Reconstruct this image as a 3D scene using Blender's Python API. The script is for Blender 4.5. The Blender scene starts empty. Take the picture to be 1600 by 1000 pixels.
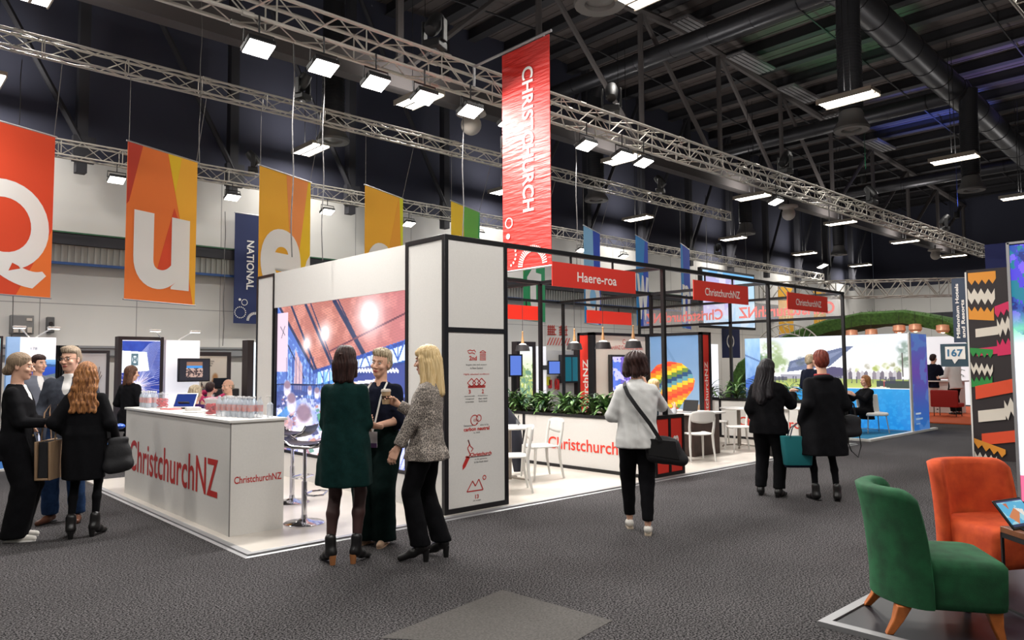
import bpy, bmesh, math, random
import numpy as np
from mathutils import Vector, Matrix
sc = bpy.context.scene
COL = sc.collection
PI = math.pi

# ---------------------------------------------------------------- camera
cam_d = bpy.data.cameras.new('camera'); cam = bpy.data.objects.new('camera', cam_d); COL.objects.link(cam)
cam_d.sensor_width = 36.0; cam_d.lens = 36.0 * 1148 / 1600; cam_d.clip_end = 400
cam.matrix_world = Matrix(((0.73519988, -0.03714322, -0.67683197, 0.0),
                           (-0.67781934, -0.04983882, -0.73353734, 0.0),
                           (-0.00648657, 0.99806637, -0.06181788, 1.6),
                           (0, 0, 0, 1)))
sc.camera = cam
# ---------------------------------------------------------------- world, exposure
sc.view_settings.view_transform = 'Standard'; sc.view_settings.look = 'None'
sc.view_settings.gamma = 1; sc.view_settings.use_curve_mapping = False
sc.view_settings.exposure = 0.0
world = bpy.data.worlds.new('world'); sc.world = world; world.use_nodes = True
bg = world.node_tree.nodes['Background']; bg.inputs[0].default_value = (0.72, 0.8, 1.0, 1); bg.inputs[1].default_value = 0.04
sc.cycles.use_denoising = True
sc.cycles.max_bounces = 5; sc.cycles.diffuse_bounces = 2; sc.cycles.glossy_bounces = 2
sc.cycles.transparent_max_bounces = 8; sc.cycles.transmission_bounces = 4
sc.cycles.sample_clamp_indirect = 4.0
HALL_W = 150.0      # watts of one hall fluorescent
FLOOD_W = 95.0      # watts of one truss flood

def area_light(name, loc, size, watts, color=(1, .96, .9), aim=(0, 0, -1), sy=None, spread=PI):
    d = bpy.data.lights.new(name, 'AREA'); d.energy = watts; d.color = color; d.size = size; d.spread = spread
    if sy: d.shape = 'RECTANGLE'; d.size_y = sy
    o = bpy.data.objects.new(name, d); COL.objects.link(o); o.location = loc
    o.rotation_euler = Vector(aim).to_track_quat('-Z', 'Y').to_euler()
    return o

# ---------------------------------------------------------------- colours and materials
def lin(c):
    out = []
    for x in c[:3]:
        x = x / 255.0
        out.append(x / 12.92 if x <= 0.04045 else ((x + 0.055) / 1.055) ** 2.4)
    return tuple(out)
MATS = {}
def mat(name, c, rough=0.6, metal=0.0, noise=None, bump=None, emit=None, c2=None, sheen=0.0, coat=0.0, alpha=None, spec=None):
    """c: sRGB 0-255. noise=(scale, amount 0-1) or mixes towards c2. bump=(scale, strength)"""
    if name in MATS: return MATS[name]
    m = bpy.data.materials.new(name); m.use_nodes = True; MATS[name] = m
    nt = m.node_tree; b = nt.nodes['Principled BSDF']
    L = lin(c)
    b.inputs['Base Color'].default_value = (*L, 1); b.inputs['Roughness'].default_value = rough; b.inputs['Metallic'].default_value = metal
    if sheen: b.inputs['Sheen Weight'].default_value = sheen; b.inputs['Sheen Roughness'].default_value = .4
    if coat: b.inputs['Coat Weight'].default_value = coat; b.inputs['Coat Roughness'].default_value = .12
    if spec is not None: b.inputs['Specular IOR Level'].default_value = spec
    if alpha is not None: b.inputs['Alpha'].default_value = alpha
    tc = None
    if noise or bump:
        tc = nt.nodes.new('ShaderNodeTexCoord')
    if noise:
        n = nt.nodes.new('ShaderNodeTexNoise'); n.inputs['Scale'].default_value = noise[0]; n.inputs['Detail'].default_value = 4
        nt.links.new(tc.outputs['Object'], n.inputs['Vector'])
        r = nt.nodes.new('ShaderNodeValToRGB'); r.color_ramp.elements[0].position = .3; r.color_ramp.elements[1].position = .7
        a = noise[1]
        r.color_ramp.elements[0].color = (*[x * (1 - a) for x in L], 1)
        r.color_ramp.elements[1].color = (*(lin(c2) if c2 else [min(1, x * (1 + a)) for x in L]), 1)
        nt.links.new(n.outputs['Fac'], r.inputs['Fac']); nt.links.new(r.outputs['Color'], b.inputs['Base Color'])
    if bump:
        n = nt.nodes.new('ShaderNodeTexNoise'); n.inputs['Scale'].default_value = bump[0]; n.inputs['Detail'].default_value = 3
        nt.links.new(tc.outputs['Object'], n.inputs['Vector'])
        bp = nt.nodes.new('ShaderNodeBump'); bp.inputs['Strength'].default_value = bump[1]; bp.inputs['Distance'].default_value = .01
        nt.links.new(n.outputs['Fac'], bp.inputs['Height']); nt.links.new(bp.outputs['Normal'], b.inputs['Normal'])
    if emit:
        b.inputs['Emission Color'].default_value = (*lin(emit[0]), 1); b.inputs['Emission Strength'].default_value = emit[1]
    return m

def pic_mat(name, strength=None, rough=0.5):
    """colour read from the mesh's own colour attribute: a printed picture, or a lit screen when strength is given"""
    if name in MATS: return MATS[name]
    m = bpy.data.materials.new(name); m.use_nodes = True; MATS[name] = m
    nt = m.node_tree; b = nt.nodes['Principled BSDF']
    a = nt.nodes.new('ShaderNodeAttribute'); a.attribute_name = 'Col'
    b.inputs['Roughness'].default_value = rough
    if strength is None:
        nt.links.new(a.outputs['Color'], b.inputs['Base Color'])
    else:
        b.inputs['Base Color'].default_value = (.02, .02, .02, 1)
        nt.links.new(a.outputs['Color'], b.inputs['Emission Color']); b.inputs['Emission Strength'].default_value = strength
    return m

def clear_mat(name, tint=(235, 240, 242), fac=.9, rough=.05):
    if name in MATS: return MATS[name]
    m = bpy.data.materials.new(name); m.use_nodes = True; MATS[name] = m
    nt = m.node_tree; b = nt.nodes['Principled BSDF']; out = nt.nodes['Material Output']
    b.inputs['Base Color'].default_value = (*lin(tint), 1); b.inputs['Roughness'].default_value = rough
    t = nt.nodes.new('ShaderNodeBsdfTransparent'); mx = nt.nodes.new('ShaderNodeMixShader'); mx.inputs[0].default_value = 1 - fac
    nt.links.new(t.outputs[0], mx.inputs[1]); nt.links.new(b.outputs[0], mx.inputs[2]); nt.links.new(mx.outputs[0], out.inputs[0])
    return m

def strand_mat(name, c, c2, rough=.45, scale=(120, 120, 6)):
    """long streaks running down an object: hair"""
    if name in MATS: return MATS[name]
    m = bpy.data.materials.new(name); m.use_nodes = True; MATS[name] = m
    nt = m.node_tree; b = nt.nodes['Principled BSDF']; b.inputs['Roughness'].default_value = rough; b.inputs['Specular IOR Level'].default_value = .25
    tc = nt.nodes.new('ShaderNodeTexCoord'); mp = nt.nodes.new('ShaderNodeMapping'); mp.inputs['Scale'].default_value = scale
    n = nt.nodes.new('ShaderNodeTexNoise'); n.inputs['Scale'].default_value = 1; n.inputs['Detail'].default_value = 3
    nt.links.new(tc.outputs['Object'], mp.inputs[0]); nt.links.new(mp.outputs[0], n.inputs['Vector'])
    r = nt.nodes.new('ShaderNodeValToRGB'); r.color_ramp.elements[0].position = .35; r.color_ramp.elements[1].position = .65
    r.color_ramp.elements[0].color = (*lin(c), 1); r.color_ramp.elements[1].color = (*lin(c2), 1)
    nt.links.new(n.outputs['Fac'], r.inputs['Fac']); nt.links.new(r.outputs['Color'], b.inputs['Base Color'])
    bp = nt.nodes.new('ShaderNodeBump'); bp.inputs['Strength'].default_value = .5; bp.inputs['Distance'].default_value = .01
    nt.links.new(n.outputs['Fac'], bp.inputs['Height']); nt.links.new(bp.outputs['Normal'], b.inputs['Normal'])
    return m

M_black = mat('black_aluminium_frame', (22, 21, 24), .38, .3)
M_white = mat('white_fabric_panel', (226, 223, 218), .75, noise=(60, .02))
M_whiteg = mat('white_laminate', (232, 230, 226), .35)
M_red = mat('red_print', (222, 52, 38), .45)
M_redd = mat('red_vinyl_lettering', (196, 44, 36), .5)
M_text = mat('white_lettering', (240, 236, 230), .5)
M_alu = mat('aluminium', (176, 176, 178), .5, .8)
M_trus = mat('truss_aluminium', (178, 173, 164), .5, .35)
M_dark = mat('dark_painted_steel', (52, 52, 58), .7)
M_blk = mat('matt_black_plastic', (18, 18, 20), .5)
M_chrome = mat('chrome', (215, 215, 220), .12, 1.0)
M_wplast = mat('white_plastic', (232, 230, 225), .4)
M_wood = mat('pale_wood', (196, 150, 100), .5, noise=(20, .15))
M_lamp = mat('lit_lamp_panel', (255, 255, 255), .5, emit=((255, 250, 240), 9.0))
M_cord = mat('dark_cable', (24, 24, 26), .6)
M_wirel = mat('steel_wire', (120, 118, 116), .5, .5)

# ---------------------------------------------------------------- mesh builder
def frame_from_z(d):
    d = Vector(d).normalized(); up = Vector((0, 0, 1)) if abs(d.z) < .95 else Vector((1, 0, 0))
    x = up.cross(d).normalized(); y = d.cross(x)
    return x, y, d

class MB:
    def __init__(s): s.v = []; s.f = []; s.mi = []
    def add(s, vs, fs, m=0):
        o = len(s.v); s.v += [tuple(p) for p in vs]; s.f += [tuple(i + o for i in f) for f in fs]; s.mi += [m] * len(fs); return s
    def box(s, c, d, rz=0.0, m=0, M=None):
        hx, hy, hz = d[0] / 2, d[1] / 2, d[2] / 2; ca, sa = math.cos(rz), math.sin(rz)
        vs = []
        for z in (-hz, hz):
            for x, y in ((-hx, -hy), (hx, -hy), (hx, hy), (-hx, hy)):
                p = Vector((x * ca - y * sa, x * sa + y * ca, z))
                if M is not None: p = M @ Vector((x, y, z))
                vs.append((p.x + c[0], p.y + c[1], p.z + c[2]))
        return s.add(vs, [(0, 3, 2, 1), (4, 5, 6, 7), (0, 1, 5, 4), (1, 2, 6, 5), (2, 3, 7, 6), (3, 0, 4, 7)], m)
    def bb(s, x0, x1, y0, y1, z0, z1, m=0):
        return s.box(((x0 + x1) / 2, (y0 + y1) / 2, (z0 + z1) / 2), (abs(x1 - x0), abs(y1 - y0), abs(z1 - z0)), 0, m)
    def cyl(s, a, b, r0, r1=None, n=10, m=0, caps=True):
        if r1 is None: r1 = r0
        a = Vector(a); b = Vector(b); x, y, z = frame_from_z(b - a); vs = []
        for p, r in ((a, r0), (b, r1)):
            for i in range(n):
                t = 2 * PI * i / n; vs.append(p + x * (r * math.cos(t)) + y * (r * math.sin(t)))
        fs = [(i, (i + 1) % n, n + (i + 1) % n, n + i) for i in range(n)]
        if caps: fs += [tuple(range(n - 1, -1, -1)), tuple(range(n, 2 * n))]
        return s.add(vs, fs, m)
    def tube(s, pts, r, n=8, m=0, closed=False):
        pts = [Vector(p) for p in pts]; rs = r if isinstance(r, (list, tuple)) else [r] * len(pts); vs = []; fs = []
        up = None
        for k, p in enumerate(pts):
            q0 = pts[k - 1] if (k > 0 or closed) else p; q1 = pts[(k + 1) % len(pts)] if (k < len(pts) - 1 or closed) else p
            d = (q1 - q0).normalized()
            if up is None:
                x, y, _ = frame_from_z(d)
            else:
                x = (up - d * up.dot(d)).normalized(); y = d.cross(x)
            up = x
            for i in range(n):
                t = 2 * PI * i / n; vs.append(p + x * (rs[k] * math.cos(t)) + y * (rs[k] * math.sin(t)))
        K = len(pts)
        for k in range(K if closed else K - 1):
            for i in range(n):
                a = k * n; b = ((k + 1) % K) * n; fs.append((a + i, a + (i + 1) % n, b + (i + 1) % n, b + i))
        if not closed: fs += [tuple(range(n - 1, -1, -1)), tuple(range((K - 1) * n, K * n))]
        return s.add(vs, fs, m)
    def lathe(s, prof, c=(0, 0, 0), n=24, m=0, sx=1, sy=1):
        vs = []; fs = []
        for r, z in prof:
            for i in range(n):
                t = 2 * PI * i / n; vs.append((c[0] + r * sx * math.cos(t), c[1] + r * sy * math.sin(t), c[2] + z))
        for k in range(len(prof) - 1):
            for i in range(n): fs.append((k * n + i, k * n + (i + 1) % n, (k + 1) * n + (i + 1) % n, (k + 1) * n + i))
        if prof[0][0] > 1e-4: fs.append(tuple(range(n - 1, -1, -1)))
        if prof[-1][0] > 1e-4: fs.append(tuple(range((len(prof) - 1) * n, len(prof) * n)))
        return s.add(vs, fs, m)
    def ball(s, c, r, n=12, m=0):
        r = r if isinstance(r, (tuple, list)) else (r, r, r); k = max(4, n // 2); prof = []
        vs = []; fs = []
        for j in range(k + 1):
            ph = -PI / 2 + PI * j / k
            for i in range(n):
                t = 2 * PI * i / n
                vs.append((c[0] + r[0] * math.cos(ph) * math.cos(t), c[1] + r[1] * math.cos(ph) * math.sin(t), c[2] + r[2] * math.sin(ph)))
        for j in range(k):
            for i in range(n): fs.append((j * n + i, j * n + (i + 1) % n, (j + 1) * n + (i + 1) % n, (j + 1) * n + i))
        return s.add(vs, fs, m)
    def prism(s, poly, o, u, v, t, m=0):
        """polygon poly (2d) in the plane o + u*a + v*b, thickness t along u x v (centred t/2 behind)"""
        o = Vector(o); u = Vector(u); v = Vector(v); n = u.cross(v).normalized(); K = len(poly)
        A = [o + u * p[0] + v * p[1] for p in poly]; vs = [p + n * t for p in A] + A
        fs = [tuple(range(K)), tuple(range(2 * K - 1, K - 1, -1))] + [(i + K, (i + 1) % K + K, (i + 1) % K, i) for i in range(K)]
        return s.add(vs, fs, m)
    def build(s, name, mats, parent=None, bevel=0, smooth=True, angle=35, world=True, seg=2):
        """verts are world coordinates when world is True (they are moved into the parent's space)"""
        me = bpy.data.meshes.new(name)
        off = Vector((0, 0, 0))
        if world and parent is not None:
            q = parent
            while q is not None: off += Vector(q.location); q = q.parent
        vs = [(a - off.x, b - off.y, c - off.z) for a, b, c in s.v]
        me.from_pydata(vs, [], s.f)
        if not isinstance(mats, (list, tuple)): mats = [mats]
        for m in mats: me.materials.append(m)
        if len(mats) > 1: me.polygons.foreach_set('material_index', s.mi)
        b = bmesh.new(); b.from_mesh(me); bmesh.ops.recalc_face_normals(b, faces=b.faces); b.to_mesh(me); b.free()
        if smooth:
            me.polygons.foreach_set('use_smooth', [True] * len(me.polygons)); me.set_sharp_from_angle(angle=math.radians(angle))
        me.update()
        o = bpy.data.objects.new(name, me); COL.objects.link(o); o.parent = parent
        if bevel:
            md = o.modifiers.new('bevel', 'BEVEL'); md.width = bevel; md.segments = seg; md.limit_method = 'ANGLE'; md.angle_limit = math.radians(50)
        return o

ORD = ['first', 'second', 'third', 'fourth', 'fifth', 'sixth', 'seventh', 'eighth', 'ninth', 'tenth', 'eleventh', 'twelfth', 'thirteenth', 'fourteenth', 'fifteenth', 'sixteenth']
def tag(o, label=None, cat=None, group=None, kind=None):
    if label: o['label'] = label
    if cat: o['category'] = cat; o['kind'] = kind or 'thing'
    if group: o['group'] = group
    if kind: o['kind'] = kind
    return o
def thing(name, label, cat, loc=(0, 0, 0), rz=0.0, group=None):
    o = bpy.data.objects.new(name, None); COL.objects.link(o); o.location = loc; o.rotation_euler = (0, 0, rz)
    o.empty_display_size = .1
    return tag(o, label, cat, group)
def struct(name, mb, m, **k):
    o = mb.build(name, m, None, **k); o['kind'] = 'structure'; return o
def dup(root, loc=None, rz=None, label=None, group=None):
    r = root.copy(); COL.objects.link(r)
    if loc is not None: r.location = loc
    if rz is not None: r.rotation_euler = (0, 0, rz)
    if label: r['label'] = label
    if group: r['group'] = group
    def rec(src, dst):
        for ch in [o for o in src.children]:
            c = ch.copy(); COL.objects.link(c); c.parent = dst; rec(ch, c)
    rec(root, r)
    return r

# ---------------------------------------------------------------- lettering
_TXT = {}
def text_mesh(s, bold=0.0, res=4):
    key = (s, bold)
    if key in _TXT: return _TXT[key]
    cu = bpy.data.curves.new('lettering_curve', 'FONT'); cu.body = s; cu.size = 1; cu.extrude = 0.0; cu.offset = bold; cu.resolution_u = res
    cu.fill_mode = 'BOTH'
    o = bpy.data.objects.new('lettering_curve', cu); COL.objects.link(o)
    dg = bpy.context.evaluated_depsgraph_get(); me = bpy.data.meshes.new_from_object(o.evaluated_get(dg))
    vs = [tuple(v.co) for v in me.vertices]; fs = [tuple(p.vertices) for p in me.polygons]
    bpy.data.objects.remove(o); bpy.data.curves.remove(cu); bpy.data.meshes.remove(me)
    _TXT[key] = (vs, fs); return vs, fs
def text(mb, s, o, u, v, w=None, h=None, align='l', m=0, bold=0.0, t=0.0, size=None, lift=.002, res=4):
    """adds the string to builder mb: box lower-left corner (or centre) at o, u right, v up; fitted into width w and/or height h"""
    vs, fs = text_mesh(s, bold, res)
    if not vs: return mb
    xs = [p[0] for p in vs]; ys = [p[1] for p in vs]; x0, x1, y0, y1 = min(xs), max(xs), min(ys), max(ys)
    W = x1 - x0; H = y1 - y0
    if size: kx = ky = size; 
    else:
        ky = h / H if h else w / W; kx = w / W if w else ky
    o = Vector(o); u = Vector(u).normalized(); v = Vector(v).normalized(); n = u.cross(v)
    ax = 0 if align == 'l' else W / 2; ay = 0 if align == 'l' else H / 2
    P = [o + u * ((p[0] - x0 - ax) * kx) + v * ((p[1] - y0 - ay) * ky) + n * lift for p in vs]
    return mb.add(P, fs, m)

# ---------------------------------------------------------------- painted pictures (prints and screens)
class Pic:
    def __init__(s, w, h, c=(0, 0, 0)):
        s.w, s.h = w, h; s.a = np.zeros((h, w, 3)); s.a[:] = np.array(c) / 255.0
        s.X, s.Y = np.meshgrid((np.arange(w) + .5) / w, (np.arange(h) + .5) / h)   # 0..1, y DOWN
    def put(s, mask, c, al=1.0):
        c = np.array(c) / 255.0; mk = (mask * al)[..., None]; s.a = s.a * (1 - mk) + c * mk
    def grad(s, c0, c1, y0=0, y1=1, axis='y', mask=None):
        t = np.clip(((s.Y if axis == 'y' else s.X) - y0) / (y1 - y0), 0, 1)[..., None]
        c = np.array(c0) / 255. * (1 - t) + np.array(c1) / 255. * t
        if mask is None: s.a = c + 0 * s.a
        else: mk = mask[..., None]; s.a = s.a * (1 - mk) + c * mk
    def poly(s, pts, c=None, al=1.0, get=False):
        ins = np.zeros(s.X.shape, bool); j = len(pts) - 1
        for i in range(len(pts)):
            xi, yi = pts[i]; xj, yj = pts[j]
            if yi != yj: ins ^= ((yi > s.Y) != (yj > s.Y)) & (s.X < (xj - xi) * (s.Y - yi) / (yj - yi) + xi)
            j = i
        m = ins.astype(float)
        if get: return m
        s.put(m, c, al)
    def rect(s, x0, x1, y0, y1, c, al=1.0): s.put(((s.X > x0) & (s.X < x1) & (s.Y > y0) & (s.Y < y1)).astype(float), c, al)
    def line(s, p, q, wd, c, al=1.0, asp=1.0):
        X, Y = s.X * asp, s.Y; x0, y0, x1, y1 = p[0] * asp, p[1], q[0] * asp, q[1]; dx, dy = x1 - x0, y1 - y0; L = dx * dx + dy * dy + 1e-9
        t = np.clip(((X - x0) * dx + (Y - y0) * dy) / L, 0, 1); d = np.hypot(X - x0 - t * dx, Y - y0 - t * dy)
        s.put(np.clip((wd - d) / (.35 * wd) + .5, 0, 1), c, al)
    def ell(s, cx, cy, rx, ry, c, al=1.0, soft=.15, get=False):
        d = np.hypot((s.X - cx) / rx, (s.Y - cy) / ry); m = np.clip((1 - d) / soft, 0, 1)
        if get: return m
        s.put(m, c, al)
    def noise(s, seed, cells, octv=3):
        rg = np.random.RandomState(seed); out = 0; amp = 1; tot = 0
        for o in range(octv):
            cx, cy = max(2, int(cells[0] * 2 ** o)), max(2, int(cells[1] * 2 ** o)); g = rg.rand(cy + 1, cx + 1)
            x = s.X * cx; y = s.Y * cy; xi = np.clip(x.astype(int), 0, cx - 1); yi = np.clip(y.astype(int), 0, cy - 1); fx = x - xi; fy = y - yi
            fx = fx * fx * (3 - 2 * fx); fy = fy * fy * (3 - 2 * fy)
            n = g[yi, xi] * (1 - fx) * (1 - fy) + g[yi, xi + 1] * fx * (1 - fy) + g[yi + 1, xi] * (1 - fx) * fy + g[yi + 1, xi + 1] * fx * fy
            out = out + n * amp; tot += amp; amp *= .55
        return out / tot
    def surface(s, name, o, u, v, m, parent=None, lift=.0):
        """a flat grid whose lower-left corner is o, spanned by u (right) and v (up)"""
        off = Vector((0, 0, 0)); q = parent
        while q is not None: off += Vector(q.location); q = q.parent
        o = np.array(Vector(o) - off); u = np.array(u, float); v = np.array(v, float)
        n = np.cross(u, v); n /= np.linalg.norm(n); o = o + n * lift
        W, H = s.w, s.h; gx, gy = np.meshgrid(np.arange(W + 1) / W, np.arange(H + 1) / H)
        P = o + gx[..., None] * u + (1 - gy)[..., None] * v
        idx = np.arange((W + 1) * (H + 1)).reshape(H + 1, W + 1)
        F = np.stack([idx[1:, :-1], idx[1:, 1:], idx[:-1, 1:], idx[:-1, :-1]], -1).reshape(-1, 4)
        me = bpy.data.meshes.new(name)
        me.vertices.add(P.shape[0] * P.shape[1]); me.vertices.foreach_set('co', P.reshape(-1).astype(np.float32))
        me.loops.add(F.size); me.loops.foreach_set('vertex_index', F.reshape(-1).astype(np.int32))
        me.polygons.add(len(F)); me.polygons.foreach_set('loop_start', np.arange(0, F.size, 4, dtype=np.int32)); me.polygons.foreach_set('loop_total', np.full(len(F), 4, np.int32))
        me.update(calc_edges=True)
        c = np.clip(s.a, 0, 1); l = np.where(c <= .04045, c / 12.92, ((c + .055) / 1.055) ** 2.4).reshape(-1, 3)
        at = me.color_attributes.new('Col', 'FLOAT_COLOR', 'CORNER')
        rgba = np.ones((len(l), 4, 4), np.float32); rgba[:, :, :3] = l[:, None, :]
        at.data.foreach_set('color', rgba.reshape(-1))
        me.materials.append(m); me.validate()
        ob = bpy.data.objects.new(name, me); COL.objects.link(ob); ob.parent = parent
        return ob
UX, UY, UZ = Vector((1, 0, 0)), Vector((0, 1, 0)), Vector((0, 0, 1))
# ================================================================ THE HALL
def carpet_mat():
    m = bpy.data.materials.new('charcoal_carpet'); m.use_nodes = True; nt = m.node_tree; b = nt.nodes['Principled BSDF']; b.inputs['Roughness'].default_value = .95; b.inputs['Specular IOR Level'].default_value = .1
    tc = nt.nodes.new('ShaderNodeTexCoord')
    n = nt.nodes.new('ShaderNodeTexNoise'); n.inputs['Scale'].default_value = 80; n.inputs['Detail'].default_value = 5; n.inputs['Roughness'].default_value = .6
    nt.links.new(tc.outputs['Object'], n.inputs['Vector'])
    r = nt.nodes.new('ShaderNodeValToRGB'); r.color_ramp.elements[0].position = .45; r.color_ramp.elements[1].position = .56
    r.color_ramp.elements[0].color = (*lin((18, 17, 19)), 1); r.color_ramp.elements[1].color = (*lin((100, 97, 98)), 1)
    nt.links.new(n.outputs['Fac'], r.inputs['Fac'])
    n2 = nt.nodes.new('ShaderNodeTexNoise'); n2.inputs['Scale'].default_value = .8; n2.inputs['Detail'].default_value = 3
    nt.links.new(tc.outputs['Object'], n2.inputs['Vector'])
    mr = nt.nodes.new('ShaderNodeMapRange'); mr.inputs[1].default_value = .3; mr.inputs[2].default_value = .7; mr.inputs[3].default_value = .86; mr.inputs[4].default_value = 1.1
    nt.links.new(n2.outputs['Fac'], mr.inputs[0])
    mx = nt.nodes.new('ShaderNodeMix'); mx.data_type = 'RGBA'; mx.blend_type = 'MULTIPLY'; mx.inputs[0].default_value = 1
    nt.links.new(r.outputs['Color'], mx.inputs[6]); nt.links.new(mr.outputs[0], mx.inputs[7]); nt.links.new(mx.outputs[2], b.inputs['Base Color'])
    bp = nt.nodes.new('ShaderNodeBump'); bp.inputs['Strength'].default_value = .2; bp.inputs['Distance'].default_value = .01
    nt.links.new(n.outputs['Fac'], bp.inputs['Height']); nt.links.new(bp.outputs['Normal'], b.inputs['Normal'])
    return m
M_carpet = carpet_mat()
M_patch = mat('worn_pale_carpet', (78, 75, 72), .95, noise=(70, .35))
mb = MB(); mb.bb(-14, 62, -12, 24, -.1, 0)
mb.prism([(2.43, 3.80), (3.572, 3.991), (3.647, 3.043), (3.10, 2.95)], (0, 0, .0015), UX, UY, .001, m=1)
struct('floor', mb, [M_carpet, M_patch], smooth=False)

M_wallw = mat('painted_panel_wall', (214, 212, 208), .8, noise=(.5, .04))
M_wallseam = mat('wall_seam', (150, 149, 148), .8)
M_walld = mat('dark_upper_wall', (66, 68, 84), .9)
HW = 7.4
def hall_wall(name, x0, y0, x1, y1, nx, ny, seams):
    mb = MB(); L = math.hypot(x1 - x0, y1 - y0); u = Vector(((x1 - x0) / L, (y1 - y0) / L, 0)); n = Vector((nx, ny, 0))
    def slab(a, b, z0, z1, t, m):
        o = Vector((x0, y0, 0)) + u * a; p = [(0, z0), (b - a, z0), (b - a, z1), (0, z1)]
        A = [o + u * q[0] + UZ * q[1] for q in p]; B = [q + n * t for q in A]; A = [q - n * .12 for q in A]
        mb.add(A + B, [(0, 1, 2, 3), (7, 6, 5, 4), (0, 4, 5, 1), (1, 5, 6, 2), (2, 6, 7, 3), (3, 7, 4, 0)], m)
    slab(0, L, 0, HW, 0, 0); slab(0, L, HW, 16.2, -.02, 2)
    for s in seams: slab(s, s + .02, 0, HW, .003, 1)
    slab(0, L, 3.35, 3.37, .003, 1)
    return struct(name, mb, [M_wallw, M_wallseam, M_walld], smooth=False)
hall_wall('wall_back', -14, 23, 60, 23, 0, -1, [14 + 1.6 + 2.4 * k for k in range(18)])
hall_wall('wall_right', 60, 23, 60, -12, -1, 0, [2 * k for k in range(16)])
hall_wall('wall_left', -14, -12, -14, 23, 1, 0, [])
hall_wall('wall_front', 60, -12, -14, -12, 0, 1, [])
# service rails along the back wall
M_corr = mat('corrugated_duct_cover', (150, 150, 146), .5, .3)
M_blue = mat('blue_pipe', (40, 80, 140), .5)
mb = MB(); mb.bb(-10, 44, 22.6, 22.98, 4.95, 5.25, 0); mb.bb(-10, 44, 22.7, 22.98, 4.45, 4.95, 1)
x = -10
while x < 44:
    mb.bb(x, x + .06, 22.66, 22.72, 4.47, 4.93, 1); x += .16
mb.bb(-10, 44, 22.62, 22.7, 4.40, 4.47, 2); mb.bb(-10, 44, 22.55, 22.6, 5.25, 5.29, 3)
struct('trim_1', mb, [M_dark, M_corr, M_blue, mat('green_pipe', (40, 90, 60), .5)], smooth=False)
mb = MB(); mb.bb(-10, 16, 22.85, 22.98, 1.95, 2.22, 0); mb.bb(-10, 16, 22.8, 22.85, 2.16, 2.22, 0); mb.bb(-10, 16, 22.8, 22.85, 1.95, 2.0, 0)
struct('trim_2', mb, mat('galvanised_rail', (150, 152, 156), .5, .4), smooth=False)
mb = MB(); mb.bb(59.7, 59.95, -8, 23, 4.9, 5.3, 0); struct('trim_3', mb, M_dark, smooth=False)

# roof: two slopes meeting over x = 24, deck with purlins running along y
def rz_(x): return 15.8 - .058 * abs(x - 24)
M_deck = mat('roof_deck_sheet', (92, 84, 82), .7, noise=(.7, .12))
M_purl = mat('roof_purlin', (44, 43, 47), .7)
mb = MB()
for a, b in ((-14, 24), (24, 62)):
    za, zb = rz_(a), rz_(b)
    mb.add([(a, -12, za), (b, -12, zb), (b, 23.2, zb), (a, 23.2, za), (a, -12, za + .1), (b, -12, zb + .1), (b, 23.2, zb + .1), (a, 23.2, za + .1)],
           [(0, 1, 2, 3), (4, 5, 6, 7), (0, 1, 5, 4), (2, 3, 7, 6)], 0)
x = -13.0
while x < 61:
    z = rz_(x); mb.bb(x - .13, x + .13, -12, 23, z - .42, z - .02, 1); mb.bb(x - .2, x + .2, -12, 23, z - .46, z - .42, 1)
    x += 2.0
for y in (-6, -1.5, 1, 3.2, 5.4, 7.6, 12.6, 17.6, 20.4):
    for a, b in ((-14, 24), (24, 60)): mb.cyl((a, y, rz_(a) - .5), (b, y, rz_(b) - .5), .035, n=5, m=1)
# ribs of the deck sheet
x = -13.9
while x < 60:
    z = rz_(x); mb.bb(x - .04, x + .04, -4, 23, z - .03, z + .01, 0); x += .5
struct('ceiling', mb, [M_deck, M_purl], smooth=False)

# main roof truss over the aisle, and the columns braced against the back wall
mb = MB(); Y0 = 16.5
mb.bb(-14, 60, Y0 - .2, Y0 + .2, 9.1, 9.72)
nodes = [0.3 + 5.4 * k for k in range(-2, 12)]
for a, b in ((-14, 24), (24, 60)): mb.cyl((a, Y0, rz_(a) - .75), (b, Y0, rz_(b) - .75), .16, n=6)
for k, x in enumerate(nodes):
    mb.cyl((x, Y0, 9.6), (x, Y0, rz_(x) - .7), .11, n=6)
    if k + 1 < len(nodes):
        x2 = nodes[k + 1]
        if x < 14 : mb.cyl((x, Y0, 9.6), (x2, Y0, rz_(x2) - .7), .1, n=6)
        elif x < 33: mb.cyl((x, Y0, rz_(x) - .7), (x2, Y0, 9.6), .1, n=6)
        else: mb.cyl((x, Y0, 9.6), (x2, Y0, rz_(x2) - .7), .1, n=6)
rt = mb.build('roof_truss', mat('grey_brown_steel', (84, 79, 79), .75)); tag(rt, 'dark steel roof truss with a deep bottom beam running the length of the hall', 'roof truss')
M_louv = mat('grey_louvre_panel', (120, 118, 120), .6)
for k, x in enumerate((24.6, 28.6, 33.0, 37.6, 42.5)):
    mb = MB(); z = rz_(x) - 1.05
    for j in range(4): mb.bb(x - 1.3, x + 1.3, 15.3 + j * .2, 15.44 + j * .2, z, z + .05)
    mb.bb(x - 1.35, x + 1.35, 15.28, 16.1, z + .05, z + .12)
    tag(mb.build('roof_louvre_panel', M_louv), ORD[k] + ' grey slatted panel along the roof truss, counted from the red vertical banner', 'louvre panel', 'slatted panels along the roof truss')
cols = [0.6 + 4.15 * k for k in range(-1, 14)]
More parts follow.
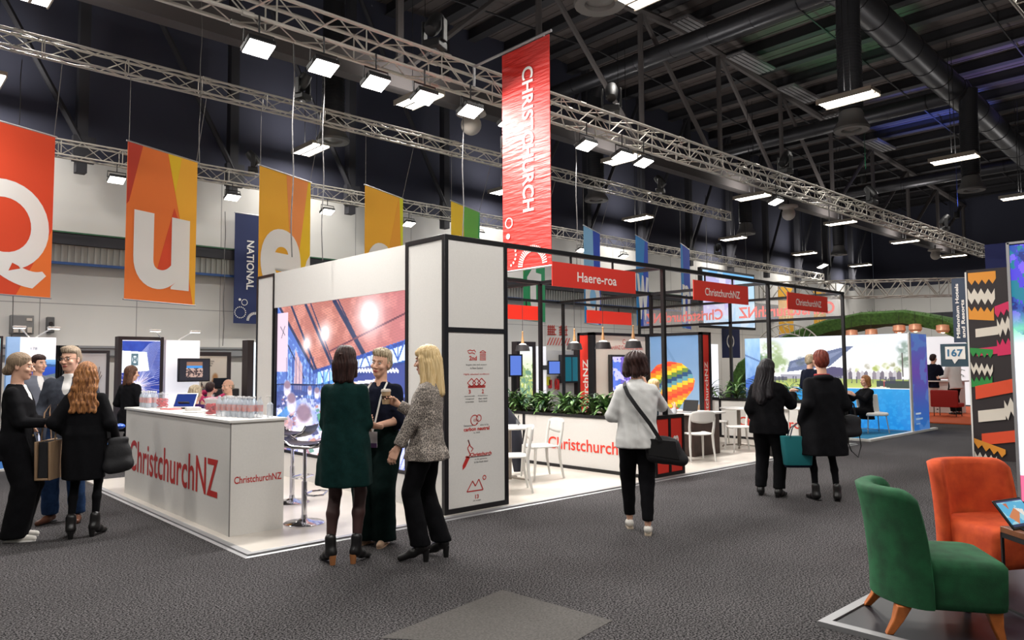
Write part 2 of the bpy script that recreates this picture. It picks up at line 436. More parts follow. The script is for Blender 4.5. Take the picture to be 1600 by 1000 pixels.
for k, x in enumerate(cols):
    mb = MB(); mb.bb(x - .13, x + .13, 22.3, 22.6, 6.9, rz_(x) - .1); mb.bb(x - .22, x + .32, 22.28, 22.5, 7.2, 7.9)
    sgn = -1 if x < 20 else 1
    mb.cyl((x, 22.35, 7.7), (x + sgn * 4.0, 22.35, 15.0 if abs(x + sgn * 4 - 24) < 30 else 13.6), .085, n=6)
    o = tag(mb.build('wall_column', M_dark), ORD[k] + ' dark braced steel column on the upper wall, counted from the Q banner side', 'column', 'braced columns on the upper wall')

# ---------------------------------------------------------------- ducts
M_duct = mat('galvanised_duct', (74, 74, 78), .38, .7)
M_ductd = mat('dark_flexible_duct', (34, 34, 38), .6)
def duct_path(mb, pts, r, m=0, rings=True):
    mb.tube(pts, r, n=20, m=m)
    if rings:
        for a, b in zip(pts[:-1], pts[1:]):
            a = Vector(a); b = Vector(b); L = (b - a).length; k = max(1, int(L / 1.5)); d = (b - a).normalized()
            for i in range(k + 1):
                p = a + (b - a) * (i / k); mb.cyl(p - d * .02, p + d * .02, r * 1.04, n=20, m=m)
def dz(x): return rz_(x) - 2.3
mb = MB(); duct_path(mb, [(x, 9.5, dz(x)) for x in (12, 18, 24, 32, 40, 50, 59)], .52)
tag(mb.build('main_air_duct', M_duct), 'long round silver air duct under the roof, the widest one', 'air duct')
mb = MB(); duct_path(mb, [(x, 2.6, dz(x) + .3) for x in (8, 14, 20, 30)], .45)
tag(mb.build('side_air_duct', M_duct), 'round air duct under the roof nearest the top corner above the velvet chairs', 'air duct')
for k, x in enumerate((22.5, 34.2, 45.9)):
    mb = MB(); zz = dz(x) - .1
    duct_path(mb, [(x, 9.8, zz), (x, 10.6, zz), (x, 22, zz)], .33)
    tag(mb.build('branch_air_duct', M_duct), ['silver branch duct crossing to the back wall, nearest of three', 'silver branch duct crossing to the back wall, middle of three', 'silver branch duct crossing to the back wall, farthest of three'][k], 'air duct')
def drop(x, y, zt, label, group):
    t = thing('duct_drop', label, 'air outlet', (x, y, 8.7), 0, group)
    mb = MB(); mb.tube([(x, y - .05 if y < 12 else y, zt), (x, y, zt - 1.2), (x, y, 9.3)], .34, n=16, m=0)
    for k in range(26):
        z = 9.4 + k * (zt - 1.4 - 9.4) / 26; mb.cyl((x, y, z), (x, y, z + .04), .355, n=16)
    mb.build('flexible_hose', M_ductd, t)
    mb = MB(); mb.tube([(x, y, zt - 1.0), (x, y, zt - .3), (x, y + (.25 if y < 12 else -.2), zt + .3)], .33, n=16); mb.build('duct_elbow', M_duct, t)
    mb = MB(); mb.lathe([(.3, .62), (.36, .5), (.36, .35), (.5, .12), (.52, .06), (.5, 0), (.3, .02), (.28, .1), (.05, .02)], (x, y, 8.65), 20); mb.build('diffuser', mat('pale_diffuser', (120, 118, 116), .5), t)
    return t
drop(10.8, 9.1, 12.8, 'round air outlet on a hanging duct above the red vertical banner', None)
drop(22.5, 9.1, 13.3, 'dark hanging duct with a round outlet behind the big fluorescent light', None)
drop(34.2, 9.1, 12.9, 'dark hanging duct with a round outlet, second along the aisle', None)
drop(45.9, 9.1, 12.2, 'dark hanging duct with a round outlet, farthest along the aisle', None)
for k, x in enumerate((11.3, 23.9, 36.3, 48)): drop(x, 20.5, 13.4 if x < 40 else 12.4, ORD[k] + ' round air outlet before the dark upper wall, counted from the Q banner side', 'air outlets along the back wall')

# ---------------------------------------------------------------- hall fluorescents and domes
def fluoro(x, y, z, first=[None]):
    if first[0] is None:
        t = thing('ceiling_fluorescent', 'flat twin tube fluorescent light hanging under the roof', 'ceiling light', (x, y, z), 0, 'hall fluorescent lights in rows')
        mb = MB(); mb.bb(x - .32, x + .32, y - .72, y + .72, z + .03, z + .12); mb.bb(x - .03, x + .03, y - .7, y + .7, z - .005, z + .03)
        mb.bb(x - .32, x - .29, y - .72, y + .72, z - .02, z + .03); mb.bb(x + .29, x + .32, y - .72, y + .72, z - .02, z + .03)
        mb.build('housing', mat('lamp_housing', (190, 180, 165), .5), t)
        mb = MB(); mb.bb(x - .29, x - .03, y - .68, y + .68, z, z + .03); mb.bb(x + .03, x + .29, y - .68, y + .68, z, z + .03)
        mb.build('tube_panel', M_lamp, t)
        mb = MB(); mb.cyl((x - .2, y, z + .12), (x - .2, y, z + 4.2), .012, n=4); mb.cyl((x + .2, y, z + .12), (x + .2, y, z + 4.2), .012, n=4)
        mb.build('hanging_rod', M_cord, t)
        first[0] = t
    else:
        t = dup(first[0], (x, y, z))
    t['label'] = 'twin tube ceiling light, ' + ('row over the aisle' if y < 10 else 'middle row' if y < 18 else 'row nearest the back wall') + ', ' + ORD[max(0, int((x + 6) // 8.5))] + ' from the Q banner side' if y > 5 else 'twin tube ceiling light over the front aisle behind the camera'
    area_light('hall_light', (x, y, z - .06), 1.3, HALL_W * (.9 if y > 20 else 2.0 if y > 12 else 1), sy=.6)
    area_light('added_uplight', (x, y, z + .2), 1.3, HALL_W * .42, sy=.6, aim=(0, 0, 1))  # extra upward light, added to lift the dark roof and upper wall
    return t
for x in (2.5, 11.1, 19.6, 28.2, 36.8, 45.4, 54.0):
    for y in (8.0, 15.6, 21.6):
        if (x, y) in ((2.5, 8.0),): continue
        fluoro(x, y, 8.6)
for x, y in ((-5, 1), (3, 0), (11, .6), (20, .6), (30, .6), (-5, 8), (3, -7), (14, -7), (-5, 15.6)): fluoro(x, y, 8.6)
dome = None
M_dome = mat('white_dome_shell', (205, 195, 185), .5)
for x in (13.3, 32.4, 52.2):
    if dome is None:
        dome = thing('ceiling_speaker', 'white bowl shaped speaker hanging under the roof beam, nearest one', 'speaker', (x, 16.1, 8.9))
        mb = MB(); mb.lathe([(.05, .35), (.42, .33), (.44, .26), (.26, .2), (.24, .1)], (x, 16.1, 8.6), 20); mb.build('mounting_plate', M_dome, dome)
        mb = MB(); mb.ball((x, 16.1, 8.55), .3, 20); mb.build('bowl', M_dome, dome)
        mb = MB(); mb.cyl((x, 16.1, 8.9), (x, 16.1, 9.2), .04); mb.build('rod', M_cord, dome)
    else: dup(dome, (x, 16.1, 8.9), label='white bowl shaped speaker hanging under the roof beam, %s' % ('second along the aisle' if x < 40 else 'farthest and smallest'))

# ---------------------------------------------------------------- lighting trusses
def box_truss(name, a, b, w, h, label, rc=.022, rl=.010, step=.42, cat='lighting truss', group=None):
    """box section truss from a to b (centre of the bottom face)"""
    a = Vector(a); b = Vector(b); d = (b - a); L = d.length; d.normalize(); s = Vector((-d.y, d.x, 0)).normalized(); up = UZ
    t = thing(name, label, cat, tuple(a), 0, group)
    n = int(L / step)
    def corner(i, q): return s * (w / 2 * (1 if i in (0, 1) else -1)) + up * (h if i in (1, 2) else 0) + a + d * q
    for i in range(4):
        mb = MB(); mb.cyl(corner(i, 0), corner(i, L), rc, n=7); mb.build('chord', M_trus, t)
    mb = MB()
    for k in range(n):
        q0 = L * k / n; q1 = L * (k + 1) / n
        for i in range(4):
            j = (i + 1) % 4
            if k % 2: mb.cyl(corner(i, q0), corner(j, q1), rl, n=4, caps=False)
            else: mb.cyl(corner(j, q0), corner(i, q1), rl, n=4, caps=False)
            if k % 3 == 0: mb.cyl(corner(i, q0), corner(j, q0), rl, n=4, caps=False)
    for i in range(4): mb.cyl(corner(i, 0), corner((i + 1) % 4, 0), rl, n=4); mb.cyl(corner(i, L), corner((i + 1) % 4, L), rl, n=4)
    q = 0
    while q <= L + .01:
        for i in range(4): mb.cyl(corner(i, max(0, q - .07)), corner(i, min(L, q + .07)), rc * 1.45, n=8)
        q += 3.0
    mb.build('lattice', M_trus, t)
    return t
box_truss('lighting_truss', (-2.5, 8.6, 5.83), (34, 8.6, 5.83), .33, .35, 'long aluminium lighting truss directly over the white booth behind the red vertical banner', rc=.026, rl=.0115)
box_truss('lighting_truss', (-4, 14, 6.78), (23.6, 14, 6.78), .2, .28, 'aluminium truss carrying the row of coloured letter banners')
box_truss('lighting_truss', (-4, 19, 6.42), (42, 19, 6.42), .3, .34, 'aluminium truss nearest the pale back wall')
box_truss('lighting_truss', (-3, 2.1, 6.2), (14, 2.1, 6.2), .5, .5, 'aluminium truss at the top corner above the velvet chairs')
box_truss('lighting_truss', (25.8, 14.0, 4.05), (31.2, 7.3, 4.05), .8, .6, 'deep aluminium truss above the grass covered arch', rl=.02)

# moving head lamps clamped on the trusses
def stage_lamp(x, y, z, label, group='black stage lamps on the trusses', first=[None]):
    if first[0] is None:
        t = thing('stage_lamp', label, 'stage lamp', (x, y, z), .4, group)
        mb = MB(); mb.box((0, 0, .06), (.3, .26, .12)); mb.build('base', M_blk, t, bevel=.015, world=False)
        mb = MB(); mb.box((-.17, 0, .27), (.035, .12, .34)); mb.box((.17, 0, .27), (.035, .12, .34)); mb.box((0, 0, .13), (.36, .12, .04)); mb.build('yoke', M_blk, t, bevel=.01, world=False)
        mb = MB(); M = Matrix.Rotation(.7, 3, 'X'); mb.lathe([(.09, -.2), (.12, -.12), (.125, .08), (.1, .2), (.08, .2), (.07, .17)], (0, 0, 0), 16)
        mb.v = [tuple(M @ Vector(p) + Vector((0, 0, .38))) for p in mb.v]; mb.build('head', M_blk, t, world=False)
        mb = MB(); mb.lathe([(.001, .172), (.07, .172)], (0, 0, 0), 14); mb.v = [tuple(M @ Vector(p) + Vector((0, 0, .38))) for p in mb.v]; mb.build('lens', mat('lamp_lens', (150, 160, 175), .1, .2), t, world=False)
        mb = MB(); mb.box((0, 0, -.03), (.1, .08, .1)); mb.build('clamp', M_alu, t, world=False)
        first[0] = t; return t
    return dup(first[0], (x, y, z), random.Random(x * 7).uniform(0, 6), label, group)
for k, (x, y, z) in enumerate(((1.4, 14, 7.16), (7.0, 14, 7.16), (12.8, 14, 7.16), (19.5, 14, 7.16), (6.4, 8.6, 6.3), (10.5, 8.6, 6.3), (17.2, 8.6, 6.3), (22.5, 8.6, 6.3), (29, 8.6, 6.3), (8.1, 19, 6.83), (18, 19, 6.83), (31, 19, 6.83))):
    stage_lamp(x, y, z, ORD[k % 4 if k < 4 else (k - 4 if k < 9 else k - 9)] + ' black stage lamp along the ' + ('banner truss' if k < 4 else 'booth truss' if k < 9 else 'back wall truss') + ', counted from the Q banner side')

# ---------------------------------------------------------------- flood lights hanging under the trusses
def flood(x, y, z, tilt, label, group, w=.3, watts=FLOOD_W, first={}):
    key = w
    if key not in first:
        t = thing('flood_light', label, 'flood light', (x, y, z), 0, group)
        M = Matrix.Rotation(tilt, 3, 'X')
        def rot(mb): mb.v = [tuple(M @ Vector(p)) for p in mb.v]; return mb
        mb = MB(); mb.box((0, 0, .05), (w, w * .8, .07)); rot(mb).build('housing', M_blk, t, bevel=.01, world=False)
        mb = MB(); mb.box((0, 0, .008), (w * .92, w * .72, .014)); rot(mb).build('lamp_face', M_lamp, t, world=False)
        mb = MB(); mb.tube([(-w * .55, 0, .05), (-w * .55, 0, .2), (w * .55, 0, .2), (w * .55, 0, .05)], .012, n=6); mb.cyl((0, 0, .2), (0, 0, .42), .012, n=6); mb.build('bracket', M_blk, t, world=False)
        first[key] = t
    else: t = dup(first[key], (x, y, z), 0, label, group)
    if watts: area_light('flood_beam', (x, y + math.sin(tilt) * .05, z - .05), w, watts, (1, .97, .93), aim=(0, math.sin(tilt), -math.cos(tilt)))
    return t
for k, x in enumerate((1.2, 3.63, 4.49, 5.27, 6.08, 6.93, 7.75, 9.56, 10.54, 11.19, 16.3)):
    flood(x, 8.40, 5.42, -.35, ORD[k] + ' flood light along the booth truss, counted from the picture edge with the Q banner', 'flood lights under the booth truss', .34, FLOOD_W)
for k, x in enumerate((2.2, 4.75, 7.5, 10.24, 13.05, 15.9, 21.07, 23.65)):
    flood(x, 18.86, 6.01, -.35, ORD[k] + ' flood light along the back wall truss, counted from the Q banner', 'flood lights along the back wall', .36, 45)
for k, x in enumerate((-1.5, .8, 3.0, 5.0, 7.0)): flood(x, 2.1, 5.75, .95, ORD[k] + ' added flood light on the near truss overhead, out of view, brightening the booth front', 'added flood lights on the near truss', .32, 48)  # added lamps out of view, there to brighten the booth front
flood(1.25, 12.4, 5.75, .3, 'bright flood light above the first red letter banner', None, .5, 60)
flood(41.1, 18.5, 7.1, -.4, 'single glaring flood lamp on a long rod high over the far stands', None, .6, 120)
mb = MB(); mb.cyl((41.1, 18.5, 7.5), (41.1, 18.5, 13), .03, n=6); tag(mb.build('lamp_rod', M_wirel), 'long thin rod holding the single glaring flood lamp', 'rod')

# coloured stage wash thrown up on the roof
WASH = {41: (.4, 1.2, 6), 30.2: (.2, 1.0, 6), 38: (0, 1.5, 6)}
for loc, c, wt in (((41, 11.6, 9.0), (.12, .2, 1.0), 220), ((30.2, 11.8, 9.0), (.1, .9, .35), 40), ((38, 6, 9.0), (.35, .3, 1.0), 120)):
    t = thing('colour_wash_lamp', {41: 'blue stage wash lamp aimed at the roof', 30.2: 'green stage wash lamp aimed at the roof', 38: 'violet stage wash lamp aimed at the roof'}[loc[0]], 'stage lamp', loc)
    mb = MB(); mb.lathe([(.1, -.2), (.13, -.1), (.13, .1), (.11, .12)], loc, 14); mb.build('body', M_blk, t)
    mb = MB(); mb.cyl((loc[0] + .2, loc[1], loc[2] - .1), (loc[0] + .2, loc[1], rz_(loc[0])), .012, n=6); mb.cyl((loc[0], loc[1], loc[2] - .1), (loc[0] + .2, loc[1], loc[2] - .1), .02, n=6); mb.build('stem', M_blk, t)
    sd = bpy.data.lights.new('wash_beam', 'SPOT'); sd.energy = wt * 16; sd.color = c; sd.spot_size = 1.1; sd.spot_blend = .6; sd.shadow_soft_size = .1
    so = bpy.data.objects.new('wash_beam', sd); COL.objects.link(so); so.location = (loc[0], loc[1], loc[2] + .16); so.rotation_euler = Vector(WASH[loc[0]]).to_track_quat('-Z', 'Y').to_euler()

# ---------------------------------------------------------------- letter banners
P_ = lambda n, c: mat('banner_' + n, c, .8)
C = {'red': P_('vermilion', (222, 74, 38)), 'dor': P_('deep_orange', (196, 62, 40)), 'or': P_('orange', (240, 122, 50)), 'lor': P_('light_orange', (244, 150, 80)), 'am': P_('amber', (246, 180, 50)),
     'yel': P_('yellow', (238, 196, 30)), 'lime': P_('lime', (216, 216, 40)), 'gr': P_('green', (100, 174, 62)), 'dg': P_('emerald', (24, 150, 90)), 'lb': P_('pale_blue', (140, 196, 236)),
     'mb': P_('mid_blue', (32, 138, 210)), 'db': P_('royal_blue', (20, 70, 190)), 'w': P_('white', (240, 238, 234)), 'olor': P_('mid_amber', (240, 165, 50))}
BW, BH, BZ = 1.53, 2.82, 2.80
def letter_banner(k, letter, base, patches, label, lw, lh, lz, lx=None, ang=23, z0=BZ):
    x, y = (.0915 + .1722 * k) * 14, 14.0; a = math.radians(ang); u = Vector((math.cos(a), math.sin(a), 0)); o = Vector((x, y, z0)); n = u.cross(UZ)
    t = thing('letter_banner', label, 'banner', (x, y, z0))
    keys = [base] + sorted({p[0] for p in patches}); mats = [C[q] for q in keys]
    mb = MB(); mb.prism([(0, 0), (BW, 0), (BW, BH), (0, BH)], o - n * .004, u, UZ, .008)
    for q, (c, pts) in enumerate(patches):
        for sgn in (1, -1):
            mb.prism([(p[0] * BW, p[1] * BH) for p in pts], o + n * (.0045 + .0006 * q) * sgn, u, UZ, .001 * sgn, keys.index(c))
    mb.build('fabric', mats, t, smooth=False)
    mb = MB(); lx = .5 if lx is None else lx
    text(mb, letter, o + u * (BW * lx) + UZ * (lz * BH) + n * .009, u, UZ, w=lw * BW, h=lh * BH, align='c', bold=.03, res=8)
    mb.build('lettering', C['w'], t, smooth=False)
    mb = MB(); mb.cyl(o + UZ * BH - u * .03, o + UZ * BH + u * (BW + .03), .016, n=6); mb.build('batten', M_alu, t); mb = MB(); mb.cyl(o - u * .02, o + u * (BW + .02), .014, n=6); mb.build('batten', M_alu, t)
    for q in (0.02, BW - .02): mb = MB(); mb.cyl(o + u * q + UZ * BH, (x + u.x * q, 14.0 + u.y * q * (1 if q < .1 else .2), 6.8), .006, n=4); mb.build('suspension_wire', M_wirel, t)
    return t
letter_banner(0, 'Q', 'red', [('or', [(.0, 0), (.42, 0), (.3, .6), (0, .75)]), ('or', [(.62, 0), (1, 0), (1, .42)])], 'red-orange hanging banner with white letter Q', .98, .62, .36, .47)
letter_banner(1, 'u', 'or', [('dor', [(0, 1), (.2, 1), (.03, .62), (0, .6)]), ('red', [(.1, 0), (.42, 0), (.62, .5), (.72, .5), (.55, .66)][:0] or [(.38, .12), (.66, .64), (.8, .47), (.62, .12)]), ('am', [(.55, 1), (1, 1), (1, 0), (.97, 0), (.78, .5)]), ('yel', [(.55, 1), (.76, 1), (.67, .74)])],
              'orange and amber hanging banner with white letter u', .8, .49, .33)
letter_banner(2, 'e', 'am', [('lor', [(.5, 1), (.95, 1), (.78, .45), (.6, .4)]), ('yel', [(.95, 1), (1, 1), (1, 0), (.85, 0), (.78, .45)]), ('w', [(1, .43), (.93, .38), (.88, .3), (.87, .2), (.92, .1), (1, .06)])], 'amber hanging banner with white letter e beside the navy banner', .78, .5, .33, .42)
letter_banner(3, 'e', 'am', [('olor', [(.88, 1), (.94, 1), (1, 0), (.3, 0)]), ('lime', [(.9, 1), (1, 1), (1, 0), (.97, .3)])], 'amber and lime hanging banner with white letter top showing above the booth wall', .75, .48, .33, .4)
letter_banner(4, 'n', 'yel', [('gr', [(.4, 1), (1, 1), (1, 0), (.5, 0)]), ('dg', [(.97, 1), (1, 1), (1, 0), (.85, 0)])], 'yellow and green hanging banner rising just above the booth corner', .8, .5, .33)
letter_banner(5, 't', 'dg', [('gr', [(0, 1), (.4, 1), (0, .4)]), ('dg', [(.4, 0), (1, 0), (1, 1)])], 'green hanging banner with a white letter t behind the red vertical banner', .7, .5, .33)
letter_banner(6, 'o', 'lb', [('mb', [(.6, 1), (1, 1), (1, 0), (.8, 0)])][:0] + [('db', [(.55, 1), (1, 1), (1, .0), (.85, .0), (.6, .5)]), ('mb', [(0, 0), (.2, 0), (0, .4)])], 'pale blue and royal blue hanging banner with white letter o', .9, .44, .27)
letter_banner(7, 'w', 'mb', [('db', [(.75, 1), (1, 1), (1, 0), (.3, 0)])], 'mid blue hanging banner with white letter w', .98, .5, .33)
letter_banner(8, 'n', 'db', [('mb', [(0, 1), (.16, 1), (.4, 0), (0, 0)])], 'royal blue hanging banner with white letter n, last of the row', .85, .46, .30)

# red vertical banner on its rod
M_satin = mat('red_satin_banner', (206, 40, 32), .5, coat=.0)
nt = M_satin.node_tree; b_ = nt.nodes['Principled BSDF']; tc = nt.nodes.new('ShaderNodeTexCoord'); mp = nt.nodes.new('ShaderNodeMapping'); mp.inputs['Scale'].default_value = (3, 1.2, 9)
ns = nt.nodes.new('ShaderNodeTexNoise'); ns.inputs['Scale'].default_value = 2.2; ns.inputs['Detail'].default_value = 4; nt.links.new(tc.outputs['Object'], mp.inputs[0]); nt.links.new(mp.outputs[0], ns.inputs['Vector'])
bp = nt.nodes.new('ShaderNodeBump'); bp.inputs['Strength'].default_value = .8; bp.inputs['Distance'].default_value = .025; nt.links.new(ns.outputs['Fac'], bp.inputs['Height']); nt.links.new(bp.outputs['Normal'], b_.inputs['Normal'])
t = thing('vertical_banner', 'tall red banner reading CHRISTCHURCH downwards over the booth', 'banner', (7, 7.3, 2.93))
mb = MB(); mb.bb(6.995, 7.005, 6.80, 7.76, 2.93, 6.10); mb.build('fabric', M_satin, t, smooth=False)
mb = MB(); text(mb, 'CHRISTCHURCH', (6.985, 7.22, 4.75), (0, 0, -1), (0, -1, 0), w=2.05, h=.22, align='c', bold=.02)
def ring(mb, c, r, wd, u, v, n, seg=28, a0=0, a1=2 * PI, lift=.012, dots=None, ticks=None):
    c = Vector(c); n = Vector(n)
    if dots:
        for i in range(dots):
            a = a0 + (a1 - a0) * i / dots; p = c + u * (r * math.cos(a)) + v * (r * math.sin(a)) + n * lift
            K = 8; mb.add([p + u * (wd * math.cos(2 * PI * j / K)) + v * (wd * math.sin(2 * PI * j / K)) for j in range(K)], [tuple(range(K))])
        return
    if ticks:
        for i in range(ticks):
            a = a0 + (a1 - a0) * (i + .5) / ticks; e = Vector((0, 0, 0)) + u * math.cos(a) + v * math.sin(a); q = u * -math.sin(a) + v * math.cos(a)
            w2 = (a1 - a0) * r / ticks * .27; mb.add([c + n * lift + e * (r - wd) - q * w2, c + n * lift + e * (r + wd) - q * w2, c + n * lift + e * (r + wd) + q * w2, c + n * lift + e * (r - wd) + q * w2], [(0, 1, 2, 3)])
        return
    vs = []
    for i in range(seg + 1):
        a = a0 + (a1 - a0) * i / seg; e = u * math.cos(a) + v * math.sin(a)
        vs += [c + n * lift + e * (r - wd), c + n * lift + e * (r + wd)]
    mb.add(vs, [(2 * i, 2 * i + 1, 2 * i + 3, 2 * i + 2) for i in range(seg)])
nX = Vector((-1, 0, 0)); uY = Vector((0, -1, 0))
ring(mb, (6.995, 7.62, 3.62), .07, .008, uY, UZ, nX); ring(mb, (6.995, 7.64, 3.43), .02, .02, uY, UZ, nX)
ring(mb, (6.995, 7.64, 3.16), .16, .018, uY, UZ, nX, a0=-1.2, a1=2.2, dots=9)
ring(mb, (6.995, 7.15, 2.96), .24, .045, uY, UZ, nX, a0=0.05, a1=PI, ticks=24)
mb.build('lettering', M_text, t, smooth=False)
mb = MB(); mb.cyl((7, 6.76, 6.14), (7, 8.4, 6.14), .02, n=8); mb.cyl((7, 6.9, 6.1), (7, 6.9, 6.14), .01); mb.cyl((7, 8.4, 6.14), (7, 8.4, 5.83), .02); mb.build('rod', M_alu, t); mb = MB(); mb.cyl((7, 6.78, 2.93), (7, 7.78, 2.93), .015, n=8); mb.build('bottom_batten', M_alu, t)

# navy banner and the purple one, hung on the back wall
M_navy = mat('navy_banner', (14, 32, 84), .6); M_purple = mat('purple_banner', (110, 30, 120), .6)
t = thing('wall_banner', 'navy blue wall banner reading NATIONAL with white circles', 'banner', (9.7, 22.45, 3.0))
mb = MB(); mb.bb(9.02, 10.3, 22.44, 22.46, 2.96, 6.40); mb.build('fabric', M_navy, t, smooth=False)
mb = MB(); text(mb, 'NATIONAL', (9.52, 22.43, 4.80), (0, 0, -1), (1, 0, 0), w=1.55, h=.24, align='c', bold=.02)
ring(mb, (9.35, 22.435, 3.62), .09, .008, UX, UZ, -UY); ring(mb, (9.2, 22.435, 3.7), .02, .02, UX, UZ, -UY); ring(mb, (9.22, 22.435, 3.3), .17, .018, UX, UZ, -UY, dots=18); ring(mb, (9.7, 22.435, 3.05), .24, .04, UX, UZ, -UY, a0=0, a1=PI, ticks=26)
mb.build('lettering', M_text, t, smooth=False)
mb = MB(); mb.cyl((9.0, 22.45, 6.41), (10.35, 22.45, 6.41), .02, n=6); mb.build('rod', M_alu, t)
mb = MB(); mb.bb(16.2, 17.6, 22.74, 22.76, 3.0, 6.3); tag(mb.build('wall_banner', M_purple, smooth=False), 'purple wall banner edge peeping over the booth corner', 'banner')

# hanging cables
M_hc = mat('grey_hoist_chain', (70, 68, 68), .5)
for (x, y, z0, z1, r, lb) in ((4.25, 8.75, 3.0, 5.8, .008, 'dark cable hanging from the booth truss past the amber banner'), (4.68, 8.75, 3.0, 5.75, .007, 'thin cable hanging from the booth truss beside the lime banner'),
                              (4.85, 13.8, 5.3, 9.3, .008, 'knotted white cable hanging between the u banner and the beam'), (7.06, 8.75, 3.1, 5.8, .008, 'thin cable hanging just before the red vertical banner'), (9.66, 8.75, 3.2, 5.8, .009, 'thin cable hanging down beside the red vertical banner'),
                              (3.05, 20.6, 2.2, 9, .01, 'thin wire in front of the wall beside the Q banner'), (8.0, 20.6, 2.2, 6, .01, 'thin wire in front of the wall beside the u banner'), (19.6, 8.6, 4.2, 5.9, .012, 'thin cable hanging under the truss far along the aisle')):
    mb = MB(); pts = [(x + .012 * math.sin(z * 5), y, z) for z in np.linspace(z0, z1, 16)]; mb.tube([tuple(map(float, p)) for p in pts], r, n=5)
    tag(mb.build('hanging_cable', M_hc if 'white' not in lb else M_wirel), lb, 'cable')
# ================================================================ THE WHITE BOOTH
M_vinyl = mat('pale_vinyl_floor', (214, 206, 196), .28, noise=(1.6, .1))
mb = MB(); mb.bb(2.68, 14.92, 6.21, 11.75, 0, .02, 0)
struct('floor_platform', mb, [M_vinyl], smooth=False)
mb = MB(); mb.prism([(0, 0), (.075, 0), (.075, .021), (.06, .021)], (2.62, 6.15, 0), UX, UZ, -11.0 if False else 0.001)
mb = MB()
mb.add([(2.60, 6.13, 0), (14.95, 6.13, 0), (14.92, 6.22, .024), (2.69, 6.22, .024)], [(0, 1, 2, 3)])
mb.add([(2.60, 6.13, 0), (2.69, 6.22, .024), (2.69, 11.0, .024), (2.60, 11.0, 0)], [(0, 1, 2, 3)])
mb.bb(2.63, 14.93, 6.16, 6.215, 0, .0225); mb.bb(2.63, 2.685, 6.215, 11.0, 0, .0225)
struct('trim_4', mb, M_alu, smooth=False)
PZ = .02

# tower
t = thing('booth_tower', 'tall white square tower with black edges and small red icons', 'display tower', (4.81, 6.28, PZ))
x0, x1, y0, y1, z0, z1 = 4.81, 5.73, 6.28, 7.03, PZ, 3.03; w = .055
mb = MB()
for x in (x0, x1 - w):
    for y in (y0, y1 - w): mb.bb(x, x + w, y, y + w, z0, z1)
for z in (z0, 1.965, z1 - w):
    mb.bb(x0 + w, x1 - w, y0, y0 + w, z, z + w)
    if z != 1.965: mb.bb(x0, x0 + w, y0 + w, y1 - w, z, z + w); mb.bb(x1 - w, x1, y0 + w, y1 - w, z, z + w); mb.bb(x0 + w, x1 - w, y1 - w, y1, z, z + w)
mb.build('frame', M_black, t, bevel=.004)
mb = MB(); mb.bb(x0 + w, x1 - w, y0 + .012, y0 + .03, 2.02, z1 - w); mb.build('upper_panel', M_white, t, smooth=False)
lp = MB(); lp.bb(x0 + w, x1 - w, y0 + .012, y0 + .03, z0 + w, 1.965); lp = lp.build('lower_panel', M_white, t, smooth=False)
mb = MB(); mb.bb(x0 + .012, x0 + .03, y0 + w, y1 - w, z0 + w, z1 - w); mb.bb(x1 - .03, x1 - .012, y0 + w, y1 - w, z0 + w, z1 - w); mb.build('side_panel', M_white, t, smooth=False)
# icons and captions on the lower panel
CX = 5.262; Yp = y0 + .012
mb = MB(); nY = -UY
def T(s, x, z, h, w=None, bold=0.01): text(mb, s, (x, Yp, z), UX, UZ, w=w, h=h, align='c', bold=bold, lift=.003)
def seg(pts, r=.006):
    for a, b in zip(pts[:-1], pts[1:]):
        d = Vector((b[0] - a[0], 0, b[1] - a[1])).normalized(); q = Vector((-d.z, 0, d.x)) * r
        A = Vector((a[0], Yp - .003, a[1])); B = Vector((b[0], Yp - .003, b[1])); mb.add([A - q, B - q, B + q, A + q], [(0, 1, 2, 3)])
T('2nd', CX - .05, 1.685, .05, .11, .03); T('Highly educated workforce', CX, 1.505, .022, .37)
seg([(5.13, 1.76), (5.17, 1.775), (5.2, 1.765), (5.23, 1.775), (5.25, 1.75)], .005); seg([(5.14, 1.75), (5.16, 1.735), (5.2, 1.745), (5.24, 1.73)], .005)
for k in range(6): seg([(5.31, 1.665 + k * .016), (5.40, 1.665 + k * .016)], .004)
seg([(5.31, 1.75), (5.355, 1.77), (5.40, 1.75)], .004)
for k in range(3):
    c = 5.19 + k * .072; seg([(c - .06, 1.41), (c, 1.46), (c + .06, 1.41), (c, 1.37), (c - .06, 1.41)], .005)
seg([(5.14, 1.375), (5.39, 1.375)], .007); seg([(5.14, 1.36), (5.39, 1.36)], .005)
T('3', CX - .10, 1.315, .045, .03, .03); T('2', CX + .09, 1.315, .045, .03, .03)
ring(mb, (CX + .03, Yp, 1.02), .035, .005, UX, UZ, nY, lift=.003); ring(mb, (CX - .03, Yp, 1.0), .055, .005, UX, UZ, nY, lift=.003, a0=.5, a1=5.8)
T('CO2', CX - .01, 1.0, .028, .07, .02); T('carbon neutral', CX, .905, .042, .37, .03); seg([(CX, .97), (CX, .95)], .006)
seg([(5.10, .83 - .22), (5.14, .60), (5.17, .63), (5.15, .66), (5.13, .7), (5.16, .74), (5.14, .79)], .006)
mb.add([(5.06, Yp - .003, .47), (5.10, Yp - .003, .50), (5.165, Yp - .003, .60), (5.12, Yp - .003, .62), (5.06, Yp - .003, .52)], [(0, 1, 2, 3, 4)])
seg([(5.14, .79), (5.17, .72), (5.21, .69), (5.18, .66)], .005); T('Christchurch', CX + .06, .625, .042, .31, .03)
seg([(5.12, .14 + .09), (5.20, .34), (5.24, .28), (5.29, .35), (5.35, .23), (5.12, .23)], .006); ring(mb, (5.37, Yp, .36), .022, .005, UX, UZ, nY, lift=.003); T('13', CX, .165, .045, .05, .03)
mb.build('red_print', M_redd, lp, smooth=False)
mb = MB()
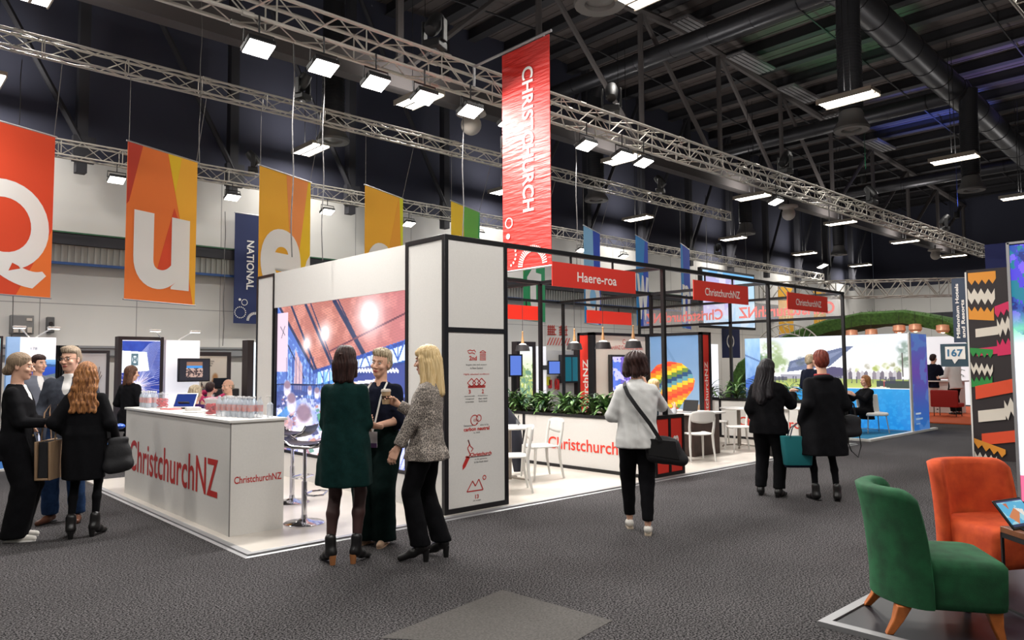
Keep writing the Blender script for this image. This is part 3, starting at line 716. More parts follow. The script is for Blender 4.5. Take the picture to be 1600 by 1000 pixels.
T('largest city and airport', CX, 1.61, .022, .30, 0); T('in New Zealand', CX, 1.575, .022, .18, 0)
T('internationally', CX - .10, 1.265, .018, .15, 0); T('recognised', CX - .10, 1.235, .018, .12, 0); T('universities', CX - .10, 1.205, .018, .12, 0)
T('Polytechnics', CX + .09, 1.265, .018, .14, 0); T('that reach', CX + .09, 1.235, .018, .13, 0); T('South Island', CX + .09, 1.205, .018, .12, 0)
T('Christchurch', CX - .12, .945, .02, .13, 0); T('aims to be', CX + .11, .945, .02, .12, 0); T('by 2030', CX, .86, .02, .09, 0)
seg([(5.13, .598), (5.46, .598)], .003); T('is the gateway', CX + .06, .57, .02, .18, 0); T('to the South Island', CX + .06, .54, .02, .20, 0); T('ski areas', CX, .125, .018, .11, 0)
mb.build('black_print', mat('black_print', (40, 36, 38), .6), lp, smooth=False)

# screen wall with the big LED picture
t = thing('screen_wall', 'long white booth wall holding the huge lit restaurant picture', 'display wall', (4.86, 7.03, PZ))
mb = MB(); mb.bb(4.872, 5.2, 7.032, 10.6, 2.49, 3.02); mb.bb(4.875, 5.2, 7.032, 10.6, PZ, .395); mb.bb(4.95, 5.2, 7.032, 10.6, .395, 2.49); mb.build('wall_panel', M_white, t, smooth=False)
mb = MB(); mb.bb(4.868, 4.95, 10.52, 10.6, .36, 2.49); mb.bb(4.868, 4.95, 7.032, 7.06, .36, 2.49); mb.bb(4.868, 4.95, 7.06, 10.52, .36, .40)
mb.bb(4.855, 4.875, 10.58, 10.61, PZ, 3.02); mb.build('screen_bezel', M_black, t, smooth=False)
mb = MB(); mb.bb(4.86, 4.91, 11.15, 11.2, PZ, 3.02); mb.bb(4.86, 4.91, 10.61, 11.15, 2.98, 3.02); mb.bb(4.86, 4.9, 10.61, 11.15, PZ, .06); mb.build('end_frame', M_black, t, smooth=False)
mb = MB(); mb.bb(4.87, 5.2, 10.61, 11.15, PZ, 2.98); mb.build('end_panel', M_white, t, smooth=False)
# the picture: a timber roofed restaurant
p = Pic(260, 170, (120, 140, 210)); rg = random.Random(4)
n1 = p.noise(3, (40, 60), 2); n2 = p.noise(5, (22, 16), 3); n3 = p.noise(8, (60, 44), 2)
p.grad((96, 128, 206), (214, 210, 240), .45, 1); p.put(np.clip((n2 - .4) * 4, 0, 1), (232, 228, 250), .55); p.put(np.clip((n3 - .55) * 6, 0, 1) * (p.Y > .55), (60, 74, 140), .6)
p.poly([(.34, .47), (1, .27), (1, .62), (.34, .66)], (70, 100, 186), .75); p.poly([(.33, .47), (1, .30), (1, .385), (.35, .55)], (206, 222, 250))
p.poly([(.0, .0), (.36, .46), (.34, .64), (0, .62)], (74, 104, 180), .9); p.put(np.clip((n3 - .5) * 6, 0, 1) * p.poly([(.0, .1), (.34, .46), (.34, .64), (0, .62)], get=True), (150, 190, 240), .7)
roof = p.poly([(.03, 0), (1, 0), (1, .27), (.335, .45)], get=True); p.put(roof, (176, 110, 100)); p.put(roof * np.clip((n2 - .45) * 5, 0, 1), (206, 140, 126), .8)
p.put(roof * ((((p.Y + p.X * .28) * 62) % 1) < .3), (140, 82, 82), .35); p.put(roof * np.clip((p.X - .5) * 2, 0, 1), (196, 116, 132), .5)
for a, b, wd in (((.13, 0), (.36, .46), .011), ((.245, -.02), (.49, .44), .013), ((.30, 0), (.5, .43), .006), ((.49, 0), (.715, .36), .018), ((.52, 0), (.72, .36), .006), ((.02, .0), (.34, .46), .012), ((0, .12), (.25, .5), .006)): p.line(a, b, wd, (34, 46, 82), asp=1.5)
p.line((.33, .46), (1, .285), .011, (44, 70, 150), asp=1.5); p.line((.45, .33), (1, .12), .006, (104, 60, 74), asp=1.5); p.line((.34, .555), (1, .395), .009, (30, 84, 160), asp=1.5)
x = .38
while x < 1: y = .455 - (x - .34) * .27; p.line((x, y), (x + .04, y + .085), .006, (60, 96, 176), asp=1.5); p.line((x + .08, y - .02), (x + .04, y + .085), .006, (60, 96, 176), asp=1.5); p.line((x + .04, y), (x + .04, y + .085), .004, (60, 96, 176), asp=1.5); x += .085
for cx, cy, r in ((.27, .27, .05), (.42, .21, .065), (.745, .12, .11)):
    for q, al in ((2.1, .3), (1.5, .5), (.9, .9), (.5, 1)): p.ell(cx, cy, r * q * .7, r * q, (255, 248, 250), al, soft=.7)
p.rect(0, .10, .04, .46, (214, 190, 206)); p.line((.03, .14), (.07, .2), .004, (90, 90, 110), 1, 1.5); p.line((.07, .14), (.04, .22), .004, (90, 90, 110), 1, 1.5); p.poly([(.17, .3), (.235, .42), (.235, .6), (.16, .6)], (224, 176, 172), .8)
for k in range(9): xx = .09 + k * .03; p.line((xx, .36), (xx, .58), .0035, (38, 62, 130), asp=1.5)
for k in range(4): xx = .36 + k * .05; p.rect(xx, xx + .035, .46, .58, (120, 190, 250), .6); p.line((xx, .44), (xx, .6), .005, (30, 60, 140), 1, 1.5)
p.poly([(0, .555), (.62, .545), (.62, .60), (0, .62)], (58, 78, 146), .55)
for k in range(30): xx = k * .021; p.line((xx, .55), (xx, .64), .0028, (34, 48, 96), asp=1.5)
p.line((0, .55), (.62, .54), .005, (28, 38, 80), asp=1.5); p.poly([(0, .60), (.2, .58), (.3, .60), (.1, .70), (0, .72)], (58, 72, 132), .8)
p.poly([(.58, .44), (1, .40), (1, .58), (.6, .6)], (46, 54, 116), .7)
for k in range(14): p.line((.66 + k * .02, .445), (.67 + k * .02, .455), .009, (255, 255, 250), .9, asp=1.5)
p.poly([(.62, .52), (.8, .5), (.8, .57), (.62, .6)], (255, 252, 255), .8); p.poly([(.6, .62), (1, .60), (1, .64), (.6, .66)], (34, 44, 104)); p.poly([(.62, .66), (1, .66), (1, .74), (.7, .73)], (110, 80, 150), .8); p.poly([(.6, .73), (1, .75), (1, .80), (.66, .77)], (34, 44, 104), .9)
p.poly([(.66, .78), (1, .80), (1, 1), (.7, 1)], (196, 200, 244), .85)
for k in range(22): p.line((.64 + k * .025, 1), (.72 + k * .025, .80), .004, (90, 110, 200), .8, asp=1.5)
for k in range(150):
    cy = rg.uniform(.62, 1); cx = rg.uniform(.0, .72); s_ = (cy - .5) * .11
    p.poly([(cx, cy), (cx + s_ * 1.1, cy - s_ * .5), (cx + s_ * 1.6, cy + s_ * .2), (cx + s_ * .4, cy + s_ * .7)], rg.choice([(250, 244, 252), (250, 246, 252), (50, 52, 96), (180, 112, 96), (92, 98, 164), (232, 214, 226), (74, 132, 116), (150, 100, 110)]), .8)
p.poly([(0, .92), (.06, .74), (.16, .80), (.10, 1), (0, 1)], (206, 160, 160), .7); p.poly([(0, .78), (.10, .70), (.13, .74), (.0, .88)], (60, 130, 200), .8); p.poly([(.36, .74), (.50, .66), (.52, .70), (.38, .79)], (70, 140, 110), .9)
for cx, cy, r in ((.36, .60, .026), (.46, .62, .032), (.30, .585, .022), (.55, .60, .02), (.10, .58, .04), (.40, .60, .02), (.14, .68, .05), (.25, .80, .085), (.44, .67, .035)):
    p.ell(cx, cy, r, r * 1.75, (232, 222, 238), .8, soft=.3); p.ell(cx, cy - r * .75, r * .9, r * .85, (126, 96, 116), .8, soft=.35); p.ell(cx, cy + r * .7, r * .8, r * .5, (255, 252, 250), .95, soft=.5)
    for q in (-.6, -.2, .2, .6): p.line((cx + q * r, cy + r * .1), (cx + q * r * 1.1, cy + r * 1.4), .002, (200, 190, 214), .7, 1.5)
p.surface('led_picture', (4.90, 10.52, .40), (0, -3.46, 0), (0, 0, 2.09), pic_mat('led_picture', 1.5), t)

# overhead frame
t = thing('booth_overhead_frame', 'open black aluminium frame standing over the white booth', 'frame', (8.8, 6.28, PZ))
s = .055; zt = 3.03
for xx, yy in ((8.8, 6.28), (11.85, 6.28), (14.85, 6.28), (8.8, 8.8), (11.97, 8.85), (14.85, 8.8), (12.1, 11.38), (14.85, 11.35)):
    mb = MB(); mb.bb(xx - s / 2, xx + s / 2, yy, yy + s, PZ + (.0 if yy < 7 else .0), zt - s); mb.build('post', M_black, t)
for yy, xa in ((6.28, 5.73), (8.8, 5.2), (11.35, 5.2)):
    mb = MB(); mb.bb(xa, 14.88, yy, yy + s, zt - s, zt); mb.build('beam', M_black, t)
for xx in (8.8, 11.9, 14.85):
    mb = MB(); mb.bb(xx - s / 2, xx + s / 2, 6.33, 11.35, zt - s, zt - .002); mb.build('beam', M_black, t)
mb = MB(); mb.bb(14.85 - s / 2, 14.85 + s / 2, 6.33, 11.35, 2.5, 2.5 + s); mb.build('beam', M_black, t)

def hang_sign(xa, xb, y, txt, label, back=False):
    t = thing('hanging_sign', label, 'sign', (xa, y, 2.57), 0, None)
    mb = MB(); mb.bb(xa, xb, y, y + .012, 2.575, 2.88); mb.build('board', mat('red_gloss_board', (222, 50, 36), .25, bump=(3, .1)) if back else M_red, t, smooth=False)
    mb = MB(); 
    for q in (.22, .72): mb.bb(xa + (xb - xa) * q - .012, xa + (xb - xa) * q + .012, y + .015, y + .035, 2.80, 2.98)
    mb.build('hanger', M_black, t)
    if txt:
        mb = MB(); text(mb, txt, ((xa + xb) / 2 + .02, y, 2.72), UX, UZ, h=.125 if txt[0] == 'H' else .12, w=.78 if txt[0] == 'H' else 1.02, align='c', bold=.012); mb.build('lettering', M_text, t, smooth=False)
hang_sign(6.46, 8.11, 6.265, 'Haere-roa', 'red hanging sign reading Haere-roa')
hang_sign(9.52, 11.12, 6.265, 'ChristchurchNZ', 'red hanging ChristchurchNZ sign between the second and third front posts')
hang_sign(12.47, 14.08, 6.265, 'ChristchurchNZ', 'red hanging ChristchurchNZ sign nearest the far end of the booth')
hang_sign(9.72, 11.37, 11.34, '', 'plain back of a red sign behind the tower edge', True)
hang_sign(12.83, 14.49, 11.34, '', 'plain shiny back of a red sign between two pendant lamps', True)
M_clear = clear_mat('clear_film', (240, 236, 238), .88)
for ya, yb, lb in ((6.4, 8.7, 'clear banner with mirrored red ChristchurchNZ letters next to the far front post'), (8.95, 11.25, 'clear banner with mirrored red ChristchurchNZ letters in the back bay')):
    t = thing('clear_banner', lb, 'sign', (14.86, ya, 2.5))
    mb = MB(); mb.bb(14.856, 14.86, ya, yb, 2.56, 2.97); mb.build('clear_film', M_clear, t, smooth=False)
    mb = MB(); text(mb, 'ChristchurchNZ', (14.866, (ya + yb) / 2, 2.74), UY, UZ, w=2.15, h=.25, align='c', bold=.025); mb.build('lettering', mat('red_film_lettering', (236, 72, 58), .5), t, smooth=False)

# planters, red end box
M_soil = mat('bark_mulch', (120, 86, 56), .95, noise=(60, .5), bump=(60, .6))
def planter(x0, y0, y1, wd, h, seams, word, wy0, wy1, label):
    t = thing('planter_wall', label, 'planter', (x0, y0, PZ))
    mb = MB(); f = .05
    mb.bb(x0, x0 + f, y0, y1, h - .045, h); mb.bb(x0 + wd - f, x0 + wd, y0, y1, h - .045, h); mb.bb(x0 + f, x0 + wd - f, y0, y0 + f, h - .045, h); mb.bb(x0 + f, x0 + wd - f, y1 - f, y1, h - .045, h)
    mb.bb(x0, x0 + f, y0, y1, PZ, PZ + .05)
    for y in [y0, y1 - f] + seams: mb.bb(x0, x0 + f, y, y + f, PZ + .05, h - .045); mb.bb(x0 + wd - f, x0 + wd, y, y + f, PZ, h - .045)
    mb.build('frame', M_black, t, smooth=False)
    mb = MB(); mb.bb(x0 + .012, x0 + .03, y0 + .02, y1 - .02, PZ + .03, h - .03); mb.bb(x0 + wd - .03, x0 + wd - .012, y0 + .02, y1 - .02, PZ + .03, h - .03); mb.bb(x0 + .03, x0 + wd - .03, y0 + .02, y0 + .03, PZ, h - .03); mb.build('panel', M_white, t, smooth=False)
    mb = MB(); mb.bb(x0 + .03, x0 + wd - .03, y0 + .03, y1 - .03, h - .12, h - .05); mb.build('soil', M_soil, t, smooth=False)
    mb = MB(); text(mb, word, (x0 + .012, wy1, .42), -UY, UZ, w=wy1 - wy0, h=.185 * (1 if word[0] == 'C' else 1), align='l', bold=.012, lift=.004)
    # anchor is the lower left corner of the word
    zmin = min(q[2] for q in mb.v); mb.v = [(q[0], q[1], q[2] - zmin + .30) for q in mb.v]
    mb.build('lettering', mat('bright_red_lettering', (228, 60, 42), .5), t, smooth=False)
    return t
planter(8.34, 6.36, 11.3, .52, .85, [8.75], 'ChristchurchNZ', 6.42, 8.22, 'white planter wall with red ChristchurchNZ lettering nearest the tower')
planter(14.2, 6.3, 9.35, .5, .86, [8.72], 'ChristchurchNZ', 6.42, 8.3, 'white planter wall behind the two dark haired women')
t = thing('red_number_box', 'black framed red box end marked 178 twice', 'sign', (8.46, 6.28, PZ))
mb = MB(); xa, xb = 8.47, 9.18
for z in (PZ, .83): mb.bb(xa, xb, 6.25, 6.34, z, z + .05)
for x in (xa, 8.80, xb - .05): mb.bb(x, x + .05, 6.25, 6.34, PZ + .05, .83)
mb.build('frame', M_black, t, smooth=False)
mb = MB(); mb.bb(xa + .05, xb - .05, 6.262, 6.33, PZ + .05, .83); mb.build('panel', M_red, t, smooth=False)
mb = MB(); text(mb, '178', (8.66, 6.262, .40), UZ, -UX, w=.36, h=.14, align='c', bold=.03); text(mb, '178', (8.98, 6.262, .40), UZ, -UX, w=.36, h=.14, align='c', bold=.03); mb.build('lettering', M_text, t, smooth=False)
t = thing('bubble_sign', 'small dark sign with a white speech bubble on the red box', 'sign', (8.60, 6.42, .85))
mb = MB(); mb.bb(8.42, 8.80, 6.42, 6.44, .86, 1.14); mb.build('board', mat('teal_sign', (42, 70, 84), .5), t, smooth=False)
mb = MB(); mb.bb(8.46, 8.74, 6.414, 6.42, .95, 1.1); mb.prism([(8.54, .95), (8.60, .95), (8.56, .90)], (0, 6.42, 0), UX, UZ, .006); mb.build('bubble', M_text, t, smooth=False)
mb = MB(); text(mb, '020', (8.6, 6.414, 1.06), UX, UZ, w=.10, h=.035, align='c'); text(mb, 'EVENT', (8.6, 6.414, 1.0), UX, UZ, w=.17, h=.04, align='c'); mb.build('lettering', mat('teal_sign', (42, 70, 84)), t, smooth=False)

# leafy plants in the planters
M_leaf = mat('glossy_leaf', (44, 92, 44), .3, noise=(9, .4), c2=(120, 160, 92))
M_leafd = mat('dark_leaf', (26, 58, 30), .35, noise=(12, .4)); M_leafl = mat('pale_leaf', (122, 158, 96), .35, noise=(12, .3))
def leaf(mb, o, az, el, L, W, droop, m, rnd):
    """a folded, arching leaf blade made of five cross sections"""
    d = Vector((math.cos(az), math.sin(az), 0)); s = Vector((-math.sin(az), math.cos(az), 0)); p = Vector(o); e = el; vs = []; K = 5
    for k in range(K + 1):
        t = k / K; w = W * math.sin(PI * min(1, t * .92 + .08)) ** .8 * (1 if k < K else .05)
        up = d * -math.sin(e) + UZ * math.cos(e)
        vs += [p - s * w + up * w * .35, p, p + s * w + up * w * .35]
        p = p + (d * math.cos(e) + UZ * math.sin(e)) * (L / K); e -= droop / K
    fs = []
    for k in range(K):
        a = 3 * k; fs += [(a, a + 1, a + 4, a + 3), (a + 1, a + 2, a + 5, a + 4)]
    mb.add(vs, fs, m)
def leafy(x, y, z, label, group, seed, h=.3, n=46, spread=.22, mats=None):
    rnd = random.Random(seed); t = thing('leafy_plant', label, 'plant', (x, y, z), 0, group)
    mb = MB()
    for k in range(n):
        az = rnd.uniform(0, 2 * PI); hh = rnd.uniform(.02, h * .62); r = rnd.uniform(0, .05)
        leaf(mb, (x + r * math.cos(az), y + r * math.sin(az), z + hh), az, rnd.uniform(.1, 1.25), rnd.uniform(.14, .26) * spread / .22, rnd.uniform(.02, .034), rnd.uniform(.7, 2.0), rnd.choice([0, 0, 1, 2]), rnd)
    mb.build('foliage', mats or [M_leaf, M_leafd, M_leafl], t, angle=80)
    mb = MB()
    for k in range(4): a = rnd.uniform(0, 6.28); mb.tube([(x, y, z), (x + .02 * math.cos(a), y + .02 * math.sin(a), z + h * .35), (x + .06 * math.cos(a), y + .06 * math.sin(a), z + h * .6)], .006, n=5)
    mb.build('stem', mat('green_stem', (70, 100, 50)), t)
    return t
for k in range(16): leafy(8.56 + (k % 2) * .08, 6.60 + k * .31, .80, ORD[k] + ' broad leaved plant in the long planter, counted from the red 178 box', 'green plants in the long planter', 100 + k, h=.42, n=72, spread=.25)
for k in range(5): leafy(14.42 + (k % 2) * .06, 6.7 + k * .60, .80, ORD[k] + ' arching green plant in the far planter, counted from the aisle', 'green plants in the far planter', 200 + k, h=.5, n=60, spread=.34)

# pendant lamps
pl = None
for k, (x, y) in enumerate(((8.8, 9.27), (8.8, 8.05), (8.8, 7.45), (8.8, 6.86))):
    lb = 'black pendant lamp with wooden neck, ' + ('alone beside the tower', 'over the plants beside the dark post', 'before the red strip', 'above the woman in the white jacket')[k]
    if pl is None:
        pl = thing('pendant_lamp', lb, 'pendant lamp', (x, y, 1.85), 0, 'black pendant lamps over the planter')
        mb = MB(); mb.lathe([(.13, 0), (.105, .1), (.04, .11), (.04, .105), (.10, .095), (.122, .0)], (0, 0, 0), 28); mb.build('shade', mat('charcoal_shade', (34, 32, 34), .6), pl, world=False)
        mb = MB(); mb.lathe([(.07, .108), (.055, .125), (.02, .135)], (0, 0, 0), 20); mb.build('cap', M_wplast, pl, world=False)
        mb = MB(); mb.lathe([(.028, .13), (.022, .2), (.012, .26), (.012, .32), (.018, .33), (.006, .345)], (0, 0, 0), 16); mb.build('neck', M_wood, pl, world=False)
        mb = MB(); mb.cyl((0, 0, .34), (0, 0, 1.12), .004, n=5); mb.build('cord', M_cord, pl, world=False)
        mb = MB(); mb.ball((0, 0, .04), .035, 12); mb.build('bulb', mat('unlit_bulb', (235, 225, 205), .3), pl, world=False)
    else: dup(pl, (x, y, 1.85), 0, lb)

# inner walls: convention bureau wall and balloon wall
t = thing('bureau_wall', 'beige partition wall reading ChristchurchNZ Convention Bureau', 'partition wall', (10.2, 8.86, PZ))
z1 = 2.2
mb = MB()
for (a, b, c, d, e, f) in ((10.2, 10.26, 8.86, 9.0, PZ, z1), (11.76, 11.82, 8.80, 8.9, PZ, z1), (10.2, 11.82, 8.86, 8.9, z1 - .05, z1), (10.2, 10.26, 9.2, 9.26, PZ, z1), (10.2, 10.26, 8.86, 9.26, z1 - .05, z1)): mb.bb(a, b, c, d, e, f)
mb.build('frame', M_black, t, smooth=False)
M_beige = mat('beige_fabric_panel', (216, 207, 196), .8)
mb = MB(); mb.bb(10.24, 11.8, 8.875, 9.2, PZ, z1 - .02); mb.build('panel', M_beige, t, smooth=False)
mb = MB(); mb.bb(10.205, 10.22, 8.95, 9.2, PZ + .05, z1 - .05); mb.build('red_strip', M_red, t, smooth=False)
mb = MB(); text(mb, 'ChristchurchNZ', (10.205, 9.07, .95), UZ, UY, w=1.5, h=.13, align='c', bold=.02); mb.build('strip_lettering', M_text, t, smooth=False)
mb = MB(); text(mb, 'ChristchurchNZ Convention Bureau', (11.05, 8.875, 1.93), UX, UZ, w=1.25, h=.075, align='c', bold=.008); ring(mb, (11.1, 8.875, 2.04), .04, .006, UX, UZ, -UY, a0=.6, a1=5.6, lift=.003); mb.build('lettering', M_redd, t, smooth=False)
t = thing('balloon_wall', 'partition wall printed with a rainbow hot air balloon', 'partition wall', (11.8, 7.66, PZ))
mb = MB()
for (a, b, c, d, e, f) in ((11.79, 11.85, 7.62, 7.68, PZ, z1), (12.05, 12.12, 7.62, 7.68, PZ, z1), (11.79, 11.84, 7.68, 8.8, z1 - .05, z1), (11.79, 12.12, 7.62, 7.68, z1 - .05, z1)): mb.bb(a, b, c, d, e, f)
mb.build('frame', M_black, t, smooth=False)
mb = MB(); mb.bb(11.81, 12.1, 7.66, 8.8, PZ, z1 - .01); mb.build('core', M_beige, t, smooth=False)
mb = MB(); mb.bb(11.85, 12.05, 7.63, 7.66, PZ, z1 - .05); mb.build('red_strip', M_red, t, smooth=False)
mb = MB(); text(mb, 'ChristchurchNZ', (11.95, 7.63, 1.0), UZ, -UX, w=1.3, h=.11, align='c', bold=.02); mb.build('strip_lettering', M_text, t, smooth=False)
p = Pic(170, 320, (104, 142, 178)); p.grad((92, 128, 168), (134, 164, 192), 0, .7)
p.line((.25, .02), (.65, .35), .012, (86, 120, 156), .6, asp=.5)
p.poly([(.45, 1), (.5, .80), (.70, .64), (1, .62), (1, 1)], (176, 146, 116)); p.poly([(.6, .85), (.82, .70), (.9, .72), (.84, .86)], (52, 66, 104)); p.put(p.noise(9, (30, 50), 2) * (p.Y > .70) * (p.X > .5), (120, 96, 80), .4)
bc = [(226, 66, 42), (240, 132, 36), (244, 200, 40), (96, 130, 52), (30, 70, 110), (90, 150, 160), (240, 190, 50), (232, 100, 40)]
cx, cy = .40, .56; dx = (p.X - cx) / .50; dy = (p.Y - cy) / .20
env = p.poly([(-.04, .44), (.0, .34), (.14, .27), (.40, .235), (.66, .255), (.84, .32), (.92, .41), (.88, .49), (.74, .57), (.58, .67), (.38, .67), (.1, .58)], get=True)
ui = ((p.X * 9).astype(int)); vi = ((p.Y * 26 + (p.X * 9).astype(int) * .55 * (1 if True else 1))).astype(int)
for q in range(8): p.put(env * (vi % 8 == q), bc[q], 1)
p.put(env * ((p.X * 9 % 1) < .10), (150, 80, 40), .35); p.poly([(.38, .66), (.58, .66), (.54, .71), (.42, .71)], (206, 60, 40))
p.surface('balloon_print', (11.80, 8.79, PZ + .05), (0, -1.1, 0), (0, 0, z1 - .12), pic_mat('balloon_print', None), t)
t = thing('partition_wall', 'narrow white partition wall with a black post past the balloon wall', 'partition wall', (12.1, 8.9, PZ))
mb = MB(); mb.bb(12.12, 13.95, 8.9, 9.0, PZ, z1); mb.build('panel', M_beige, t, smooth=False)
mb = MB(); mb.bb(13.95, 14.05, 8.86, 8.96, PZ, z1); mb.bb(12.12, 13.95, 8.88, 9.02, z1, z1 + .03); mb.build('frame', M_black, t, smooth=False)
t = thing('wall_monitor', 'black wall monitor seen edge on beyond the balloon wall', 'monitor', (13.2, 8.78, 1.3)); mb = MB(); mb.bb(12.6, 13.55, 8.8, 8.86, 1.15, 1.82); mb.build('casing', M_blk, t); mb = MB(); mb.bb(12.65, 13.5, 8.795, 8.8, 1.2, 1.78); mb.build('display', mat('dark_glass', (20, 24, 34), .1), t, smooth=False)
t = thing('wall_monitor', 'wall monitor showing blue and violet pictures behind the woman in the white jacket', 'monitor', (10.95, 8.8, 1.3))
mb = MB(); mb.bb(10.6, 11.62, 8.80, 8.86, 1.08, 1.79); mb.build('casing', M_blk, t, bevel=.008)
p = Pic(80, 50, (60, 60, 150)); p.put(p.noise(2, (5, 4), 3), (150, 120, 230), .9); p.rect(0, .25, .1, 1, (60, 130, 230), .6); p.line((.3, 0), (.6, 1), .03, (160, 110, 210), .7, 1.5); p.rect(.88, 1, 0, 1, (190, 110, 90), .6); p.put(p.noise(8, (10, 8), 2) > .62, (225, 215, 255), .8)
p.surface('display', (10.66, 8.798, 1.12), (.9, 0, 0), (0, 0, .63), pic_mat('monitor_picture', 1.3), t)

# ---------------------------------------------------------------- welcome counter
t = thing('welcome_counter', 'white welcome counter with red ChristchurchNZ lettering', 'counter', (2.77, 6.92, PZ))
mb = MB(); mb.bb(2.775, 3.31, 6.925, 10.28, PZ, 1.075); mb.build('body', M_white, t, smooth=False)
mb = MB(); mb.bb(2.755, 3.335, 6.905, 10.30, 1.075, 1.10); mb.build('worktop', M_whiteg, t, bevel=.003)
mb = MB(); mb.bb(2.772, 2.78, 6.922, 6.93, PZ, 1.075); mb.build('corner_seam', mat('seam_grey', (120, 118, 116)), t, smooth=False)
mb = MB(); text(mb, 'ChristchurchNZ', (2.775, 8.645, .52), -UY, UZ, w=2.86, h=.375, align='c', bold=.012, lift=.003)
text(mb, 'ChristchurchNZ', (3.05, 6.925, .535), UX, UZ, w=.47, h=.068, align='c', bold=.012, lift=.003); mb.build('lettering', M_redd, t, smooth=False)

# bar stools
M_seatb = mat('black_leather', (30, 28, 32), .35)
def stool(x, y, rz, label, first=[None]):
    if first[0] is None:
        t = thing('bar_stool', label, 'bar stool', (x, y, PZ), rz, 'bar stools behind the counter')
        mb = MB(); mb.lathe([(.205, 0), (.205, .008), (.19, .018), (.08, .03), (.035, .05), (.028, .09)], (0, 0, 0), 32); mb.build('base', M_chrome, t, world=False)
        mb = MB(); mb.cyl((0, 0, .05), (0, 0, .42), .028, n=16); mb.cyl((0, 0, .42), (0, 0, .76), .018, n=14); mb.build('column', M_chrome, t, world=False)
        mb = MB(); mb.tube([(.0, .03, .30), (.12, .05, .30), (.17, .13, .30), (.12, .21, .30), (-.12, .21, .30), (-.17, .13, .30), (-.12, .05, .30), (0, .03, .30)], .010, n=8); mb.build('footrest', M_chrome, t, world=False)
        prof = [(-.20, .87), (-.195, .845), (-.17, .82), (-.08, .80), (.05, .795), (.16, .81), (.21, .85), (.235, .90)]
        vs = []; fs = []; K = len(prof)
        for (yy, zz) in prof:
            for x_, dz_ in ((-.2, .008), (-.16, 0), (0, -.004), (.16, 0), (.2, .008)): vs.append((x_, yy, zz + dz_))
        for (yy, zz) in prof:
            for x_, dz_ in ((-.2, -.015), (-.16, -.038), (0, -.042), (.16, -.038), (.2, -.015)): vs.append((x_, yy, zz + dz_))
        for k in range(K - 1):
            for i in range(4): a = k * 5 + i; fs.append((a, a + 1, a + 6, a + 5)); b = a + K * 5; fs.append((b, b + 5, b + 6, b + 1))
            for i in (0, 4): a = k * 5 + i; fs.append((a, a + 5, a + 5 + K * 5, a + K * 5))
        for k in (0, K - 1):
            for i in range(4): a = k * 5 + i; fs.append((a, a + 1, a + 1 + K * 5, a + K * 5))
        mb = MB(); mb.add(vs, fs); mb.build('seat', M_seatb, t, world=False, angle=60)
        mb = MB(); mb.tube([(-.19, -.19, .865), (-.2, -.1, .80), (-.2, .1, .785), (-.2, .2, .83), (-.19, .235, .895)], .009, n=8); mb.tube([(.19, -.19, .865), (.2, -.1, .80), (.2, .1, .785), (.2, .2, .83), (.19, .235, .895)], .009, n=8); mb.build('rim', M_chrome, t, world=False)
        first[0] = t; return t
    return dup(first[0], (x, y, PZ), rz, label)
stool(3.56, 6.98, -2.25, 'black and chrome bar stool nearest the woman in the green dress')
stool(4.0, 8.15, -2.45, 'black and chrome bar stool half hidden by the counter corner')

# white plastic chairs
def chair(x, y, rz, label, group='white plastic cafe chairs', first=[None], z=PZ):
    if first[0] is None:
        t = thing('cafe_chair', label, 'chair', (x, y, z), rz, group)
        # seat: rounded slab, dished; front is +y
        mb = MB(); N = 9; vs = []; fs = []
        for j in range(N + 1):
            for i in range(N + 1):
                a, b = i / N * 2 - 1, j / N * 2 - 1; wd = .215 + .012 * b
                xx = a * wd; yy = b * .205
                k = max(0, abs(a) - .7) * max(0, abs(b) - .7) / .09; xx *= 1 - .06 * k; yy *= 1 - .06 * k
                vs.append((xx, yy, .455 - .012 * (1 - a * a) + (.006 if b > .8 else 0) - (.012 if b > .95 else 0)))
        for j in range(N):
            for i in range(N): q = j * (N + 1) + i; fs.append((q, q + 1, q + N + 2, q + N + 1))
        mb.add(vs, fs); o = mb.build('seat', M_wplast, t, world=False, angle=60); md = o.modifiers.new('thick', 'SOLIDIFY'); md.thickness = .022; md.offset = -1
        for sx, sy in ((-1, 1), (1, 1), (-1, -1), (1, -1)):
            mb = MB(); mb.tube([(sx * .195, sy * .185, .45), (sx * .205, sy * .195, .25), (sx * .215, sy * (.215 if sy > 0 else .245), 0)], [.024, .02, .015], n=8); mb.build('leg', M_wplast, t, world=False)
        mb = MB()
        for sx in (-1, 1): mb.tube([(sx * .2, -.185, .44), (sx * .213, -.205, .56), (sx * .212, -.23, .70), (sx * .2, -.24, .78)], [.023, .021, .021, .017], n=8)
        mb.build('back_frame', M_wplast, t, world=False)
        vs = []; fs = []; NX = 12; NZ = 5
        for j in range(NZ + 1):
            for i in range(NX + 1):
                a = i / NX * 2 - 1; b = j / NZ; zb = .655 + .035 * (1 - a * a) * -1 + (.02 if abs(a) > .95 else 0); ztp = .825 - .035 * abs(a) ** 4
                zz = zb + (ztp - zb) * b; vs.append((a * .212, -.232 - .035 * (1 - a * a) - .02 * b, zz))
        for j in range(NZ):
            for i in range(NX): q = j * (NX + 1) + i; fs.append((q, q + 1, q + NX + 2, q + NX + 1))
        mb = MB(); mb.add(vs, fs); o = mb.build('backrest', M_wplast, t, world=False, angle=80); md = o.modifiers.new('thick', 'SOLIDIFY'); md.thickness = .016; md.offset = 0
        first[0] = t; return t
    return dup(first[0], (x, y, z), rz, label, group)
chair(6.35, 6.92, -2.2 + PI, 'white cafe chair cut off by the tower edge')
chair(7.42, 7.45, 1.25, 'white cafe chair in front of the planter lettering')
chair(10.55, 6.95, -.55, 'white cafe chair beside the red 178 box')
chair(12.2, 7.1, .9, 'white cafe chair in the middle of the open bay')
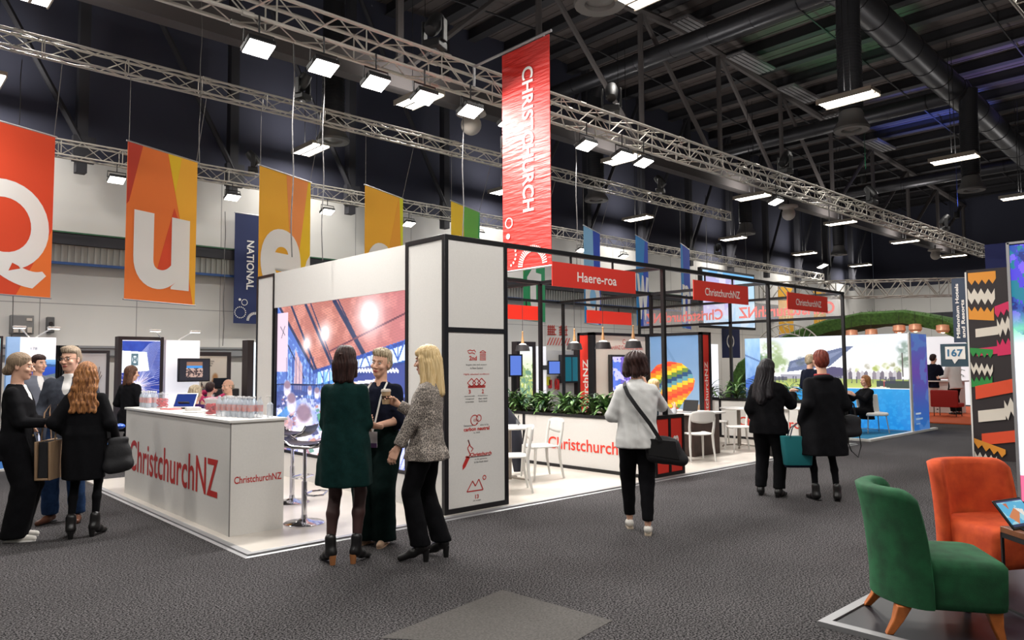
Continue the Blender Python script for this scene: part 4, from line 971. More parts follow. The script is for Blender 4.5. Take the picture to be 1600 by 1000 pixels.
chair(13.0, 8.1, PI + .4, 'white cafe chair behind the small table by the partition wall')
chair(13.1, 6.95, 1.6, 'white cafe chair mostly hidden by the long haired woman')

def cafe_table(x, y, label, first=[None]):
    if first[0] is None:
        t = thing('cafe_table', label, 'table', (x, y, PZ), .5, 'small round cafe tables')
        mb = MB(); mb.lathe([(.0, .72), (.33, .72), (.35, .73), (.35, .742), (.34, .748), (0, .748)], (0, 0, 0), 36); mb.build('tabletop', M_whiteg, t, world=False)
        mb = MB(); mb.cyl((0, 0, .03), (0, 0, .72), .035, n=18); mb.build('column', mat('brushed_steel', (150, 142, 134), .35, .8), t, world=False)
        mb = MB()
        for k in range(4): a = k * PI / 2; mb.cyl((0, 0, .06), (.3 * math.cos(a), .3 * math.sin(a), .03), .016, .012, n=8); mb.cyl((.3 * math.cos(a), .3 * math.sin(a), .03), (.3 * math.cos(a), .3 * math.sin(a), 0), .016, n=8)
        mb.build('cross_base', mat('brushed_steel', (150, 142, 134)), t, world=False); first[0] = t; return t
    return dup(first[0], (x, y, PZ), .5, label)
cafe_table(6.85, 7.5, 'small white round table by the tower')
cafe_table(12.75, 7.45, 'small white round table in the open bay')
cafe_table(13.5, 6.6, 'small white round table hidden behind the women in black')
# dark garment over the back of the chair by the first table
t = thing('draped_coat', 'dark navy coat draped beside the first small table', 'coat', (7.32, 8.0, PZ))
mb = MB(); mb.tube([(7.28, 8.05, .99), (7.3, 8.03, .93), (7.36, 7.96, .74), (7.38, 7.93, .45), (7.4, 7.9, .06)], [.03, .055, .10, .11, .07], n=12); mb.tube([(7.28, 8.05, .95), (7.18, 8.16, .8), (7.12, 8.2, .5), (7.1, 8.22, .3)], [.05, .07, .08, .05], n=10)
mb.build('cloth', mat('navy_wool', (28, 30, 42), .9), t)
# meeting desk by the balloon wall
t = thing('meeting_desk', 'white topped desk with dark wood sides in front of the balloon wall', 'desk', (11.3, 7.9, PZ))
mb = MB(); mb.bb(10.75, 11.72, 7.1, 8.65, .73, .76); mb.build('desktop', M_whiteg, t, bevel=.004)
mb = MB(); mb.bb(10.85, 11.66, 7.2, 8.55, PZ, .73); mb.build('body', mat('dark_walnut', (58, 40, 34), .5, noise=(8, .3)), t, smooth=False)
t = thing('open_laptop', 'small open laptop on the meeting desk', 'laptop', (10.95, 7.4, .76)); mb = MB(); mb.bb(10.9, 11.12, 7.3, 7.6, .762, .777); mb.build('keyboard', M_alu, t); mb = MB(); mb.prism([(0, 0), (.3, 0), (.3, .2), (0, .2)], (11.13, 7.6, .775), -UY, Vector((.25, 0, .97)), .006); mb.build('screen', M_blk, t)
for k, (x, y, c, lb) in enumerate(((12.7, 7.4, (240, 240, 240), 'white paper lying on the table in the open bay'), (6.8, 7.55, (240, 236, 230), 'folded white card on the table by the tower'), (11.2, 8.2, (230, 90, 60), 'red and white brochure on the meeting desk'))):
    z = .768 if k < 2 else .76; mb = MB(); mb.box((x, y, z + .004), (.21, .15, .006), .4 * k); tag(mb.build('brochure', mat('brochure_%d' % k, c, .6), smooth=False), lb, 'brochure')
t = thing('pen_holder', 'little clear glass with pens beside the tower table card', 'cup', (6.95, 7.42, .768)); mb = MB(); mb.lathe([(.03, 0), (.032, .09), (.028, .09), (.027, .004)], (6.95, 7.42, .768), 14); mb.build('glass', clear_mat('clear_glass'), t)
mb = MB(); mb.cyl((6.95, 7.42, .78), (6.98, 7.44, .92), .004); mb.cyl((6.95, 7.41, .78), (6.93, 7.4, .91), .004); mb.build('pen', M_blk, t)

# ---------------------------------------------------------------- things on the counter
TZ = 1.10
M_bot = clear_mat('bottle_plastic', (225, 235, 245), .55, .08)
M_bl = mat('bottle_label', (208, 196, 204), .5, noise=(45, .2), c2=(226, 150, 140)); M_cap = mat('bottle_cap', (236, 236, 236), .4)
bt = None
def bottle(x, y, label, group):
    global bt
    if bt is None:
        bt = thing('water_bottle', label, 'bottle', (x, y, TZ), 0, group)
        mb = MB(); mb.lathe([(.028, 0), (.031, .006), (.031, .05), (.029, .055), (.031, .06), (.031, .13), (.026, .155), (.013, .178), (.012, .195)], (0, 0, 0), 14); mb.build('bottle_body', M_bot, bt, world=False)
        mb = MB(); mb.lathe([(.0318, .062), (.0318, .125)], (0, 0, 0), 14); mb.f = mb.f[:14]; mb.mi = mb.mi[:14]; mb.build('label', M_bl, bt, world=False)
        mb = MB(); mb.lathe([(.014, .19), (.014, .208), (0, .209)], (0, 0, 0), 12); mb.build('cap', M_cap, bt, world=False)
    else: dup(bt, (x, y, TZ), 0, label, group)
for k in range(14): bottle(2.93 + (k % 2) * .075 + (k // 2) * .02, 7.62 - (k // 2) * .085 - .03 * (k % 2) + (.0 if k else 0), 'clear water bottle with a pale label in the cluster at the near counter corner', 'water bottles at the near corner of the counter')
for k in range(8): bottle(2.92 + (k % 2) * .08, 10.15 - (k // 2) * .09, 'clear water bottle with a pale label in the cluster at the far counter end', 'water bottles at the far end of the counter')
rnd = random.Random(7)
M_glass = clear_mat('jar_glass', (235, 242, 246), .8, .03); M_candy = mat('red_sweets', (214, 20, 34), .4)
def jar(x, y, s, label, lidh):
    t = thing('sweet_jar', label, 'jar', (x, y, TZ))
    mb = MB(); mb.lathe([(.06 * s, 0), (.078 * s, .01), (.082 * s, .05), (.08 * s, .13 * s), (.066 * s, .16 * s), (.066 * s, .17 * s)], (x, y, TZ), 22); mb.build('glass', M_glass, t)
    mb = MB()
    for k in range(110):
        a = rnd.uniform(0, 2 * PI); r = .052 * s * math.sqrt(rnd.random()); mb.box((x + r * math.cos(a), y + r * math.sin(a), TZ + .018 + rnd.random() * .1 * s), (.03, .022, .016), rnd.uniform(0, 3))
    o = mb.build('sweets', M_candy, t, smooth=False); o['kind'] = 'stuff'
    mb = MB(); mb.lathe([(.07 * s, .168 * s), (.072 * s, .178 * s), (.05 * s, .19 * s), (.012, .195 * s), (.018, .195 * s + lidh), (0, .2 * s + lidh)], (x, y, TZ), 20); mb.build('lid', M_glass, t)
jar(2.93, 7.80, 1.0, 'glass jar of red sweets with a knob lid next to the near bottles', .02)
jar(3.0, 9.62, 1.0, 'glass jar of red sweets with a flat lid next to the far bottles', .005)
def tablet(x, y, rz, label, w=.25, h=.18, pic=(60, 90, 170)):
    t = thing('tablet', label, 'tablet', (x, y, TZ), rz)
    M = Matrix.Rotation(math.radians(-32), 3, 'X')
    mb = MB(); mb.box((0, 0, h / 2 + .02), (w, .009, h)); mb.v = [tuple(M @ Vector(q)) for q in mb.v]; mb.build('casing', M_wplast, t, bevel=.004, world=False)
    mb = MB(); mb.box((0, -.0055, h / 2 + .02), (w * .9, .003, h * .86)); mb.v = [tuple(M @ Vector(q)) for q in mb.v]; mb.build('display', mat('tablet_display_%d' % pic[0], (10, 12, 20), .15, emit=(pic, .8)), t, world=False, smooth=False)
    mb = MB(); mb.box((0, .07, .035), (w * .5, .01, .16), M=Matrix.Rotation(math.radians(50), 3, 'X')); mb.build('stand', M_blk, t, world=False)
tablet(3.12, 9.25, -.78, 'white tablet with a lit blue screen propped on the counter', .27, .2, (40, 66, 150))
tablet(3.12, 8.15, 1.9, 'tablet turned away on its stand beside the near sweet jar', .22, .17, (150, 160, 180))
for k, (x, y, c, rz, lb) in enumerate(((3.0, 9.3, (232, 120, 118), .3, 'pink leaflet lying in front of the lit tablet'), (3.1, 8.85, (235, 232, 228), -.2, 'small stack of white leaflets on the counter'), (2.98, 8.45, (210, 206, 200), .5, 'pale folded paper near the turned tablet'))):
    mb = MB(); mb.box((x, y, TZ + (.006 if k != 1 else .02)), (.15, .2, .01 if k != 1 else .038), rz); tag(mb.build('leaflet', mat('leaflet_%d' % k, c, .6), smooth=False), lb, 'leaflet')
t = thing('sanitiser_bottle', 'slim clear pump bottle at the very corner of the counter', 'bottle', (3.22, 7.06, TZ)); mb = MB(); mb.lathe([(.028, 0), (.03, .01), (.03, .13), (.012, .15)], (3.22, 7.06, TZ), 14); mb.build('bottle_body', M_bot, t); mb = MB(); mb.cyl((3.22, 7.06, TZ + .15), (3.22, 7.06, TZ + .2), .008); mb.box((3.2, 7.06, TZ + .205), (.05, .014, .012)); mb.build('pump', M_wplast, t)
# ================================================================ STANDS ALONG THE BACK WALL
M_bcarp = mat('blue_carpet', (24, 92, 160), .9, noise=(40, .25)); M_lam = mat('dark_brown_frame', (46, 36, 38), .6)
mb = MB(); mb.bb(-4, 8.2, 14.0, 17.2, .001, .03, 0); mb.bb(-4, 8.2, 13.93, 14.0, .001, .034, 1)
struct('floor_carpet_blue', mb, [M_bcarp, M_wplast], smooth=False)
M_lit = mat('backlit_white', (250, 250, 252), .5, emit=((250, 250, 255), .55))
def panel(name, label, cat, x0, x1, y0, y1, z0, z1, m, frame=None, fw=.05):
    t = thing(name, label, cat, (x0, y0, z0))
    mb = MB(); mb.bb(x0, x1, y0, y1, z0, z1); mb.build('panel', m, t, smooth=False)
    if frame:
        mb = MB(); mb.bb(x0 - fw, x0, y0 - .01, y1, z0, z1 + fw); mb.bb(x1, x1 + fw, y0 - .01, y1, z0, z1 + fw); mb.bb(x0, x1, y0 - .01, y1, z1, z1 + fw); mb.bb(x0, x1, y0 - .01, y1, z0 - .0, z0 + .03)
        mb.build('frame', frame, t, smooth=False)
    return t
Z = .03
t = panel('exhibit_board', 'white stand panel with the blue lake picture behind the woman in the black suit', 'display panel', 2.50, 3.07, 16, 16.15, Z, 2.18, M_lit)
mb = MB(); mb.bb(2.30, 2.50, 15.98, 16.15, Z, 2.18); mb.build('pale_blue_edge', mat('pale_blue_print', (160, 196, 236), .5, emit=((150, 190, 240), .35)), t, smooth=False)
p = Pic(70, 50, (30, 90, 200)); p.grad((150, 200, 240), (90, 150, 220), 0, .25, mask=(p.Y < .25)); p.grad((24, 90, 200), (20, 60, 170), .25, .8, mask=(p.Y >= .25)); p.poly([(.1, .28), (.4, .18), (1, .22), (1, .32), (.1, .34)], (40, 90, 150)); p.poly([(.1, 1), (.3, .78), (.6, .72), (1, .6), (1, 1)], (96, 116, 128)); p.poly([(.2, 1), (.35, .82), (.6, .85), (.7, 1)], (190, 200, 210))
p.surface('lake_picture', (2.60, 15.985, 1.34), (.47, 0, 0), (0, 0, .43), pic_mat('lake_picture', 1.1), t)
mb = MB(); text(mb, '178', (2.72, 15.995, 1.97), UX, UZ, w=.1, h=.05, align='c'); mb.build('lettering', mat('grey_ink', (120, 130, 160)), t, smooth=False)
t = panel('light_box', 'bright light box at the picture edge with a black frame', 'light box', 1.4, 2.2, 16, 16.2, Z, 2.15, M_lit, M_lam, .04)
p = Pic(30, 60, (226, 240, 246)); p.rect(0, 1, 0, .12, (170, 220, 230)); p.rect(.6, 1, .12, 1, (236, 244, 250)); p.rect(0, 1, .7, 1, (60, 160, 190)); p.surface('picture', (1.4, 15.99, .1), (.8, 0, 0), (0, 0, 2.05), pic_mat('left_picture', 1.2), t)
def arm_lamp(x, y, z, dx, label):
    t = thing('arm_lamp', label, 'lamp', (x, y, z), 0, 'white arm lamps on the stand panels')
    mb = MB(); mb.tube([(x, y, z), (x + dx * .5, y - .1, z + .08), (x + dx, y - .25, z + .16)], .012, n=6); mb.build('arm', M_wplast, t)
    mb = MB(); mb.box((x + dx * 1.15, y - .3, z + .17), (.2, .12, .04)); mb.build('lamp_head', M_wplast, t, bevel=.012)
    mb = MB(); mb.box((x + dx * 1.15, y - .3, z + .147), (.17, .09, .006)); mb.build('lens', M_lamp, t, smooth=False)
arm_lamp(2.65, 16.05, 2.18, -.18, 'white arm lamp leaning towards the picture edge over the lake panel')
arm_lamp(2.75, 16.05, 2.18, .2, 'white arm lamp leaning away from the picture edge over the lake panel')
arm_lamp(4.98, 16.05, 2.18, -.2, 'white arm lamp leaning over the fireworks light box')
arm_lamp(5.3, 16.05, 2.18, .2, 'white arm lamp leaning over the white panel with the television')
t = thing('black_curtain', 'black curtained gap beside the lake panel', 'curtain', (3.12, 16.6, Z)); mb = MB()
pts = [(3.1 + .012 * k, 16.6 + .02 * math.sin(k * 1.7)) for k in range(40)]
mb.add([(x, y, Z) for x, y in pts] + [(x, y, 2.05) for x, y in pts], [(k, k + 1, k + 41, k + 40) for k in range(39)]); mb.build('cloth', M_blk, t, angle=80)
def palm(x, y, label, seed, n=9, h=1.35, L=.5):
    rnd = random.Random(seed); t = thing('potted_palm', label, 'plant', (x, y, Z)); mb = MB(); mb.lathe([(.12, 0), (.16, .3), (.15, .3), (.13, .26)], (x, y, Z), 16); mb.build('pot', M_blk, t)
    mb = MB(); mb.tube([(x, y, Z + .2), (x + .02, y, Z + h * .75)], .02, n=6); mb.build('stem', mat('green_stem', (70, 100, 50)), t)
    mb = MB()
    for k in range(n):
        a = 2 * PI * k / n + rnd.uniform(-.2, .2); d = Vector((math.cos(a), math.sin(a), 0)); q = Vector((x, y, Z + h * .8)); e = rnd.uniform(.7, 1.2)
        for j in range(9):
            q2 = q + (d * math.cos(e) + UZ * math.sin(e)) * (L / 9); mb.cyl(q, q2, .006, n=4, caps=False)
            for s in (-1, 1): leaf(mb, q, a + s * 1.1, e * .4, .17 * (1 - abs(j - 4) / 8), .011, .9, 0, rnd)
            q = q2; e -= .2
    mb.build('fronds', mat('palm_green', (52, 92, 46), .5, noise=(8, .3)), t, angle=80)
palm(3.28, 16.3, 'dark green palm in front of the black curtain', 5)
t = panel('picture_board', 'framed pale winter poster with bare branches behind the man in glasses', 'poster', 3.52, 4.08, 16.6, 16.7, Z, 1.9, mat('pale_winter_print', (214, 208, 204), .6), M_lam, .06)
mb = MB()
for k in range(9):
    a = .5 + k * .28; mb.cyl((3.9, 16.595, 1.25), (3.9 + .12 * math.cos(a), 16.595, 1.42 + .16 * math.sin(a) * (k % 3 + 1) * .5), .006, n=4)
mb.cyl((3.9, 16.595, .7), (3.9, 16.595, 1.3), .01, n=4); mb.build('branch_print', mat('brown_ink', (110, 90, 84)), t)
t = panel('light_box', 'tall light box showing blue and white fireworks', 'light box', 4.21, 4.92, 16, 16.25, .35, 2.16, M_lit, M_lam, .07)
p = Pic(110, 230, (26, 36, 130)); p.grad((20, 50, 150), (30, 30, 110)); p.put(p.noise(4, (8, 12), 3), (60, 110, 220), .5); p.put((p.Y > .75) * p.noise(6, (6, 6), 2), (150, 60, 140), .6)
rf = random.Random(11)
for q in range(150):
    a = rf.uniform(0, 2 * PI); r0 = rf.uniform(.02, .1); r1 = rf.uniform(.15, .55); cx, cy = .38, .52; 
    x1, y1 = cx + r1 * math.cos(a) * 1.2, cy + r1 * math.sin(a) * .42 + .05 * r1; p.line((cx + r0 * math.cos(a), cy + r0 * math.sin(a) * .4), (x1, y1), .0022, rf.choice([(255, 250, 255), (240, 225, 245), (225, 200, 235), (250, 220, 210)]), .75, asp=.4)
for q in range(26):
    x0_ = .45; y0_ = .5 - .012 * q; r_ = .2 + .014 * q; pts_ = [(x0_ + r_ * 1.5 * (1 - math.cos(a_)), y0_ - r_ * .42 * math.sin(a_)) for a_ in (.3, .8, 1.3, 1.8, 2.3)]
    for a_, b_2 in zip(pts_[:-1], pts_[1:]): p.line(a_, b_2, .0028, (240, 234, 250), .6, .4)
for q, al in ((.34, .35), (.22, .5), (.12, .9)): p.ell(.38, .52, q, q * .42, (255, 250, 255), al, soft=.8)
p.poly([(0, .11), (.64, .125), (.72, .34), (0, .36)], (238, 244, 248))
p.rect(.24, .42, .145, .28, (84, 112, 124)); p.ell(.33, .21, .07, .045, (238, 244, 248)); p.line((.30, .19), (.30, .23), .008, (84, 112, 124), 1, .4); p.line((.36, .19), (.36, .23), .008, (84, 112, 124), 1, .4); p.line((.30, .21), (.36, .21), .007, (84, 112, 124), 1, .4)
p.surface('fireworks_picture', (4.21, 15.985, .38), (.71, 0, 0), (0, 0, 1.76), pic_mat('fireworks_picture', 1.25), t)
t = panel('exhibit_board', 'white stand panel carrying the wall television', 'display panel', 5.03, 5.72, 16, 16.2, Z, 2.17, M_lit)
mb = MB(); mb.bb(4.99, 5.03, 15.98, 16.25, Z, 2.17); mb.build('edge', mat('lavender_edge', (206, 204, 220)), t, smooth=False)
t = thing('television', 'black television tilted on the white stand panel', 'television', (5.15, 15.6, 1.32))
mb = MB(); mb.bb(5.14, 5.78, 15.55, 15.62, 1.31, 1.79); mb.bb(5.35, 5.55, 15.62, 16, 1.45, 1.65); mb.build('casing', M_blk, t, bevel=.01)
p = Pic(60, 44, (14, 18, 36)); p.rect(.22, .78, .12, .85, (60, 44, 50)); p.rect(.24, .76, .12, .3, (150, 110, 90)); p.rect(.24, .76, .3, .42, (60, 150, 230)); p.put((p.noise(3, (20, 16), 2) > .5) * (p.Y > .42) * (p.Y < .85) * (p.X > .22) * (p.X < .78), (215, 180, 165), .9)
p.surface('display', (5.165, 15.545, 1.335), (.59, 0, 0), (0, 0, .43), pic_mat('tv_picture', 1.1), t)
t = panel('poster', 'framed poster of a brown husky dog with heading International Antarctic Centre', 'poster', 5.82, 6.66, 16.9, 17.0, Z, 1.86, mat('cream_poster', (224, 214, 200), .6), M_lam, .09)
p = Pic(84, 150, (224, 214, 200))
p.put(p.ell(.52, .47, .24, .13, None, get=True, soft=.3), (120, 92, 70)); p.poly([(.28, .44), (.31, .30), (.40, .42)], (60, 46, 44)); p.poly([(.58, .40), (.68, .27), (.72, .44)], (60, 46, 44)); p.poly([(.31, .42), (.33, .35), (.38, .42)], (190, 150, 130))
p.ell(.69, .26, .10, .07, (190, 140, 92), 1, .5); p.ell(.64, .33, .07, .06, (160, 116, 80), 1, .5); p.poly([(.62, .42), (.78, .46), (.86, .75), (.7, .9), (.5, .6)], (92, 70, 62)); p.ell(.45, .52, .13, .08, (206, 180, 160), .8, .5); p.ell(.40, .47, .02, .012, (30, 26, 28)); p.ell(.56, .47, .02, .012, (30, 26, 28))
p.put(p.noise(4, (30, 50), 2) * p.ell(.55, .5, .3, .2, None, get=True, soft=.3), (60, 44, 40), .35)
p.surface('dog_picture', (5.84, 16.895, .1), (.80, 0, 0), (0, 0, 1.72), pic_mat('dog_picture', None), t)
mb = MB()
for k, (s, w) in enumerate((('INTERNATIONAL', .26), ('ANTARCTIC', .20), ('CENTRE', .15))): text(mb, s, (6.24, 16.893, 1.74 - k * .05), UX, UZ, w=w, h=.032, align='c', bold=.02)
mb.build('lettering', M_blk, t, smooth=False)
t = thing('light_strip_frame', 'dark frame with a thin glowing edge beside the booth screen wall', 'frame', (6.75, 16, Z)); mb = MB(); mb.bb(6.72, 6.86, 15.9, 16.2, Z, 2.2); mb.build('frame', M_lam, t); mb = MB(); mb.bb(6.87, 6.93, 15.9, 16.1, .3, 2.15); mb.build('light_edge', mat('cool_light_edge', (240, 250, 255), emit=((225, 245, 255), 1.6)), t, smooth=False)
t = thing('switch_box', 'grey electrical switch box with sockets on the back wall', 'switch box', (3.6, 22.8, 2.5))
mb = MB(); mb.bb(3.33, 3.85, 22.75, 22.98, 2.5, 3.0); mb.build('casing', mat('grey_box', (120, 120, 120), .5), t, bevel=.02)
mb = MB()
for k in range(3): mb.bb(3.4 + k * .15, 3.5 + k * .15, 22.7, 22.76, 2.54, 2.68)
mb.bb(3.68, 3.8, 22.73, 22.76, 2.85, 2.92); mb.build('socket', mat('socket_white', (200, 190, 180)), t)
t = thing('isolator', 'small dark grey isolator box on the back wall', 'switch box', (4.25, 22.8, 2.5)); mb = MB(); mb.bb(4.15, 4.33, 22.8, 22.98, 2.55, 2.98); mb.build('casing', mat('grey_box2', (84, 84, 86), .5), t, bevel=.02); mb = MB(); mb.cyl((4.24, 22.8, 2.8), (4.24, 22.76, 2.8), .05, n=14); mb.build('dial', M_blk, t)
# reception shelf and clear stools by the man in glasses
t = thing('stand_table', 'white topped high table on the blue carpet behind the people', 'table', (2.9, 14.9, Z)); mb = MB(); mb.bb(2.2, 3.5, 14.7, 15.3, .98, 1.02); mb.build('tabletop', M_whiteg, t, bevel=.005)
for x, y in ((2.26, 14.76), (3.44, 14.76), (2.26, 15.24), (3.44, 15.24)): mb = MB(); mb.cyl((x, y, Z), (x, y, .98), .02); mb.build('leg', M_alu, t)
gs = None; M_gh = clear_mat('violet_clear_plastic', (170, 180, 235), .35, .08)
for x, y, lb in ((2.75, 14.5, 'clear bluish plastic stool partly behind the tan tote bag'), (3.15, 14.6, 'clear bluish plastic stool by the white high table')):
    if gs is None:
        gs = thing('clear_stool', lb, 'stool', (x, y, Z)); mb = MB(); mb.box((0, 0, .62), (.36, .34, .03)); mb.box((0, .16, .72), (.34, .02, .22)); mb.build('seat', M_gh, gs, bevel=.01, world=False)
        for a, b in ((-1, -1), (1, -1), (1, 1), (-1, 1)): mb = MB(); mb.cyl((a * .16, b * .15, .6), (a * .2, b * .19, 0), .018); mb.build('leg', M_gh, gs, world=False)
    else: dup(gs, (x, y, Z), .5, lb)
for k, (x, y, c, lb) in enumerate(((3.1, 14.9, (206, 60, 60), 'red box of leaflets on the white high table'), (2.9, 15.0, (90, 110, 170), 'blue boxes stacked on the white high table'))):
    mb = MB(); mb.box((x, y, 1.09), (.26, .14, .13)); tag(mb.build('leaflet_box', mat('leaflet_box_%d' % k, c), bevel=.004), lb, 'box')
t = thing('black_desk', 'black covered desk in front of the husky poster', 'desk', (6.2, 16.2, Z)); mb = MB(); mb.bb(5.8, 6.55, 15.9, 16.5, Z, 1.14); mb.build('cloth_cover', M_blk, t, bevel=.02)
t = thing('open_laptop', 'black laptop open on the black covered desk', 'laptop', (6.15, 16.1, 1.14)); mb = MB(); mb.bb(6.0, 6.3, 16.0, 16.2, 1.14, 1.16); mb.build('keyboard', M_blk, t); mb = MB(); mb.prism([(0, 0), (.32, 0), (.32, .22), (0, .22)], (5.99, 15.98, 1.16), UX, Vector((0, -.25, .97)), .008); mb.build('screen', M_blk, t)

# stands seen through the booth frame
t = panel('light_box', 'tall light box with a yellow green landscape seen between the tower and the dark post', 'light box', 16.05, 16.56, 17, 17.25, .3, 2.2, M_lit, M_lam, .16)
p = Pic(36, 110, (236, 244, 240)); p.grad((236, 244, 246), (226, 234, 200), 0, .35); p.put((p.noise(3, (5, 12), 3) > .35 + .2 * (p.Y < .4)) * (p.Y > .28), (150, 176, 110), .9); p.put((p.noise(8, (6, 14), 3) > .5) * (p.Y > .4), (96, 140, 130), .7); p.put((p.noise(9, (6, 14), 3) > .6) * (p.Y > .5), (230, 226, 120), .8)
p.surface('landscape_picture', (16.0, 16.98, .32), (.55, 0, 0), (0, 0, 1.86), pic_mat('landscape_picture', 1.2), t)
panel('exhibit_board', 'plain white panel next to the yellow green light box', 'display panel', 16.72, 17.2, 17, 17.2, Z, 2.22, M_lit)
t = panel('light_box', 'tall light box with a blue and white picture beside the red strip', 'light box', 18.9, 19.3, 17, 17.25, .3, 2.17, M_lit, M_lam, .2)
p = Pic(24, 90, (70, 140, 220)); p.grad((230, 240, 250), (60, 130, 220), .1, .5); p.put(p.noise(5, (3, 9), 2) > .55, (236, 244, 252), .8); p.surface('blue_picture', (18.9, 16.98, .32), (.4, 0, 0), (0, 0, 1.85), pic_mat('blue_picture', 1.2), t)
t = thing('television', 'small blue television beyond the dark post over the planter', 'television', (17.1, 16.8, 1.3)); mb = MB(); mb.bb(17.0, 17.55, 16.7, 16.76, 1.3, 1.75); mb.bb(17.05, 17.15, 16.76, 17.01, 1.45, 1.6); mb.build('casing', M_blk, t); mb = MB(); mb.bb(17.03, 17.52, 16.69, 16.7, 1.33, 1.72); mb.build('display', mat('tv_blue', (20, 30, 80), emit=((96, 130, 220), 1.0)), t, smooth=False)
t = thing('television', 'blue television beside the booth tower edge', 'television', (15.4, 16.8, 1.3)); mb = MB(); mb.bb(15.3, 15.85, 16.7, 16.76, 1.25, 1.95); mb.bb(15.5, 15.65, 16.76, 16.85, 0.03, 1.7); mb.build('casing', M_blk, t); mb = MB(); mb.bb(15.33, 15.78, 16.69, 16.7, 1.3, 1.9); mb.build('display', mat('tv_blue', (20, 30, 80)), t, smooth=False)
tag(t, None)
mb = MB(); mb.bb(17.9, 18.85, 16.95, 17.1, 1.0, 1.95, 0); mb.bb(17.98, 18.77, 16.93, 16.95, 1.06, 1.87, 1); mb.bb(18.35, 18.38, 16.92, 16.93, 1.06, 1.87, 0)
t = thing('service_window', 'dark framed teal window on the service room wall', 'window', (17.9, 16.95, 1)); mb.build('frame', [M_dark, mat('teal_glass', (24, 120, 140), .15, emit=((24, 110, 130), .3))], t, smooth=False)
panel('service_wall', 'pale service wall with the teal window and fire extinguisher', 'wall panel', 17.2, 18.9, 17.15, 17.3, Z, 2.1, M_white)
t = thing('fire_extinguisher', 'red fire extinguisher on the service wall', 'fire extinguisher', (17.75, 17.0, .95)); mb = MB(); mb.lathe([(.07, 0), (.08, .02), (.08, .30), (.05, .36), (.02, .38)], (17.78, 17.07, .78), 16); mb.build('cylinder_body', mat('extinguisher_red', (206, 30, 30), .3), t); mb = MB(); mb.box((17.78, 17.0, 1.2), (.14, .04, .05)); mb.tube([(17.75, 17, 1.18), (17.66, 17, 1.12), (17.66, 16.98, .95)], .012); mb.build('valve', M_blk, t)
for k, (x, z, c, lb) in enumerate(((17.42, 1.08, (224, 214, 60), 'yellow notice on the service wall'), (17.5, .98, (200, 60, 60), 'red notice on the service wall'), (17.9, 1.55, (210, 90, 80), 'tall red striped notice on the service wall'))):
    mb = MB(); mb.bb(x - .07, x + .07, 17.1, 17.14, z - .14, z + .14); tag(mb.build('wall_notice', mat('notice_%d' % k, c), smooth=False), lb, 'notice')
t = thing('wall_decal', 'red hatched lettering high on the pale wall between the two posts', 'decal', (23, 22.9, 2.6)); mb = MB()
for k in range(2):
    for j in range(4): mb.bb(23.35 + k * .75, 23.9 + k * .75 - (.15 if j % 2 else 0), 22.965, 22.975, 2.95 + j * .11, 3.01 + j * .11); mb.bb(23.4 + k * .8 + j * .12, 23.44 + k * .8 + j * .12, 22.965, 22.975, 2.95, 3.4)
for j in range(8): mb.prism([(0, 0), (.06, 0), (.26, .34), (.2, .34)], (23.3 + j * .18, 22.97, 2.5), UX, UZ, .01)
mb.build('lettering', mat('red_wall_ink', (200, 80, 72)), t, smooth=False)
# wall screen, yellow banners
t = thing('wall_screen', 'huge pale blue lit screen hanging high behind the red booth signs', 'screen', (28.1, 18, 3.3))
mb = MB(); mb.bb(28.0, 32.6, 18.02, 18.2, 3.22, 5.9); mb.build('casing', M_black, t, smooth=False)
p = Pic(80, 60, (196, 224, 250)); p.rect(0, 1, 0, .08, (110, 190, 245)); p.rect(.04, .62, .1, .35, (196, 190, 240)); p.rect(.3, .42, .12, .4, (236, 230, 250)); p.rect(.0, .5, .55, .8, (206, 196, 245)); p.rect(.6, 1, .1, .9, (196, 232, 255)); p.put(p.noise(6, (6, 5), 2) > .6, (240, 246, 255), .5); p.rect(.0, .4, .35, .5, (238, 244, 255))
p.surface('display', (28.08, 18.0, 3.33), (4.42, 0, 0), (0, 0, 2.46), pic_mat('wall_screen_picture', .95), t)
mb = MB(); mb.cyl((28.6, 18.1, 5.9), (28.6, 18.1, 9.2), .015, n=4); mb.cyl((32, 18.1, 5.9), (32, 18.1, 9.2), .015, n=4); mb.build('suspension_wire', M_cord, t)
M_yb = mat('mustard_banner', (226, 166, 40), .7)
for k, (xa, xb) in enumerate(((34.9, 36.4), (38.8, 40.2))):
    t = thing('mustard_banner', 'mustard yellow vertical banner ' + ('nearer the wall screen' if k == 0 else 'farther from the wall screen'), 'banner', (xa, 18, 1.5)); mb = MB(); mb.bb(xa, xb, 18, 18.03, 0, 5.5); mb.build('fabric', M_yb, t, smooth=False)
    mb = MB(); text(mb, 'NEW', ((xa + xb) / 2, 17.99, 3.9), (0, 0, -1), UX, w=1.1, h=.7, align='c'); mb.build('lettering', mat('pale_yellow_ink', (244, 214, 140)), t, smooth=False)
t = thing('wall_banner', 'dark blue banner with a white ring below the wall screen', 'banner', (31, 19, 1.2)); mb = MB(); mb.bb(31.2, 32.8, 19, 19.03, 1.9, 3.35); mb.build('fabric', M_navy, t, smooth=False); mb = MB(); ring(mb, (31.9, 18.99, 2.7), .3, .04, UX, UZ, -UY); mb.build('lettering', M_text, t, smooth=False)
t = panel('exhibit_board', 'lilac clouded panel rising behind the long park picture', 'display panel', 30, 30.05, 13.7, 15.5, 0, 2.85, mat('lilac_print', (196, 176, 222), .6, noise=(2, .2), c2=(150, 150, 190)))
t = panel('exhibit_board', 'white panel with blue letters behind the far planter', 'display panel', 16.5, 18.0, 11.1, 11.2, Z, 2.15, M_lit)
